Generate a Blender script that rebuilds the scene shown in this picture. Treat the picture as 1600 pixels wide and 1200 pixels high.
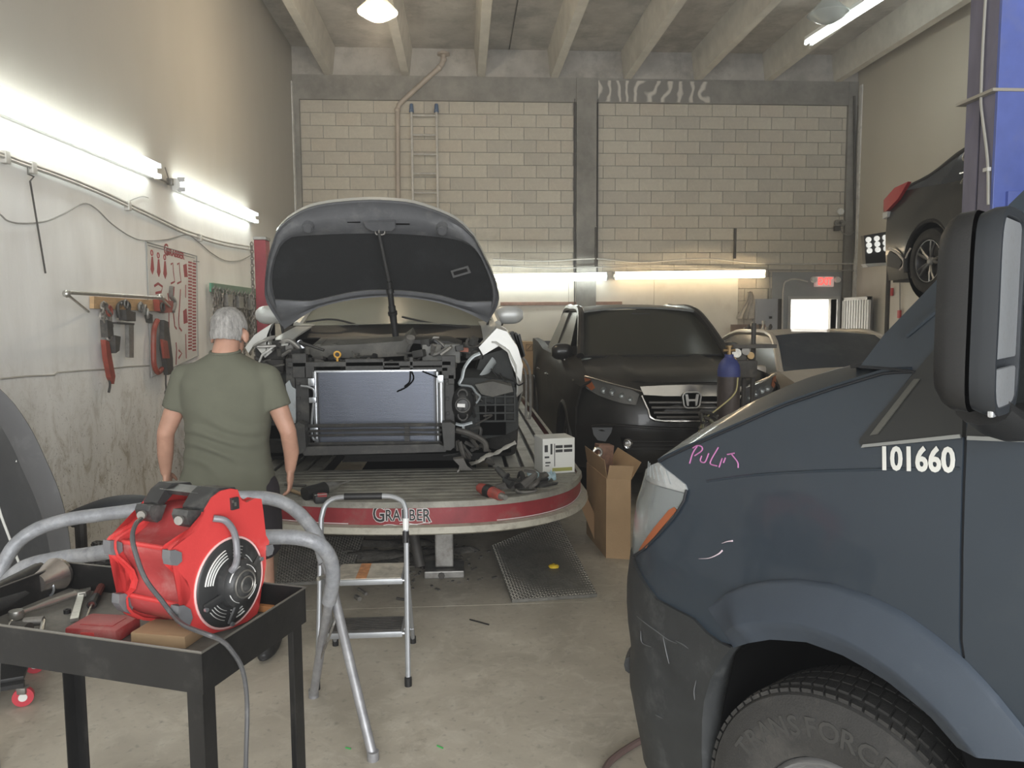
import bpy, bmesh, math, random
from mathutils import Vector, Matrix, Euler, Quaternion, noise
for o in list(bpy.data.objects): bpy.data.objects.remove(o, do_unlink=True)
SC = bpy.context.scene; COL = SC.collection
PI = math.pi; R = math.radians; random.seed(7)
# ---------------------------------------------------------------- camera
FPX = 1200.0; CAMZ = 1.70
YAW = math.atan(76/FPX); PITCH = math.atan(105/FPX); ROLL = R(0.35)
CM = Matrix.Rotation(-YAW, 3, 'Z') @ Matrix.Rotation(PI/2-PITCH, 3, 'X') @ Matrix.Rotation(-ROLL, 3, 'Z')
cam = bpy.data.cameras.new('camera'); CAM = bpy.data.objects.new('camera', cam); COL.objects.link(CAM)
CAM.matrix_world = Matrix.Translation((0, 0, CAMZ)) @ CM.to_4x4()
cam.sensor_width = 36; cam.lens = 36*FPX/1600; cam.clip_start = 0.05; cam.clip_end = 200
SC.camera = CAM
CP = Vector((0, 0, CAMZ))
def ray(px, py): return (CM @ Vector(((px-800)/FPX, (600-py)/FPX, -1))).normalized()
def onp(px, py, p, n):
    r = ray(px, py); n = Vector(n); return CP + r*((Vector(p)-CP).dot(n)/r.dot(n))
def onX(px, py, x): return onp(px, py, (x, 0, 0), (1, 0, 0))
def onY(px, py, y): return onp(px, py, (0, y, 0), (0, 1, 0))
def onZ(px, py, z): return onp(px, py, (0, 0, z), (0, 0, 1))
def pix(v):
    c = CM.transposed() @ (Vector(v)-CP); return (800+FPX*c.x/-c.z, 600-FPX*c.y/-c.z)
# ---------------------------------------------------------------- world, light, exposure
W = bpy.data.worlds.new('world'); SC.world = W; W.use_nodes = True
nt = W.node_tree; bg = nt.nodes['Background']
bg.inputs[0].default_value = (0.93, 0.97, 1.0, 1); bg.inputs[1].default_value = 1.0
# thin dust haze hanging in the workshop air
vs_ = nt.nodes.new('ShaderNodeVolumeScatter'); vs_.inputs['Color'].default_value = (.97, .98, 1, 1); vs_.inputs['Density'].default_value = .010; vs_.inputs['Anisotropy'].default_value = .35
nt.links.new(vs_.outputs[0], nt.nodes['World Output'].inputs['Volume'])
SC.view_settings.view_transform = 'Standard'; SC.view_settings.look = 'None'
SC.view_settings.gamma = 1; SC.view_settings.use_curve_mapping = False
SC.view_settings.exposure = 0.65
XL, XR, YB, YF = -2.68, 6.66, 12.9, -3.6      # room: left, right, back wall and the front with its open bay doors
ZR, ZS = 5.58, 6.02                            # underside of ribs, underside of slab
def area(name, loc, rot, sx, sy, power, col=(1, 1, 1), spread=PI):
    l = bpy.data.lights.new(name, 'AREA'); l.shape = 'RECTANGLE'; l.size = sx; l.size_y = sy; l.energy = power; l.color = col
    l.spread = spread
    o = bpy.data.objects.new(name, l); COL.objects.link(o); o.location = loc; o.rotation_euler = rot; return o
# daylight entering by the roll-up bay doors behind the photographer
area('bay_daylight', (2.0, YF-0.3, 2.2), (R(90), 0, 0), 7.6, 4.0, 680, (0.96, 0.98, 1.0))
# sunlit yard outside the back door
area('yard_daylight', (6.0, YB+3.2, 6.5), (R(-12), 0, 0), 7, 5, 2600, (1.0, .98, .94))
# ---------------------------------------------------------------- materials
_M = {}
def sock(n, *names):
    for k in names:
        if k in n.inputs: return n.inputs[k]
def mat(name, col=(.5, .5, .5), rough=.5, metal=0., var=0., vscale=6., bump=0., bscale=60., dirt=None, dscale=3., damt=.5,
        coat=0., trans=0., emit=None, estr=0., alpha=1., streak=None, ior=1.45, spec=None):
    """procedural material: base colour with noise variation (var), patches of a second colour (dirt) and fine bump"""
    if name in _M: return _M[name]
    m = bpy.data.materials.new(name); m.use_nodes = True; t = m.node_tree; N = t.nodes; L = t.links
    b = N['Principled BSDF']
    c4 = (*col, 1)
    b.inputs['Base Color'].default_value = c4; b.inputs['Roughness'].default_value = rough; b.inputs['Metallic'].default_value = metal
    if coat: b.inputs['Coat Weight'].default_value = coat; b.inputs['Coat Roughness'].default_value = .06
    if trans: b.inputs['Transmission Weight'].default_value = trans; b.inputs['IOR'].default_value = ior
    if alpha < 1: b.inputs['Alpha'].default_value = alpha
    if spec is not None: b.inputs['Specular IOR Level'].default_value = spec
    if emit: b.inputs['Emission Color'].default_value = (*emit, 1); b.inputs['Emission Strength'].default_value = estr
    if var or dirt or bump:
        tc = N.new('ShaderNodeTexCoord'); src = tc.outputs['Object']
        if streak:
            mp = N.new('ShaderNodeMapping'); mp.inputs['Scale'].default_value = streak; L.new(src, mp.inputs[0]); src = mp.outputs[0]
        cur = None
        if var:
            n = N.new('ShaderNodeTexNoise'); n.inputs['Scale'].default_value = vscale; n.inputs['Detail'].default_value = 5; n.inputs['Roughness'].default_value = .65
            L.new(src, n.inputs['Vector'])
            r = N.new('ShaderNodeValToRGB'); r.color_ramp.elements[0].position = .3; r.color_ramp.elements[1].position = .7
            r.color_ramp.elements[0].color = (*[max(0, c*(1-var)) for c in col], 1); r.color_ramp.elements[1].color = (*[min(1, c*(1+var)) for c in col], 1)
            L.new(n.outputs[0], r.inputs[0]); cur = r.outputs[0]
        if dirt:
            n2 = N.new('ShaderNodeTexNoise'); n2.inputs['Scale'].default_value = dscale; n2.inputs['Detail'].default_value = 8; n2.inputs['Roughness'].default_value = .72
            L.new(src, n2.inputs['Vector'])
            r2 = N.new('ShaderNodeValToRGB'); e = r2.color_ramp.elements
            e[0].position = .62-.3*damt; e[1].position = min(.98, .62-.3*damt+.16); e[0].color = (0, 0, 0, 1); e[1].color = (min(1, .3+damt),)*3+(1,)
            L.new(n2.outputs[0], r2.inputs[0])
            mx = N.new('ShaderNodeMix'); mx.data_type = 'RGBA'; L.new(r2.outputs[0], mx.inputs[0])
            if cur: L.new(cur, mx.inputs[6])
            else: mx.inputs[6].default_value = c4
            mx.inputs[7].default_value = (*dirt, 1); cur = mx.outputs[2]
        if cur: L.new(cur, b.inputs['Base Color'])
        if bump:
            n3 = N.new('ShaderNodeTexNoise'); n3.inputs['Scale'].default_value = bscale; n3.inputs['Detail'].default_value = 4; L.new(src, n3.inputs['Vector'])
            bp = N.new('ShaderNodeBump'); bp.inputs['Strength'].default_value = bump; bp.inputs['Distance'].default_value = .01
            L.new(n3.outputs[0], bp.inputs['Height']); L.new(bp.outputs[0], b.inputs['Normal'])
    _M[name] = m; return m
# ---------------------------------------------------------------- mesh builder
def rotm(rot):
    if rot is None: return Matrix.Identity(3)
    if isinstance(rot, Matrix): return rot.to_3x3()
    return Euler([R(a) for a in rot]).to_matrix()
def frame_z(d):
    return Vector(d).normalized().to_track_quat('Z', 'Y').to_matrix()
def catmull(pts, n=6, closed=False):
    P = [Vector(p) for p in pts]; out = []
    m = len(P); rng = range(m if closed else m-1)
    for i in rng:
        p0 = P[(i-1) % m] if closed or i > 0 else P[0]*2-P[1]
        p1 = P[i]; p2 = P[(i+1) % m]
        p3 = P[(i+2) % m] if closed or i+2 < m else P[-1]*2-P[-2]
        for k in range(n):
            t = k/n
            out.append(.5*((2*p1)+(p2-p0)*t+(2*p0-5*p1+4*p2-p3)*t*t+(3*p1-p0-3*p2+p3)*t*t*t))
    if not closed: out.append(P[-1])
    return out
def interp(x, tab):
    if x <= tab[0][0]: return tab[0][1]
    for a, b in zip(tab, tab[1:]):
        if x <= b[0]: return a[1]+(b[1]-a[1])*(x-a[0])/(b[0]-a[0])
    return tab[-1][1]
class MB:
    def __init__(s): s.bm = bmesh.new()
    def face(s, pts):
        try: return s.bm.faces.new([s.bm.verts.new(p) for p in pts])
        except Exception: return None
    def box(s, c, size, rot=None, bev=0.):
        M = Matrix.Translation(Vector(c)) @ rotm(rot).to_4x4() @ Matrix.Diagonal((*size, 1))
        r = bmesh.ops.create_cube(s.bm, size=1, matrix=M)
        if bev:
            es = list({e for v in r['verts'] for e in v.link_edges})
            bmesh.ops.bevel(s.bm, geom=es, offset=bev, segments=2, profile=.6, affect='EDGES', clamp_overlap=True)
        return s
    def bb(s, x0, x1, y0, y1, z0, z1, bev=0.): return s.box(((x0+x1)/2, (y0+y1)/2, (z0+z1)/2), (abs(x1-x0), abs(y1-y0), abs(z1-z0)), None, bev)
    def cyl(s, p0, p1, r0, r1=None, n=14, caps=True):
        p0 = Vector(p0); p1 = Vector(p1); r1 = r0 if r1 is None else r1; d = p1-p0
        if d.length < 1e-6: return s
        F = frame_z(d)
        a = [s.bm.verts.new(p0+F @ Vector((r0*math.cos(2*PI*k/n), r0*math.sin(2*PI*k/n), 0))) for k in range(n)]
        b = [s.bm.verts.new(p1+F @ Vector((r1*math.cos(2*PI*k/n), r1*math.sin(2*PI*k/n), 0))) for k in range(n)]
        for k in range(n): s.bm.faces.new((a[k], a[(k+1) % n], b[(k+1) % n], b[k]))
        if caps: s.bm.faces.new(a[::-1]); s.bm.faces.new(b)
        return s
    def tube(s, pts, r, n=8, smooth=0, closed=False, rz=None):
        P = catmull(pts, smooth, closed) if smooth else [Vector(p) for p in pts]
        m = len(P); rings = []
        up = None
        for i, p in enumerate(P):
            if closed: d = P[(i+1) % m]-P[i-1]
            else: d = P[min(i+1, m-1)]-P[max(i-1, 0)]
            if d.length < 1e-7: d = Vector((0, 0, 1))
            d.normalize()
            if up is None:
                up = d.orthogonal().normalized()
                if rz is not None: up = (Vector(rz)-d*Vector(rz).dot(d)).normalized()
            up = up-d*up.dot(d); up.normalize(); sd = d.cross(up)
            rr = r(i/(m-1)) if callable(r) else r
            rx, ry = rr if isinstance(rr, tuple) else (rr, rr)
            rings.append([s.bm.verts.new(p+up*(rx*math.cos(2*PI*k/n))+sd*(ry*math.sin(2*PI*k/n))) for k in range(n)])
        for i in range(m if closed else m-1):
            a = rings[i]; b = rings[(i+1) % m]
            for k in range(n): s.bm.faces.new((a[k], a[(k+1) % n], b[(k+1) % n], b[k]))
        if not closed: s.bm.faces.new(rings[0][::-1]); s.bm.faces.new(rings[-1])
        return s
    def lathe(s, prof, n=24, o=(0, 0, 0), axis=(0, 0, 1), sc=(1, 1)):
        """prof: (radius, height) pairs turned about axis"""
        F = frame_z(axis); o = Vector(o); rings = []
        for (r, z) in prof:
            if r < 1e-5: rings.append([s.bm.verts.new(o+F @ Vector((0, 0, z)))])
            else: rings.append([s.bm.verts.new(o+F @ Vector((r*sc[0]*math.cos(2*PI*k/n), r*sc[1]*math.sin(2*PI*k/n), z))) for k in range(n)])
        for a, b in zip(rings, rings[1:]):
            for k in range(n):
                k2 = (k+1) % n
                if len(a) == 1 and len(b) == 1: continue
                if len(a) == 1: s.bm.faces.new((a[0], b[k2], b[k]))
                elif len(b) == 1: s.bm.faces.new((a[k], a[k2], b[0]))
                else: s.bm.faces.new((a[k], a[k2], b[k2], b[k]))
        if len(rings[0]) > 1 and False: pass
        return s
    def prism(s, poly, M, t):
        """2-D outline extruded: point (x,y) -> M @ (x,y,0), thickness t along M's z"""
        if not isinstance(M, Matrix): M = Matrix.Identity(4)
        M = M.to_4x4()
        a = [s.bm.verts.new(M @ Vector((p[0], p[1], 0))) for p in poly]; b = [s.bm.verts.new(M @ Vector((p[0], p[1], t))) for p in poly]
        n = len(poly)
        fa = s.bm.faces.new(a[::-1]); fb = s.bm.faces.new(b)
        for k in range(n): s.bm.faces.new((a[k], a[(k+1) % n], b[(k+1) % n], b[k]))
        bmesh.ops.triangulate(s.bm, faces=[fa, fb])
        return s
    def solid(s, poly, off):
        """closed outline of 3-D points pushed along the vector off"""
        off = Vector(off); a = [s.bm.verts.new(Vector(p)) for p in poly]; b = [s.bm.verts.new(Vector(p)+off) for p in poly]; n = len(poly)
        fa = s.bm.faces.new(a[::-1]); fb = s.bm.faces.new(b)
        for k in range(n): s.bm.faces.new((a[k], a[(k+1) % n], b[(k+1) % n], b[k]))
        bmesh.ops.triangulate(s.bm, faces=[fa, fb])
        return s
    def grid(s, rows, close=False):
        vs = [[s.bm.verts.new(Vector(p)) for p in r] for r in rows]
        for a, b in zip(vs, vs[1:]):
            m = len(a)
            for k in range(m if close else m-1):
                try: s.bm.faces.new((a[k], a[(k+1) % m], b[(k+1) % m], b[k]))
                except Exception: pass
        return vs
    def sheet(s, rows, t):
        """grid given a thickness t along its normals"""
        b2 = MB(); b2.grid(rows); bmesh.ops.remove_doubles(b2.bm, verts=b2.bm.verts, dist=1e-6)
        b2.bm.normal_update(); base = list(b2.bm.faces)
        nv = {v: v.co-v.normal*t for v in b2.bm.verts}; bv = list(b2.bm.verts)
        bound = [(e.verts[0].index, e.verts[1].index) for e in b2.bm.edges if len(e.link_faces) == 1] if False else None
        b2.bm.verts.index_update()
        ext = [[v.index for v in f.verts] for f in base]; be = []
        for f in base:
            vs = list(f.verts)
            for a, b in zip(vs, vs[1:]+vs[:1]):
                e = b2.bm.edges.get((a, b))
                if e and len(e.link_faces) == 1: be.append((a.index, b.index))
        A = [s.bm.verts.new(v.co) for v in bv]; B = [s.bm.verts.new(nv[v]) for v in bv]
        for f in ext:
            s.bm.faces.new([A[i] for i in f]); s.bm.faces.new([B[i] for i in reversed(f)])
        for a, b in be:
            s.bm.faces.new((A[b], A[a], B[a], B[b]))
        b2.bm.free(); return s
    def ball(s, c, rad, n=14, rot=None, sub=None):
        rad = (rad,)*3 if not isinstance(rad, (tuple, list)) else rad
        M = Matrix.Translation(Vector(c)) @ rotm(rot).to_4x4() @ Matrix.Diagonal((*rad, 1))
        bmesh.ops.create_uvsphere(s.bm, u_segments=n, v_segments=max(6, n*2//3), radius=1, matrix=M); return s
    def torus(s, c, axis, Rr, r, n=24, m=8):
        F = frame_z(axis); c = Vector(c)
        return s.tube([c+F @ Vector((Rr*math.cos(2*PI*k/n), Rr*math.sin(2*PI*k/n), 0)) for k in range(n)], r, m, closed=True)
    def jitter(s, a, sc=1.):
        for v in s.bm.verts:
            v.co += noise.noise_vector(v.co*sc)*a
        return s
    def build(s, name, m, parent=None, smooth=35, world=True, keep=False):
        me = bpy.data.meshes.new(name)
        bmesh.ops.recalc_face_normals(s.bm, faces=s.bm.faces)
        if parent is not None and world:
            s.bm.transform(WM[parent.name].inverted())
        if smooth:
            for f in s.bm.faces: f.smooth = True
            s.bm.edges.ensure_lookup_table()
            lim = R(smooth)
            for e in s.bm.edges:
                if len(e.link_faces) == 2 and e.calc_face_angle(0) > lim: e.smooth = False
        s.bm.to_mesh(me); s.bm.free()
        me.materials.append(m)
        o = bpy.data.objects.new(name, me); COL.objects.link(o); LASTO[0] = o
        if parent is not None: o.parent = parent; WM[o.name] = WM[parent.name]
        else: WM[o.name] = Matrix.Identity(4)
        return o
WM = {}; LASTO = [None]
def thing(name, label, cat, loc=(0, 0, 0), rotz=0., group=None):
    o = bpy.data.objects.new(name, None); COL.objects.link(o); o.empty_display_size = .1
    o.location = loc; o.rotation_euler = (0, 0, rotz); o['label'] = label; o['category'] = cat
    if group: o['group'] = group
    WM[o.name] = Matrix.Translation(loc) @ Matrix.Rotation(rotz, 4, 'Z'); return o
def tag(o, label, cat, group=None, kind=None):
    o['label'] = label; o['category'] = cat
    if group: o['group'] = group
    if kind: o['kind'] = kind
    return o
def struct(o): o['kind'] = 'structure'; return o
def stuff(o): o['kind'] = 'stuff'; return o
def lab(o, l): o['label'] = l; return o
def dup(o, parent=None):
    c = o.copy(); COL.objects.link(c); c.parent = parent
    WM[c.name] = WM[o.name]
    for ch in [x for x in bpy.data.objects if x.parent == o]: dup(ch, c)
    return c
def origin_to(o, p):
    """move a single-mesh thing's origin to p without moving its geometry"""
    p = Vector(p); o.data.transform(Matrix.Translation(-p)); o.location = p; return o
def cut_arches(o, cyls):
    """open round wheel arches in a body panel: cyls = (centre, radius) with x as the axle"""
    b = MB()
    for c, r in cyls: b.cyl(Vector(c)-Vector((.3, 0, 0)), Vector(c)+Vector((.3, 0, 0)), r, n=36)
    if o.parent: b.bm.transform(WM[o.parent.name].inverted())
    k = b.build('k', o.data.materials[0], None, 0); m = o.modifiers.new('b', 'BOOLEAN'); m.operation = 'DIFFERENCE'; m.object = k; m.solver = 'EXACT'
    k.matrix_world = WM[o.name] if o.parent else Matrix.Identity(4); bpy.context.view_layer.update()
    dg = bpy.context.evaluated_depsgraph_get(); me = bpy.data.meshes.new_from_object(o.evaluated_get(dg)); o.modifiers.clear(); o.data = me
    bpy.data.objects.remove(k, do_unlink=True); return o
def text_mesh(body, size, M, m, parent=None, name='lettering', ext=.0008, font_bold=False, sx=1., shear=0., world=True, spacing=1., offset=0.):
    cu = bpy.data.curves.new('t', 'FONT'); cu.body = body; cu.size = size; cu.extrude = ext; cu.align_x = 'CENTER'; cu.align_y = 'CENTER'
    cu.shear = shear; cu.space_character = spacing; cu.offset = offset; cu.resolution_u = 3
    ob = bpy.data.objects.new('t', cu); COL.objects.link(ob)
    dg = bpy.context.evaluated_depsgraph_get(); me = bpy.data.meshes.new_from_object(ob.evaluated_get(dg))
    bpy.data.objects.remove(ob, do_unlink=True)
    me.transform(M.to_4x4() @ Matrix.Diagonal((sx, 1, 1, 1)))
    if parent is not None and world: me.transform(WM[parent.name].inverted())
    me.materials.clear(); me.materials.append(m); me.name = name
    o = bpy.data.objects.new(name, me); COL.objects.link(o)
    if parent is not None: o.parent = parent; WM[o.name] = WM[parent.name]
    else: WM[o.name] = Matrix.Identity(4)
    return o
def basis(o, x, y):
    """4x4 whose local x,y run along the given directions at o"""
    x = Vector(x).normalized(); y = Vector(y); y = (y-x*y.dot(x)).normalized(); z = x.cross(y)
    M = Matrix((x, y, z)).transposed().to_4x4(); M.translation = Vector(o); return M
def remeshed(mb, name, m, parent, vox, smooth_it=4, world=True):
    """grow one continuous skin over overlapping forms (voxel remesh + smooth)"""
    o = mb.build(name, m, parent, smooth=0, world=world)
    r = o.modifiers.new('r', 'REMESH'); r.mode = 'VOXEL'; r.voxel_size = vox
    sm = o.modifiers.new('s', 'SMOOTH'); sm.iterations = smooth_it; sm.factor = .6
    dg = bpy.context.evaluated_depsgraph_get(); me = bpy.data.meshes.new_from_object(o.evaluated_get(dg))
    for p in me.polygons: p.use_smooth = True
    o.modifiers.clear(); o.data = me; me.materials.clear(); me.materials.append(m)
    return o
# ================================================================ THE SETTING
# floor
def floor_mat():
    m = bpy.data.materials.new('worn_concrete_floor'); m.use_nodes = True; t = m.node_tree; N = t.nodes; L = t.links; b = N['Principled BSDF']
    tc = N.new('ShaderNodeTexCoord')
    def nz(sc, det, ro=.6, dist=0.):
        n = N.new('ShaderNodeTexNoise'); n.inputs['Scale'].default_value = sc; n.inputs['Detail'].default_value = det; n.inputs['Roughness'].default_value = ro
        n.inputs['Distortion'].default_value = dist; L.new(tc.outputs['Object'], n.inputs['Vector']); return n
    def ramp(n, p0, c0, p1, c1):
        r = N.new('ShaderNodeValToRGB'); r.color_ramp.elements[0].position = p0; r.color_ramp.elements[1].position = p1
        r.color_ramp.elements[0].color = (*c0, 1); r.color_ramp.elements[1].color = (*c1, 1); L.new(n.outputs[0], r.inputs[0]); return r
    def mix(fac, a, b2):
        x = N.new('ShaderNodeMix'); x.data_type = 'RGBA'; L.new(fac, x.inputs[0]); L.new(a, x.inputs[6])
        if isinstance(b2, tuple): x.inputs[7].default_value = (*b2, 1)
        else: L.new(b2, x.inputs[7])
        return x.outputs[2]
    a = ramp(nz(1.1, 6, .62, .6), .34, (.36, .325, .26), .66, (.56, .51, .42))
    f = ramp(nz(7, 8, .7, 1.2), .50, (0, 0, 0), .72, (.55, .55, .55))
    c = mix(f.outputs[0], a.outputs[0], (.66, .62, .53))
    f2 = ramp(nz(2.3, 9, .75, .4), .56, (0, 0, 0), .75, (.7, .7, .7))
    c = mix(f2.outputs[0], c, (.25, .215, .16))
    f3 = ramp(nz(26, 4), .58, (0, 0, 0), .74, (.6, .6, .6))
    c = mix(f3.outputs[0], c, (.2, .185, .15))
    L.new(c, b.inputs['Base Color'])
    rr = ramp(nz(2.0, 6), .3, (.42,)*3, .7, (.62,)*3); L.new(rr.outputs[0], b.inputs['Roughness'])
    bp = N.new('ShaderNodeBump'); bp.inputs['Strength'].default_value = .1; bp.inputs['Distance'].default_value = .01
    L.new(nz(40, 5).outputs[0], bp.inputs['Height']); L.new(bp.outputs[0], b.inputs['Normal'])
    return m
fl = MB()
JY = (-0.2, 4.42, 8.9); ys = [YF-2.5] + [v for y in JY for v in (y-.004, y+.004)] + [YB+.3]
for i in range(0, len(ys), 2): fl.bb(XL-.3, XR+.3, ys[i], ys[i+1], -.2, 0)
fl.bb(XL-.3, XR+.3, YF-2.5, YB+.3, -.2, -.008)
struct(fl.build('floor', floor_mat(), None, 0))
# left wall: painted render above a low rough band
def wall_mat(name, base, lo, var, brush=False):
    m = bpy.data.materials.new(name); m.use_nodes = True; t = m.node_tree; N = t.nodes; L = t.links; b = N['Principled BSDF']
    b.inputs['Roughness'].default_value = .75
    tc = N.new('ShaderNodeTexCoord'); sp = N.new('ShaderNodeSeparateXYZ'); L.new(tc.outputs['Object'], sp.inputs[0])
    def nz(sc, det, ro=.6, dist=0., st=None):
        n = N.new('ShaderNodeTexNoise'); n.inputs['Scale'].default_value = sc; n.inputs['Detail'].default_value = det; n.inputs['Roughness'].default_value = ro
        n.inputs['Distortion'].default_value = dist
        if st:
            mp = N.new('ShaderNodeMapping'); mp.inputs['Scale'].default_value = st; L.new(tc.outputs['Object'], mp.inputs[0]); L.new(mp.outputs[0], n.inputs['Vector'])
        else: L.new(tc.outputs['Object'], n.inputs['Vector'])
        return n
    def ramp(src, p0, c0, p1, c1):
        r = N.new('ShaderNodeValToRGB'); r.color_ramp.elements[0].position = p0; r.color_ramp.elements[1].position = p1
        r.color_ramp.elements[0].color = (*c0, 1); r.color_ramp.elements[1].color = (*c1, 1); L.new(src, r.inputs[0]); return r.outputs[0]
    def mix(fac, a, b2):
        x = N.new('ShaderNodeMix'); x.data_type = 'RGBA'; L.new(fac, x.inputs[0])
        for s, v in ((6, a), (7, b2)):
            if isinstance(v, tuple): x.inputs[s].default_value = (*v, 1)
            else: L.new(v, x.inputs[s])
        return x.outputs[2]
    def mul(a, b2):
        x = N.new('ShaderNodeMath'); x.operation = 'MULTIPLY'; L.new(a, x.inputs[0]); L.new(b2, x.inputs[1]); return x.outputs[0]
    up = N.new('ShaderNodeMapRange'); up.inputs[1].default_value = lo[0]; up.inputs[2].default_value = lo[1]; L.new(sp.outputs[2], up.inputs[0])
    c = mix(up.outputs[0], base[0], base[1])
    st = ramp(nz(1.3, 6, .6, .3, (1, 1, .35)).outputs[0], .4, (0, 0, 0), .75, (var,)*3)
    c = mix(st, c, base[2])
    # scuffs and specks get denser towards the floor
    dn = N.new('ShaderNodeMapRange'); dn.inputs[1].default_value = 1.6; dn.inputs[2].default_value = .5; L.new(sp.outputs[2], dn.inputs[0])
    sf = ramp(nz(5.5, 9, .8, .8, (1, 1, .6)).outputs[0], .50, (0, 0, 0), .62, (.9,)*3)
    c = mix(mul(sf, dn.outputs[0]), c, (.42, .38, .30))
    sk = ramp(nz(30, 3, .6, 2.).outputs[0], .62, (0, 0, 0), .68, (.9,)*3)
    c = mix(mul(sk, dn.outputs[0]), c, (.16, .14, .12))
    L.new(c, b.inputs['Base Color'])
    bp = N.new('ShaderNodeBump'); bp.inputs['Strength'].default_value = .35; bp.inputs['Distance'].default_value = .008
    L.new(nz(14, 7, .7, .2, (1, 1, .35) if brush else None).outputs[0], bp.inputs['Height']); L.new(bp.outputs[0], b.inputs['Normal'])
    return m
wl = MB(); wl.bb(XL-.3, XL, YF, YB+.3, 0, ZS)
WLM = wall_mat('painted_render', ((.88, .875, .85), (.41, .39, .345), (.47, .45, .41)), (2.5, 3.15), .5, True)
struct(wl.build('wall_left', WLM, None, 0))
wr = MB(); wr.bb(XR, XR+.3, YF, YB+.3, 0, ZS)
WRM = wall_mat('beige_render', ((.66, .63, .57), (.52, .485, .41), (.46, .43, .365)), (1.9, 2.6), .6, True)
struct(wr.build('wall_right', WRM, None, 0))
# ragged joint of the render low on the left wall
cr = MB(); pts = [(0, 592), (40, 588), (85, 586), (90, 582), (130, 579), (165, 577), (200, 573), (238, 571)]
cr.tube([onX(a, b, XL+.002) for a, b in pts], .006, 6)
struct(cr.build('trim_joint_left', mat('grey_render', (.40, .38, .34), .9), None))
# front wall with the two open bays behind the photographer
wf = MB(); wf.bb(XL, -1.7, YF-.2, YF, 0, ZS); wf.bb(-1.7, 5.8, YF-.2, YF, 4.3, ZS); wf.bb(5.8, XR, YF-.2, YF, 0, ZS)
struct(wf.build('wall_front', WRM, None, 0))
CONC = mat('grey_concrete', (.42, .40, .365), .85, var=.22, vscale=2.2, bump=.3, bscale=25, dirt=(.24, .23, .21), dscale=1.6, damt=.45)
CONC2 = mat('dark_concrete', (.26, .25, .225), .88, var=.25, vscale=3, bump=.3, bscale=25, dirt=(.36, .35, .33), dscale=5, damt=.2)
# ceiling slab and ribs (double tees); joints between tees
cl = MB()
xs = [XL-.3, 0.80, 3.02, XR+.3]
for a, b in zip(xs, xs[1:]): cl.bb(a+.012, b-.012, YF-.3, YB+.3, ZS, ZS+.25)
cl.bb(XL-.3, XR+.3, YF-.3, YB+.3, ZS+.05, ZS+.25)
ceil = struct(cl.build('ceiling', CONC, None, 0))
RIB = mat('pale_concrete_rib', (.56, .535, .475), .85, var=.12, vscale=4, bump=.2, bscale=30)
for px in (514, 634, 752, 866, 980, 1090, 1200, 1308):
    x = onY(px, 129, YB-.02).x
    r = MB(); hb, ht = .062, .115
    r.solid([(x-hb, YF-.3, ZR), (x+hb, YF-.3, ZR), (x+ht, YF-.3, ZS), (x-ht, YF-.3, ZS)], (0, YB-YF+.3, 0))
    o = r.build('rib', RIB, ceil, 0)
# back wall: solid core, tie beam, column, and block courses proud of recessed joints
MORT = mat('mortar', (.33, .315, .28), .95, var=.2, vscale=8, bump=.4, bscale=80)
wb = MB(); XD0, XD1, ZD = 5.60, 6.42, 1.97
wb.bb(XL-.3, XD0, YB, YB+.3, 0, ZS); wb.bb(XD0, XD1, YB, YB+.3, ZD, ZS); wb.bb(XD1, XR+.3, YB, YB+.3, 0, ZS)
back = struct(wb.build('wall_back', MORT, None, 0))
tb = MB(); tb.bb(XL, XR, YB-.05, YB, 5.20, ZR+.005); tb.build('tie_beam', CONC2, back, 0)
tb = MB(); tb.bb(XL, XR, YB-.03, YB, ZR+.005, ZS); tb.build('end_strip', CONC, back, 0)
wm = mat('imprinted_concrete', (.27, .26, .235), .9); wn_ = wm.node_tree; wt = wn_.nodes.new('ShaderNodeTexWave'); wt.inputs['Scale'].default_value = 1.6; wt.inputs['Distortion'].default_value = 11; wt.inputs['Detail'].default_value = 2.5; wt.inputs['Detail Scale'].default_value = 1.1
wc_ = wn_.nodes.new('ShaderNodeTexCoord'); wr_ = wn_.nodes.new('ShaderNodeValToRGB'); wr_.color_ramp.elements[0].position = .62; wr_.color_ramp.elements[1].position = .95; wr_.color_ramp.elements[0].color = (.25, .24, .22, 1); wr_.color_ramp.elements[1].color = (.60, .57, .51, 1)
wn_.links.new(wc_.outputs['Object'], wt.inputs['Vector']); wn_.links.new(wt.outputs[0], wr_.inputs[0]); wn_.links.new(wr_.outputs[0], wn_.nodes['Principled BSDF'].inputs['Base Color'])
tb = MB(); a = onY(934, 134, YB); c = onY(1110, 160, YB); tb.bb(a.x, c.x, YB-.055, YB, 5.215, 5.55); tb.build('form_imprint', wm, back, 0)
XC = onY(916, 300, YB-.06).x
cb = MB(); cb.bb(XC-.165, XC+.165, YB-.08, YB, 0, ZR); cb.build('column', CONC2, back, 0)
tr = MB(); tr.bb(XC-.20, XC-.185, YB-.06, YB, 0, 5.25); tr.bb(XC+.185, XC+.20, YB-.06, YB, 2.3, 5.25); tr.build('joint', mat('dark_joint', (.09, .085, .08), .9), back, 0)
cb = MB(); cb.bb(XR-.16, XR-.02, YB-.06, YB, 0, ZR); cb.build('corner_column', CONC2, back, 0)
cb = MB(); cb.bb(XL, XL+.10, YB-.05, YB, 0, 5.2); cb.build('corner_pier', CONC2, back, 0)
BLK = [mat('block_'+n, c, .95, var=.15, vscale=5, bump=.6, bscale=120, dirt=d, dscale=2.2, damt=.38) for n, c, d in (
    ('buff', (.54, .50, .42), (.37, .34, .29)), ('pale', (.565, .525, .44), (.42, .385, .32)), ('grey', (.50, .465, .395), (.33, .31, .27)), ('warm', (.55, .50, .415), (.38, .34, .285)))]
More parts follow.
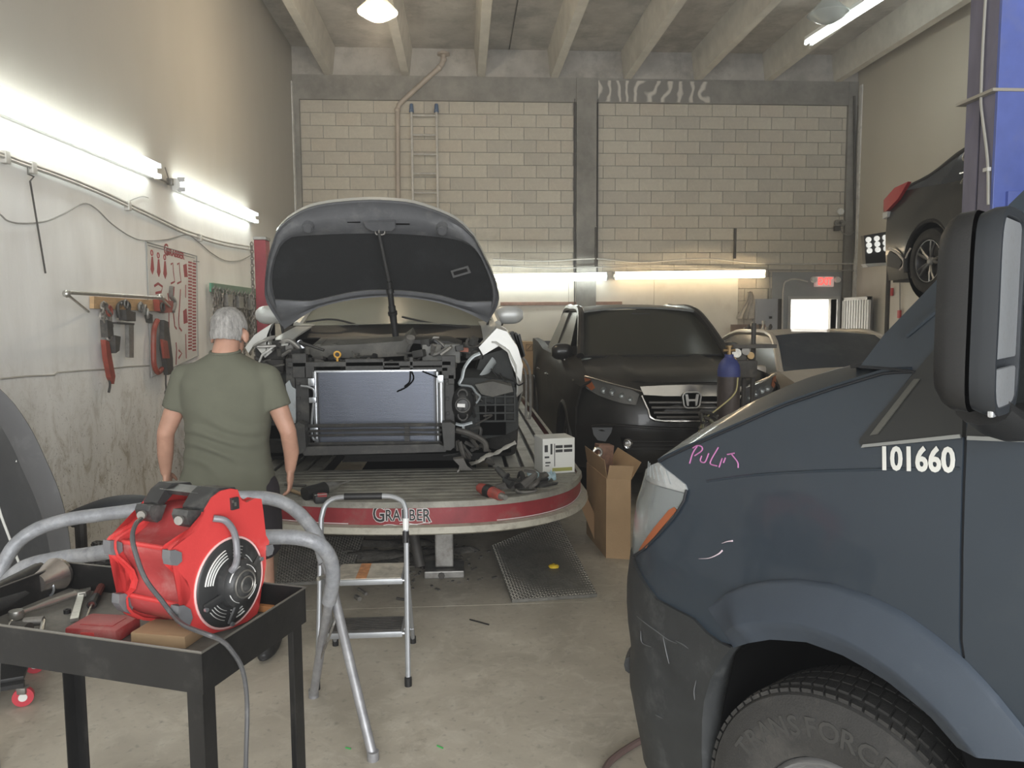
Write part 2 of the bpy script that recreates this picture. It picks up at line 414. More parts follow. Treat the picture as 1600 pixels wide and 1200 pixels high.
def blockmesh(w, m, seed):
    b = MB(); b.box((0, 0, 0), (w, .018, .192), None, .004)
    me = bpy.data.meshes.new('block'); bmesh.ops.recalc_face_normals(b.bm, faces=b.bm.faces); b.bm.to_mesh(me); b.bm.free(); me.materials.append(m); return me
full = [blockmesh(.3965, m, 0) for m in BLK]; cache = {}
rng = random.Random(3); cand = []
z = 5.20-.1016; row = 0; segs = ((XL+.11, XC-.205), (XC+.205, XR-.17))
while z > 0.1:
    for (a, b) in segs:
        x = a - (row % 2)*.2032 - (.05 if a < 0 else .12)
        while x < b-.03:
            x0 = max(a, x+.005); x1 = min(b, x+.4014); 
            if x1-x0 > .04:
                if not (x1 > XD0-.05 and x0 < XD1+.05 and z < ZD+.25): cand.append((x0, x1, z))
            x += .4064
    z -= .2032; row += 1
vis = []; rest = []
for c in cand:
    pxx, pyy = pix(((c[0]+c[1])/2, YB, c[2]))
    seen = (c[2] > 2.62) or (c[0] > 4.55 and c[2] > 1.5)
    if 425 < pxx < 765 and pyy > 335: seen = False
    (vis if seen else rest).append(c)
vis.sort(key=lambda c: -(c[1]-c[0])+(.0 if c[2] > 2.5 else .3))
rest += vis[300:]; vis = vis[:300]
for (x0, x1, zz) in vis:
    k = rng.choice((0, 0, 0, 1, 1, 2, 3)); w = round(x1-x0, 3)
    if abs(w-.396) < .002: me = full[k]
    else:
        if (w, k) not in cache: cache[(w, k)] = blockmesh(w, BLK[k], 0)
        me = cache[(w, k)]
    o = bpy.data.objects.new('concrete_block', me); COL.objects.link(o); o.parent = back
    o.location = ((x0+x1)/2, YB-.004-rng.random()*.004, zz); o.rotation_euler = (rng.uniform(-.006, .006), 0, 0)
b = MB()
for (x0, x1, zz) in rest: b.bb(x0, x1, YB-.013, YB+.004, zz-.096, zz+.096)
stuff(b.build('block_courses', BLK[0], back, 0))
# white lower wallboard at the back
PAN = mat('white_wallboard', (.74, .70, .61), .6, var=.07, vscale=2, dirt=(.60, .54, .44), dscale=2.5, damt=.2)
z1 = onY(900, 425, YB).z; xa = XL+.1; xb = onY(1152, 480, YB).x; w = (xb-xa)/5
for i in range(5):
    p = MB(); p.bb(xa+i*w+.003, xa+(i+1)*w-.003, YB-.035, YB-.012, .02, z1, .002); p.build('wallboard', PAN, back, 0)
p = MB(); a = onY(782, 474, YB-.05); c = onY(972, 474, YB-.05); p.bb(a.x, c.x, YB-.06, YB-.035, a.z-.035, a.z+.02, .003)
p.build('rail', mat('rail_wood', (.33, .20, .15), .7, var=.2, vscale=20), back, 0)
# door head painted grey beside the door
GREYP = mat('grey_paint', (.30, .31, .31), .7, var=.12, vscale=3)
p = MB(); a = onY(1206, 425, YB); zt = a.z; p.bb(a.x, XR-.17, YB-.022, YB-.002, ZD+.03, zt); p.bb(a.x, XD0-.05, YB-.022, YB-.002, 0, ZD+.03); p.build('painted_header', GREYP, back, 0)
# door 1: opening with frame and bright yard behind it
d = MB(); d.bb(XD0-.05, XD0, YB-.04, YB+.2, 0, ZD+.05); d.bb(XD1, XD1+.05, YB-.04, YB+.2, 0, ZD+.05); d.bb(XD0, XD1, YB-.04, YB+.2, ZD, ZD+.05)
struct(d.build('door_1', mat('door_frame_grey', (.36, .36, .35), .5), None, 0))
# rendered wall joint strips in the corners
CAULK = mat('white_caulk', (.72, .71, .68), .8, var=.25, vscale=12, bump=.5, bscale=40, dirt=(.3, .29, .27), dscale=6, damt=.35)
t = MB(); t.bb(XL, XL+.015, YB-.16, YB-.07, .6, 5.45); t.jitter(.012, 9); struct(t.build('trim_1', CAULK, None, 0))
t = MB(); t.bb(XR-.015, XR, YB-.2, YB-.1, .6, 5.5); t.jitter(.012, 9); struct(t.build('trim_2', CAULK, None, 0))
# concrete yard outside the back door, low parapet wall
y = MB(); y.bb(XL, XR+4, YB+.3, YB+14, -.2, -.01); struct(y.build('floor_yard', mat('sunlit_yard', (.7, .69, .65), .9), None, 0))
yw = MB(); yw.bb(XL, XR+5, YB+6, YB+6.2, 0, 3.4); struct(yw.build('wall_yard', mat('yard_white_wall', (.8, .79, .76), .9), None, 0))
for k in range(3):
    yw = MB(); yw.bb(5.0, 8.6, YB+5.9, YB+5.98, .9+k*.42, .98+k*.42); struct(yw.build('trim_%d' % (k+3), mat('yard_rail', (.5, .49, .47), .7), None, 0))
# ---------------------------------------------------------------- lamps
TUBE = mat('fluorescent_glow', (1, 1, 1), .5, emit=(.93, 1, .96), estr=10.5)
TUBEW = mat('warm_fluorescent_glow', (1, 1, 1), .5, emit=(1, .78, .50), estr=8)
FIX = mat('white_enamel', (.75, .75, .72), .4); CAP = mat('lampholder_grey', (.5, .5, .5), .5)
def tube_light(a, b, n_out, label, tubem, grp=None, housing=True):
    """twin tube batten from a to b, standing off its surface along n_out"""
    a = Vector(a); b = Vector(b); d = (b-a).normalized(); n = Vector(n_out).normalized(); s = d.cross(n).normalized()
    t = thing('fluorescent_light', label, 'light fixture', a)
    M = Matrix((d, s, n)).transposed()
    L_ = (b-a).length; mid = (a+b)/2
    m = MB(); m.box(mid+n*.025, (L_, .11, .05), M, .006)
    if housing: m.solid([a+s*.05+n*.05, a+s*.02+n*.075, a-s*.02+n*.075, a-s*.05+n*.05], b-a)
    m.build('housing', FIX, t, 0)
    for q in (-1, 1):
        m = MB(); m.cyl(a+d*.03+s*.045*q+n*.095, b-d*.03+s*.045*q+n*.095, .019, n=12); m.build('tube', tubem, t)
        for e, dd in ((a, d), (b, -d)):
            m = MB(); m.box(e+dd*.015+s*.045*q+n*.085, (.02, .04, .065), M, .004); m.build('lampholder', CAP, t, 0)
    return t
def wl_pt(px, py): return onX(px, py, XL)
a = wl_pt(232, 268); b_ = Vector((XL, a.y-2.44, wl_pt(0, 168).z)); 
tube_light(b_, a, (1, 0, 0), 'long twin fluorescent light on left wall nearest the camera', TUBE)
a = wl_pt(268, 288); b_ = wl_pt(390, 341)
tube_light(a, b_, (1, 0, 0), 'shorter looking twin fluorescent light high on left wall beside hood', TUBE)
a = onY(770, 434, YB-.085); b_ = onY(948, 431, YB-.085); a = b_-Vector((2.42, 0, .03))
tube_light(a, b_, (0, -1, -.15), 'cool white fluorescent light on back wall above wooden rail', TUBE)
a = onY(957, 430, YB-.085); b_ = onY(1194, 427, YB-.085)
tube_light(a, b_, (0, -1, -.15), 'warm glowing fluorescent light on back wall above black pickup', TUBEW)
a = onZ(1262, 72, 5.42); b_ = onZ(1375, 0, 5.42); b_ = a+(b_-a).normalized()*2.4
tl = tube_light(a+Vector((0, 0, .12)), b_+Vector((0, 0, .12)), (0, 0, -1), 'ceiling fluorescent light hung below ribs at upper right', TUBE)
for f in (.2, .8):
    m = MB(); m.cyl(a+(b_-a)*f+Vector((0, 0, .12)), a+(b_-a)*f+Vector((0, 0, .62)), .004, n=6); m.build('hanger', FIX, tl)
# high-bay bulb, lit
def highbay(p, r, label, lit, dome):
    t = thing('pendant_light', label, 'light', p)
    p = Vector(p)
    m = MB(); m.lathe([(0, r*.95), (.05, r*.95), (.06, r*.8), (r*.45, r*.55), (r, .0), (r*.98, -.01), (r*.42, r*.52), (0.0, r*.6)], 28, p)
    m.build('shade', dome, t)
    m = MB(); m.lathe([(0, r*.6), (r*.38, r*.5), (r*.93, 0), (r*.7, -r*.22), (r*.35, -r*.40), (0, -r*.45)], 28, p); m.build('lens', lit, t)
    m = MB(); m.cyl(p+Vector((0, 0, r*.9)), (p.x, p.y, ZS), .01, n=8); m.cyl(p+Vector((0, 0, r*.9)), p+Vector((0, 0, r*1.25)), .05, n=14); m.build('stem', CAP, t)
    return t
BULB = mat('warm_lamp_glow', (1, .9, .75), .3, emit=(1, .83, .58), estr=26)
P1 = onY(590, 18, 8.3)
pl_ = bpy.data.lights.new('bulb', 'POINT'); pl_.energy = 45; pl_.color = (1, .80, .55); pl_.shadow_soft_size = .08
po_ = bpy.data.objects.new('bulb', pl_); COL.objects.link(po_); po_.location = P1-Vector((0, 0, .2))
highbay(P1, .21, 'lit pendant light with warm glow hanging from ceiling', BULB, mat('lamp_shade_bright', (.85, .83, .8), .3, trans=.6))
GLS = mat('ribbed_lamp_glass', (.75, .8, .78), .15, trans=.55, ior=1.4)
highbay(onY(1294, 22, 9.6), .25, 'unlit clear glass pendant lamp beside the ceiling tube light', GLS, GLS)
# ================================================================ GREY-BLUE PANEL VAN (right foreground)
VA = R(26); VH = Vector((.827, 1.786, 0)); VBv = Vector((math.sin(VA), -math.cos(VA), 0)); VN = Vector((-math.cos(VA), -math.sin(VA), 0))
LS = [(.2, .02), (.45, 0), (.95, .0), (1.2, .018), (1.45, .05), (1.7, .10), (2.2, .20), (2.5, .32)]
LF = [(.20, .22), (.27, .17), (.36, .09), (.45, .035), (.53, .03), (.58, .05), (.66, .012), (.72, 0), (.80, .0), (.86, .02), (.90, .03), (1.0, .03), (1.08, .05), (1.2, .15), (1.3, .26), (1.6, .5)]
U0, RC, TH = -.53, .42, R(78)
HW = .985                                      # half width of the van
def vplan(u):
    if u >= U0: return u, 0., 0.
    a = (U0-u)/RC
    if a < TH: return U0-RC*math.sin(a), -RC*(1-math.cos(a)), a
    e = (a-TH)*RC
    return U0-RC*math.sin(TH)-e*math.cos(TH), -RC*(1-math.cos(TH))-e*math.sin(TH), TH
def VS(u, h, off=0., side=1):
    s, w, th = vplan(u); k = math.sin(th)**2
    ln = interp(h, LS)*(1-k)+interp(h, LF)*k-off
    s += ln*math.sin(th); w -= ln*math.cos(th)
    if side < 0: w = -2*HW-w
    return VH+VBv*s+VN*w+Vector((0, 0, h))
def vinv(px, py):
    u, h = 0., 1.
    r = ray(px, py); q = (VH-CP).dot(VN)/r.dot(VN); p = CP+r*q; u = (p-VH).dot(VBv); h = p.z
    for _ in range(25):
        x, y = pix(VS(u, h)); e = 1e-3
        x1, y1 = pix(VS(u+e, h)); x2, y2 = pix(VS(u, h+e))
        a, b, c, d = (x1-x)/e, (x2-x)/e, (y1-y)/e, (y2-y)/e; D = a*d-b*c
        if abs(D) < 1e-3: break
        ex, ey = px-x, py-y
        du, dh = (d*ex-b*ey)/D, (-c*ex+a*ey)/D
        m = max(abs(du), abs(dh)); f = min(1, .05/m) if m > 0 else 1
        u += du*f; h += dh*f
        if m < 1e-4: break
    return (u, h)
def vpatch(poly, name, m, parent, off=0., th=.012, side=1, step=.045, smooth=50, fn=None):
    """panel with the given (u,h) outline laid on the body surface, with thickness"""
    bm = bmesh.new(); vs = [bm.verts.new((p[0], p[1], 0)) for p in poly]; bm.faces.new(vs)
    x0, x1 = min(p[0] for p in poly), max(p[0] for p in poly); y0, y1 = min(p[1] for p in poly), max(p[1] for p in poly)
    for ax, lo, hi in ((0, x0, x1), (1, y0, y1)):
        k = math.floor(lo/step)+1
        while k*step < hi-1e-4:
            co = (k*step, 0, 0) if ax == 0 else (0, k*step, 0); no = (1, 0, 0) if ax == 0 else (0, 1, 0)
            bmesh.ops.bisect_plane(bm, geom=bm.verts[:]+bm.edges[:]+bm.faces[:], plane_co=co, plane_no=no, dist=1e-6); k += 1
    bmesh.ops.triangulate(bm, faces=[f for f in bm.faces if len(f.verts) > 4])
    bmesh.ops.remove_doubles(bm, verts=bm.verts, dist=1e-5)
    F = fn or (lambda u, h, o: VS(u, h, o, side))
    b = MB(); A = {}; B = {}
    for v in bm.verts:
        A[v] = b.bm.verts.new(F(v.co.x, v.co.y, off)); B[v] = b.bm.verts.new(F(v.co.x, v.co.y, off-th))
    for f in bm.faces:
        try:
            b.bm.faces.new([A[v] for v in f.verts]); b.bm.faces.new([B[v] for v in reversed(f.verts)])
        except Exception: pass
    for e in bm.edges:
        if len(e.link_faces) == 1:
            a, c = e.verts; b.bm.faces.new((A[a], A[c], B[c], B[a]))
    bm.free(); return b.build(name, m, parent, smooth)
VPAINT = mat('van_slate_blue_paint', (.021, .031, .043), .38, var=.10, vscale=1.5, dirt=(.040, .048, .055), dscale=2.2, damt=.12, coat=.35, bump=.02, bscale=4)
VSAT = mat('van_satin_blue_plastic', (.038, .050, .068), .5, var=.1, vscale=3, dirt=(.075, .09, .105), dscale=6, damt=.18, bump=.08, bscale=400)
VPLA = mat('scuffed_grey_plastic', (.024, .026, .027), .55, var=.3, vscale=5, dirt=(.095, .098, .098), dscale=5.5, damt=.28, bump=.12, bscale=300)
BLK_P = mat('black_plastic', (.011, .011, .011), .5, bump=.1, bscale=300, dirt=(.028, .027, .025), dscale=4, damt=.2)
BLK_G = mat('satin_black_trim', (.018, .019, .018), .35, dirt=(.045, .043, .038), dscale=3, damt=.25)
BLACK = mat('deep_black', (.003, .003, .003), .9, spec=0.)
RUB = mat('tyre_rubber', (.030, .029, .027), .75, var=.2, vscale=8, bump=.25, bscale=220, dirt=(.075, .07, .062), dscale=5, damt=.3)
GLASS_D = mat('dark_car_glass', (.05, .06, .06), .06, trans=.75, ior=1.2)
CHROME = mat('chrome', (.75, .75, .75), .12, 1.0)
SEAM = mat('dark_seam', (.012, .014, .018), .6)
van = thing('panel_van', 'grey-blue panel van numbered 101660 parked at right in the foreground', 'van', VH+VN*(-HW)+Vector((0, 0, 0)))
P = lambda L: [vinv(*p) for p in L]
# outlines read on the body side
hoodl = [(1026, 719), (1075, 700), (1125, 678), (1175, 656), (1225, 634), (1300, 608), (1385, 582), (1424, 581)]
bump_top = [(1146, 1012), (1128, 1003), (1107, 988), (1086, 966), (1059, 952), (1029, 936), (1017, 921), (999, 891), (992, 872)]
fl_up = [(1092, 955), (1106, 951), (1132, 928), (1168, 912), (1208, 905), (1248, 904), (1300, 911), (1360, 930), (1412, 956), (1460, 990), (1506, 1028), (1555, 1080), (1600, 1136), (1640, 1190)]
fl_lo = [(1146, 1012), (1172, 1004), (1208, 998), (1264, 1002), (1320, 1022), (1356, 1042), (1392, 1064), (1456, 1116), (1500, 1166)]
HLP = P([(1030, 722), (1052, 741), (1072, 757), (1075, 765), (1071, 782), (1055, 808), (1030, 836), (1008, 858), (993, 868)])
uh = P(hoodl); ub = P(bump_top); ufu = P(fl_up); ufl = P(fl_lo)
GAP = P([(1508, 684), (1505, 760), (1502, 900), (1501, 1000), (1505, 1028)])
# fender, cut round the lamp and down to the flare
lamp_in = [HLP[0], HLP[1], HLP[2], HLP[3], HLP[4], HLP[5], HLP[6], HLP[7], HLP[8]]
fend = lamp_in[:1]+uh[1:]+P([(1431, 578), (1508, 560)])[0:1]+P([(1345, 686), (1344, 692), (1350, 700)])+P([(1505, 684)])+[(g[0]-.004, g[1]) for g in GAP[1:]]+ufu[9:4:-1]+[(ufl[2][0], ufl[2][1]+.03), (ufl[1][0], ufl[1][1]+.02), (ufl[0][0]-.005, ufl[0][1]+.006)]+ub[1:]+lamp_in[:0:-1]
vpatch(fend, 'front_fender', VPAINT, van, 0, .014)
# door skin, from the gap rearward, and the body behind it
BELT = P([(1512, 683), (1600, 675)])
slope = (BELT[1][1]-BELT[0][1])/(BELT[1][0]-BELT[0][0])
door = [(GAP[0][0]+.004, BELT[0][1])]+[(1.0, BELT[0][1]+.06), (1.42, BELT[0][1]+.07), (1.42, .50), (.72, .50)]+[p for p in ufu[:9:-1]]+[(g[0]+.004, g[1]) for g in GAP[:0:-1]]
vpatch(door, 'driver_door', VPAINT, van, 0, .02)
vpatch([(1.43, .45), (3.9, .45), (3.9, 2.45), (1.43, 2.45)], 'cargo_side_panel', VPAINT, van, 0, .02, step=.2)
vpatch([(.52, .26), (3.9, .26), (3.9, .44), (1.43, .44), (1.43, .49), (.60, .49)], 'sill_panel', VPLA, van, .005, .02, step=.15)
# gap lining, crease and belt trim
g2 = GAP; b = MB()
b.tube([VS(p[0], p[1], -.012) for p in g2], .009, 6); b.build('door_seam', SEAM, van)
# wheel-arch flare: three facets
def resample(L, n):
    Lp = [Vector((a, b_)) for a, b_ in L]; d = [0]
    for a, b_ in zip(Lp, Lp[1:]): d.append(d[-1]+(b_-a).length)
    out = []
    for k in range(n):
        t = d[-1]*k/(n-1); i = 0
        while i < len(d)-2 and d[i+1] < t: i += 1
        f = (t-d[i])/(d[i+1]-d[i]); out.append(Lp[i].lerp(Lp[i+1], f))
    return out
n = 40; A_ = resample(ufu[1:], n); B_ = resample(ufl, n)
rows = []
for k in range(n):
    a, b_ = A_[k], B_[k]; e = min(1, k/5); r_ = []
    for f, o in ((0, .0), (.03, .012), (.08, .016), (.35, .030), (.62, .044), (.66, .044), (.8, .030), (1.0, .010), (1.0, -.06)):
        q = a.lerp(b_, f); r_.append(VS(q.x, q.y, o*e))
    rows.append(r_)
b = MB(); b.sheet(rows, .004); b.build('wheel_arch_flare', VSAT, van, 40)
# dark liner of the wheel arch
hub_s = .06; b = MB(); rows = []
for w in (-.015, -.12, -.33):
    rows.append([VH+VBv*q.x+VN*w+Vector((0, 0, q.y+.0)) for q in resample([(ufl[0][0]-.10, .18), (ufl[0][0]-.05, .6)]+ufl+[(ufl[-1][0]+.07, .5), (ufl[-1][0]+.10, .18)], 30)])
b.sheet(rows, .004); b.build('arch_liner', BLACK, van)
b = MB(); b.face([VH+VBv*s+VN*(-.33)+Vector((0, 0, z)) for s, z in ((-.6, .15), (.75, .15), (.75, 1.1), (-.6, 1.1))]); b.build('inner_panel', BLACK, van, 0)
# bumper with its bulged corner; runs round the front to the far side
UC = U0-RC*TH-.655/math.sin(TH)
edge = P([(1128, 1035), (1113, 1062), (1104, 1095), (1101, 1125)])
btm = [(edge[-1][0]-.0, .30), (-.42, .255), (-.6, .24), (UC, .24)]
bp = ub[:8]+[(ub[8][0], ub[8][1]), (-1.05, .90), (-1.15, .86), (UC, .86)]
poly = bp+btm[::-1]+[(edge[-1][0]-.0, .42)]+edge[::-1]
vpatch(poly, 'front_bumper', VPLA, van, .010, .014, step=.03)
vpatch(poly, 'front_bumper', VPLA, van, .010, .014, side=-1, step=.09)
b = MB(); pe = [(p[0], p[1]) for p in [ub[0]]+edge+[(edge[-1][0], .42), (edge[-1][0], .30)]]
b.sheet([[VS(p[0], p[1], .010) for p in pe], [VS(p[0]+.012*min(1, i/3), p[1], -.015) for i, p in enumerate(pe)], [VS(p[0]+.03*min(1, i/3), p[1]+(.02 if i == 0 else 0), -.09) for i, p in enumerate(pe)]], .003); b.build('bumper_return', VPLA, van)
# bumper step/air dam lip
b = MB(); b.tube([VS(u, .50, .012) for u in [-.80-.03*k for k in range(28)]], lambda t: (.03, .018), 8, rz=(0, 0, 1)); b.build('bumper_lip', VPLA, van)
# grille and far-side simple skins
vpatch([(UC, .88), (-1.13, .88), (-1.07, 1.16), (UC, 1.16)], 'grille', BLACK, van, 0, .02)
vpatch([(UC, .88), (-1.13, .88), (-1.07, 1.16), (UC, 1.16)], 'grille', BLACK, van, 0, .02, side=-1)
vpatch([(-1.0, .92), (-.45, .8), (.4, 1.0), (.4, 1.62), (.0, 1.58), (-.5, 1.3), (-.92, 1.2)], 'front_fender', VPAINT, van, 0, .014, side=-1, step=.12)
vpatch([(.41, .5), (3.9, .5), (3.9, 2.45), (1.4, 2.45), (1.4, 1.5), (.41, 1.5)], 'cargo_side_panel', VPAINT, van, 0, .014, side=-1, step=.2)
# headlamp: reflector bowl, clear lens in two parts, amber strip
HB = mat('lamp_reflector', (.30, .32, .32), .25, .6, var=.2, vscale=30)
LENS = mat('clear_lamp_lens', (.80, .84, .84), .12, trans=.85, ior=1.3)
LENS2 = mat('ribbed_frosted_lens', (.50, .53, .53), .2, trans=.6, bump=.3, bscale=60)
hl = [HLP[0]]+HLP[1:9]+[(-1.03, .90), (-1.10, 1.0), (-1.05, 1.12), (HLP[0][0]-.10, 1.21)]
vpatch(hl, 'headlamp_housing', HB, van, -.035, .01, step=.04)
split = P([(1073, 768), (1000, 775)]); 
top = [HLP[0], HLP[1], HLP[2], HLP[3], (HLP[3][0]-.005, split[0][1]-.004), (-1.0, split[0][1]-.01), (-1.03, 1.12), (HLP[0][0]-.10, 1.212)]
b1 = vpatch(top, 'upper_lens', LENS2, van, .004, .01, step=.03)
low = [(HLP[3][0]-.005, split[0][1]-.007)]+HLP[4:9]+[(-1.0, .90), (-1.06, 1.0), (-1.02, split[0][1]-.013)]
vpatch(low, 'lower_lens', LENS, van, .004, .006, step=.03)
b = MB()
for k in range(6):
    u = HLP[3][0]-.07-.028*k; b.tube([VS(u, split[0][1]+.01, .006), VS(u-.03, split[0][1]+.050, .006)], .0016, 5)
stuff(b.build('lens_rib', LENS2, van))
am = P([(1048, 796), (1056, 792), (1060, 797), (1012, 856), (1001, 860)])
vpatch(am, 'amber_reflector', mat('amber_plastic', (.40, .12, .045), .3, trans=.3), van, .0075, .003, step=.03)
b = MB(); b.tube([VS(p[0], p[1], .006) for p in HLP[3:]], .004, 6); b.build('lens_gasket', SEAM, van)
ee = VS(-.78, 1.03, -.02); b = MB(); b.torus(ee, VS(-.78, 1.03, .1)-ee, .055, .006, 20, 6); b.build('lamp_ring', CHROME, van)
# hood: from this fender edge over to the far one
n = 26; E_ = resample([HLP[0]]+uh[1:], n); rows = []
cowl = []
for k in range(n):
    p = VS(E_[k].x, E_[k].y, .0); q = VS(E_[k].x, E_[k].y, 0, -1); row = []
    fwd = .16*(1-k/(n-1))
    rise = .034+.03*math.sin(PI*min(1, k/(n-1)*1.1))
    for j in range(21):
        f = j/20; c = p.lerp(q, f); bulge = (1-(2*f-1)**4)
        s_ = min(1, min(f, 1-f)/.06); 
        c = c+Vector((0, 0, 1))*(rise*s_**.6+.035*bulge*(1-abs(2*f-1)**2))-VBv*fwd*bulge*(1-abs(2*f-1)**2)*1.6
        row.append(c)
    rows.append(row)
b = MB(); b.sheet(rows, .01); b.build('hood', VPAINT, van, 50)
b = MB(); b.tube([VS(e.x, e.y, .002) for e in E_], .0035, 6); b.build('hood_seam', SEAM, van)
# cowl, wiper, windscreen, pillars, roof
pb = P([(1344, 572), (1431, 579)])
PIL = P([(1344, 572), (1381, 523), (1435, 467), (1480, 420), (1568, 328), (1605, 292)])
sl = ((PIL[-1][0]-PIL[-2][0]), (PIL[-1][1]-PIL[-2][1]))
ptop = (PIL[-1][0]+sl[0]/sl[1]*(2.35-PIL[-1][1]), 2.35)
PIR = P([(1431, 579), (1465, 540), (1530, 462), (1579, 405), (1610, 370)])
slr = ((PIR[-1][0]-PIR[-3][0])/(PIR[-1][1]-PIR[-3][1])); prt = (PIR[-1][0]+slr*(2.3-PIR[-1][1]), 2.3)
vpatch(PIL+[ptop, prt]+PIR[::-1], 'front_pillar', VPAINT, van, .0, .03, step=.06)
b = MB(); b.tube([VS(*q, .004) for q in P([(1344, 573), (1390, 576), (1431, 581)])], .0035, 6); b.build('pillar_seam', SEAM, van)
b = MB(); ql = P([(1416, 525), (1465, 484), (1530, 425), (1585, 372)]); b.tube([VS(*q, .002) for q in ql], .006, 6); b.build('pillar_crease', VPAINT, van)
rows = []
for k in range(9):
    t = k/8; e = Vector(PIL[0]).lerp(Vector(ptop), t); p = VS(e.x, e.y, -.01); q = VS(e.x, e.y, -.01, -1)
    rows.append([p.lerp(q, j/14)-VBv*.16*(1-(2*j/14-1)**2) for j in range(15)])
b = MB(); b.sheet(rows, .006); b.build('windscreen', mat('van_windscreen', (.55, .62, .6), .05, trans=.9, ior=1.2), van, 60)
vpatch([PIL[0], pb[1], ptop, (ptop[0]-.05, 2.33)], 'front_pillar', VPAINT, van, 0, .03, side=-1, step=.1)
rows = []
for s in (ptop[0], ptop[0]+.4, 1.5, 2.5, 3.9):
    p = VS(s, 2.35 if s < 1 else 2.45, 0); q = VS(s, 2.35 if s < 1 else 2.45, 0, -1)
    rows.append([p.lerp(q, j/12)+Vector((0, 0, .14*(1-(2*j/12-1)**4))) for j in range(13)])
b = MB(); b.sheet(rows, .01); b.build('roof', VPAINT, van, 60)
wb_ = MB(); p0 = VS(PIL[0][0]-.02, PIL[0][1]-.005, -.05)
wb_.tube([p0+Vector((0, 0, .0)), p0-VN*.25+VBv*(-.12)+Vector((0, 0, .02)), p0-VN*.62-VBv*.15+Vector((0, 0, .035))], lambda t: (.014, .007), 6, 6); wb_.build('wiper', BLK_P, van)
b = MB(); b.sheet([[VS(uh[-3][0]+.02, uh[-3][1]+.05, -.03).lerp(VS(uh[-3][0]+.02, uh[-3][1]+.05, -.03, -1), j/8)-VBv*.1*(1-(j/4-1)**2) for j in range(9)],
                   [VS(PIL[0][0], PIL[0][1]-.0, -.03).lerp(VS(PIL[0][0], PIL[0][1], -.03, -1), j/8)-VBv*.15*(1-(j/4-1)**2) for j in range(9)]], .01); b.build('cowl_panel', BLK_P, van)
# quarter trim, window sill strip, door window, window frame
QT = P([(1345, 686), (1344, 692), (1350, 699), (1505, 683), (1507, 560), (1500, 500), (1465, 541), (1431, 581)])
vpatch(QT, 'quarter_trim', BLK_G, van, .004, .014)
vpatch(P([(1362, 680), (1431, 592), (1440, 592), (1374, 678)]), 'trim_bevel', mat('trim_bevel_grey', (.075, .074, .064), .4), van, .008, .006)
vpatch(P([(1349, 699), (1352, 694), (1503, 678), (1505, 684)]), 'trim_edge', mat('silver_edge', (.33, .34, .33), .3, .7), van, .009, .006)
sb = BELT[0][1]
vpatch([(GAP[0][0]+.004, sb), (1.0, sb+.06), (1.42, sb+.07), (1.42, sb+.12), (1.0, sb+.11), (GAP[0][0]+.004, sb+.06)], 'window_sill', BLK_G, van, .006, .02)
vpatch([(GAP[0][0]+.01, sb-.004), (1.0, sb+.056), (1.42, sb+.066), (1.42, sb+.074), (1.0, sb+.064), (GAP[0][0]+.01, sb+.004)], 'sill_edge', mat('silver_edge'), van, .012, .006)
vpatch([(GAP[0][0]+.0, sb+.06), (1.0, sb+.11), (1.42, sb+.12), (1.40, 2.15), (prt[0]+.14, 2.15), PIR[1]], 'side_window', GLASS_D, van, -.02, .006, step=.08)
vpatch([PIR[1], (PIR[1][0]+.03, PIR[1][1]-.02), (prt[0]+.12, 2.10), (1.36, 2.10), (1.36, sb+.1), (1.43, sb+.1), (1.43, 2.17), (prt[0]+.02, 2.2)], 'window_frame', BLK_P, van, .002, .03, step=.09)
vpatch([(prt[0], 2.18), (1.43, 2.18), (1.43, 2.36), (prt[0], 2.36)], 'door_header', VPAINT, van, 0, .02, step=.1)
# number, chalk writing, crease lines and scratches
def on_van(px, py, off=.002):
    q = vinv(px, py); return VS(q[0], q[1], off), q
o_, q = on_van(1431, 719, .003); xv = on_van(1491, 720, .003)[0]-on_van(1371, 717, .003)[0]
wd = xv.length
WHITE_ST = mat('white_vinyl', (.62, .62, .58), .45)
text_mesh('101660', .072, basis(o_, xv, VS(q[0], q[1]+.05, .003)-o_)@Matrix.Scale(1, 4), WHITE_ST, van, 'fleet_number', .0006, sx=.80, offset=.0022)
PINK = mat('pink_paint_marker', (.42, .15, .33), .6)
b = MB()
for L in ([(1078, 724), (1083, 708), (1090, 697)], [(1083, 700), (1090, 696), (1097, 698), (1097, 704), (1086, 712)], [(1097, 712), (1095, 720), (1102, 722), (1108, 708)],
          [(1123, 699), (1112, 718), (1111, 725), (1121, 728)], [(1124, 730), (1129, 716)], [(1131, 723), (1134, 715)], [(1137, 710), (1148, 708)], [(1144, 710), (1153, 722), (1154, 731)]):
    b.tube(catmull([on_van(x, y, .0015)[0] for x, y in L], 5), .0021, 5)
b.build('chalk_writing', PINK, van)
b = MB()
for L in ([(1092, 873), (1108, 872), (1122, 866), (1129, 860)], [(1128, 849), (1137, 846), (1145, 845)]):
    b.tube(catmull([on_van(x, y, .001)[0] for x, y in L], 5), lambda t: .0004+.0022*t, 5)
b.build('paint_scratch', mat('pale_scratch', (.62, .5, .55), .6), van)
b = MB()
for L in ([(1000, 962), (1012, 972), (1030, 985), (1048, 998), (1062, 1004)], [(1040, 992), (1046, 1020), (1050, 1036)], [(1060, 1000), (1072, 1006), (1080, 1012)], [(1006, 985), (1008, 1003), (1022, 1010)], [(1092, 1062), (1089, 1078), (1090, 1092)], [(1028, 1115), (1040, 1121)]):
    b.tube(catmull([VS(*vinv(x, y), .0115) for x, y in L], 5), lambda t: .0008+.0012*math.sin(t*3), 5)
b.build('bumper_scratch', mat('bumper_scuff', (.085, .088, .09), .6), van)
b = MB(); b.tube(catmull([on_van(x, y, -.001)[0] for x, y in [(1104, 752), (1180, 742), (1280, 736), (1400, 733), (1500, 732)]], 4), .004, 6)
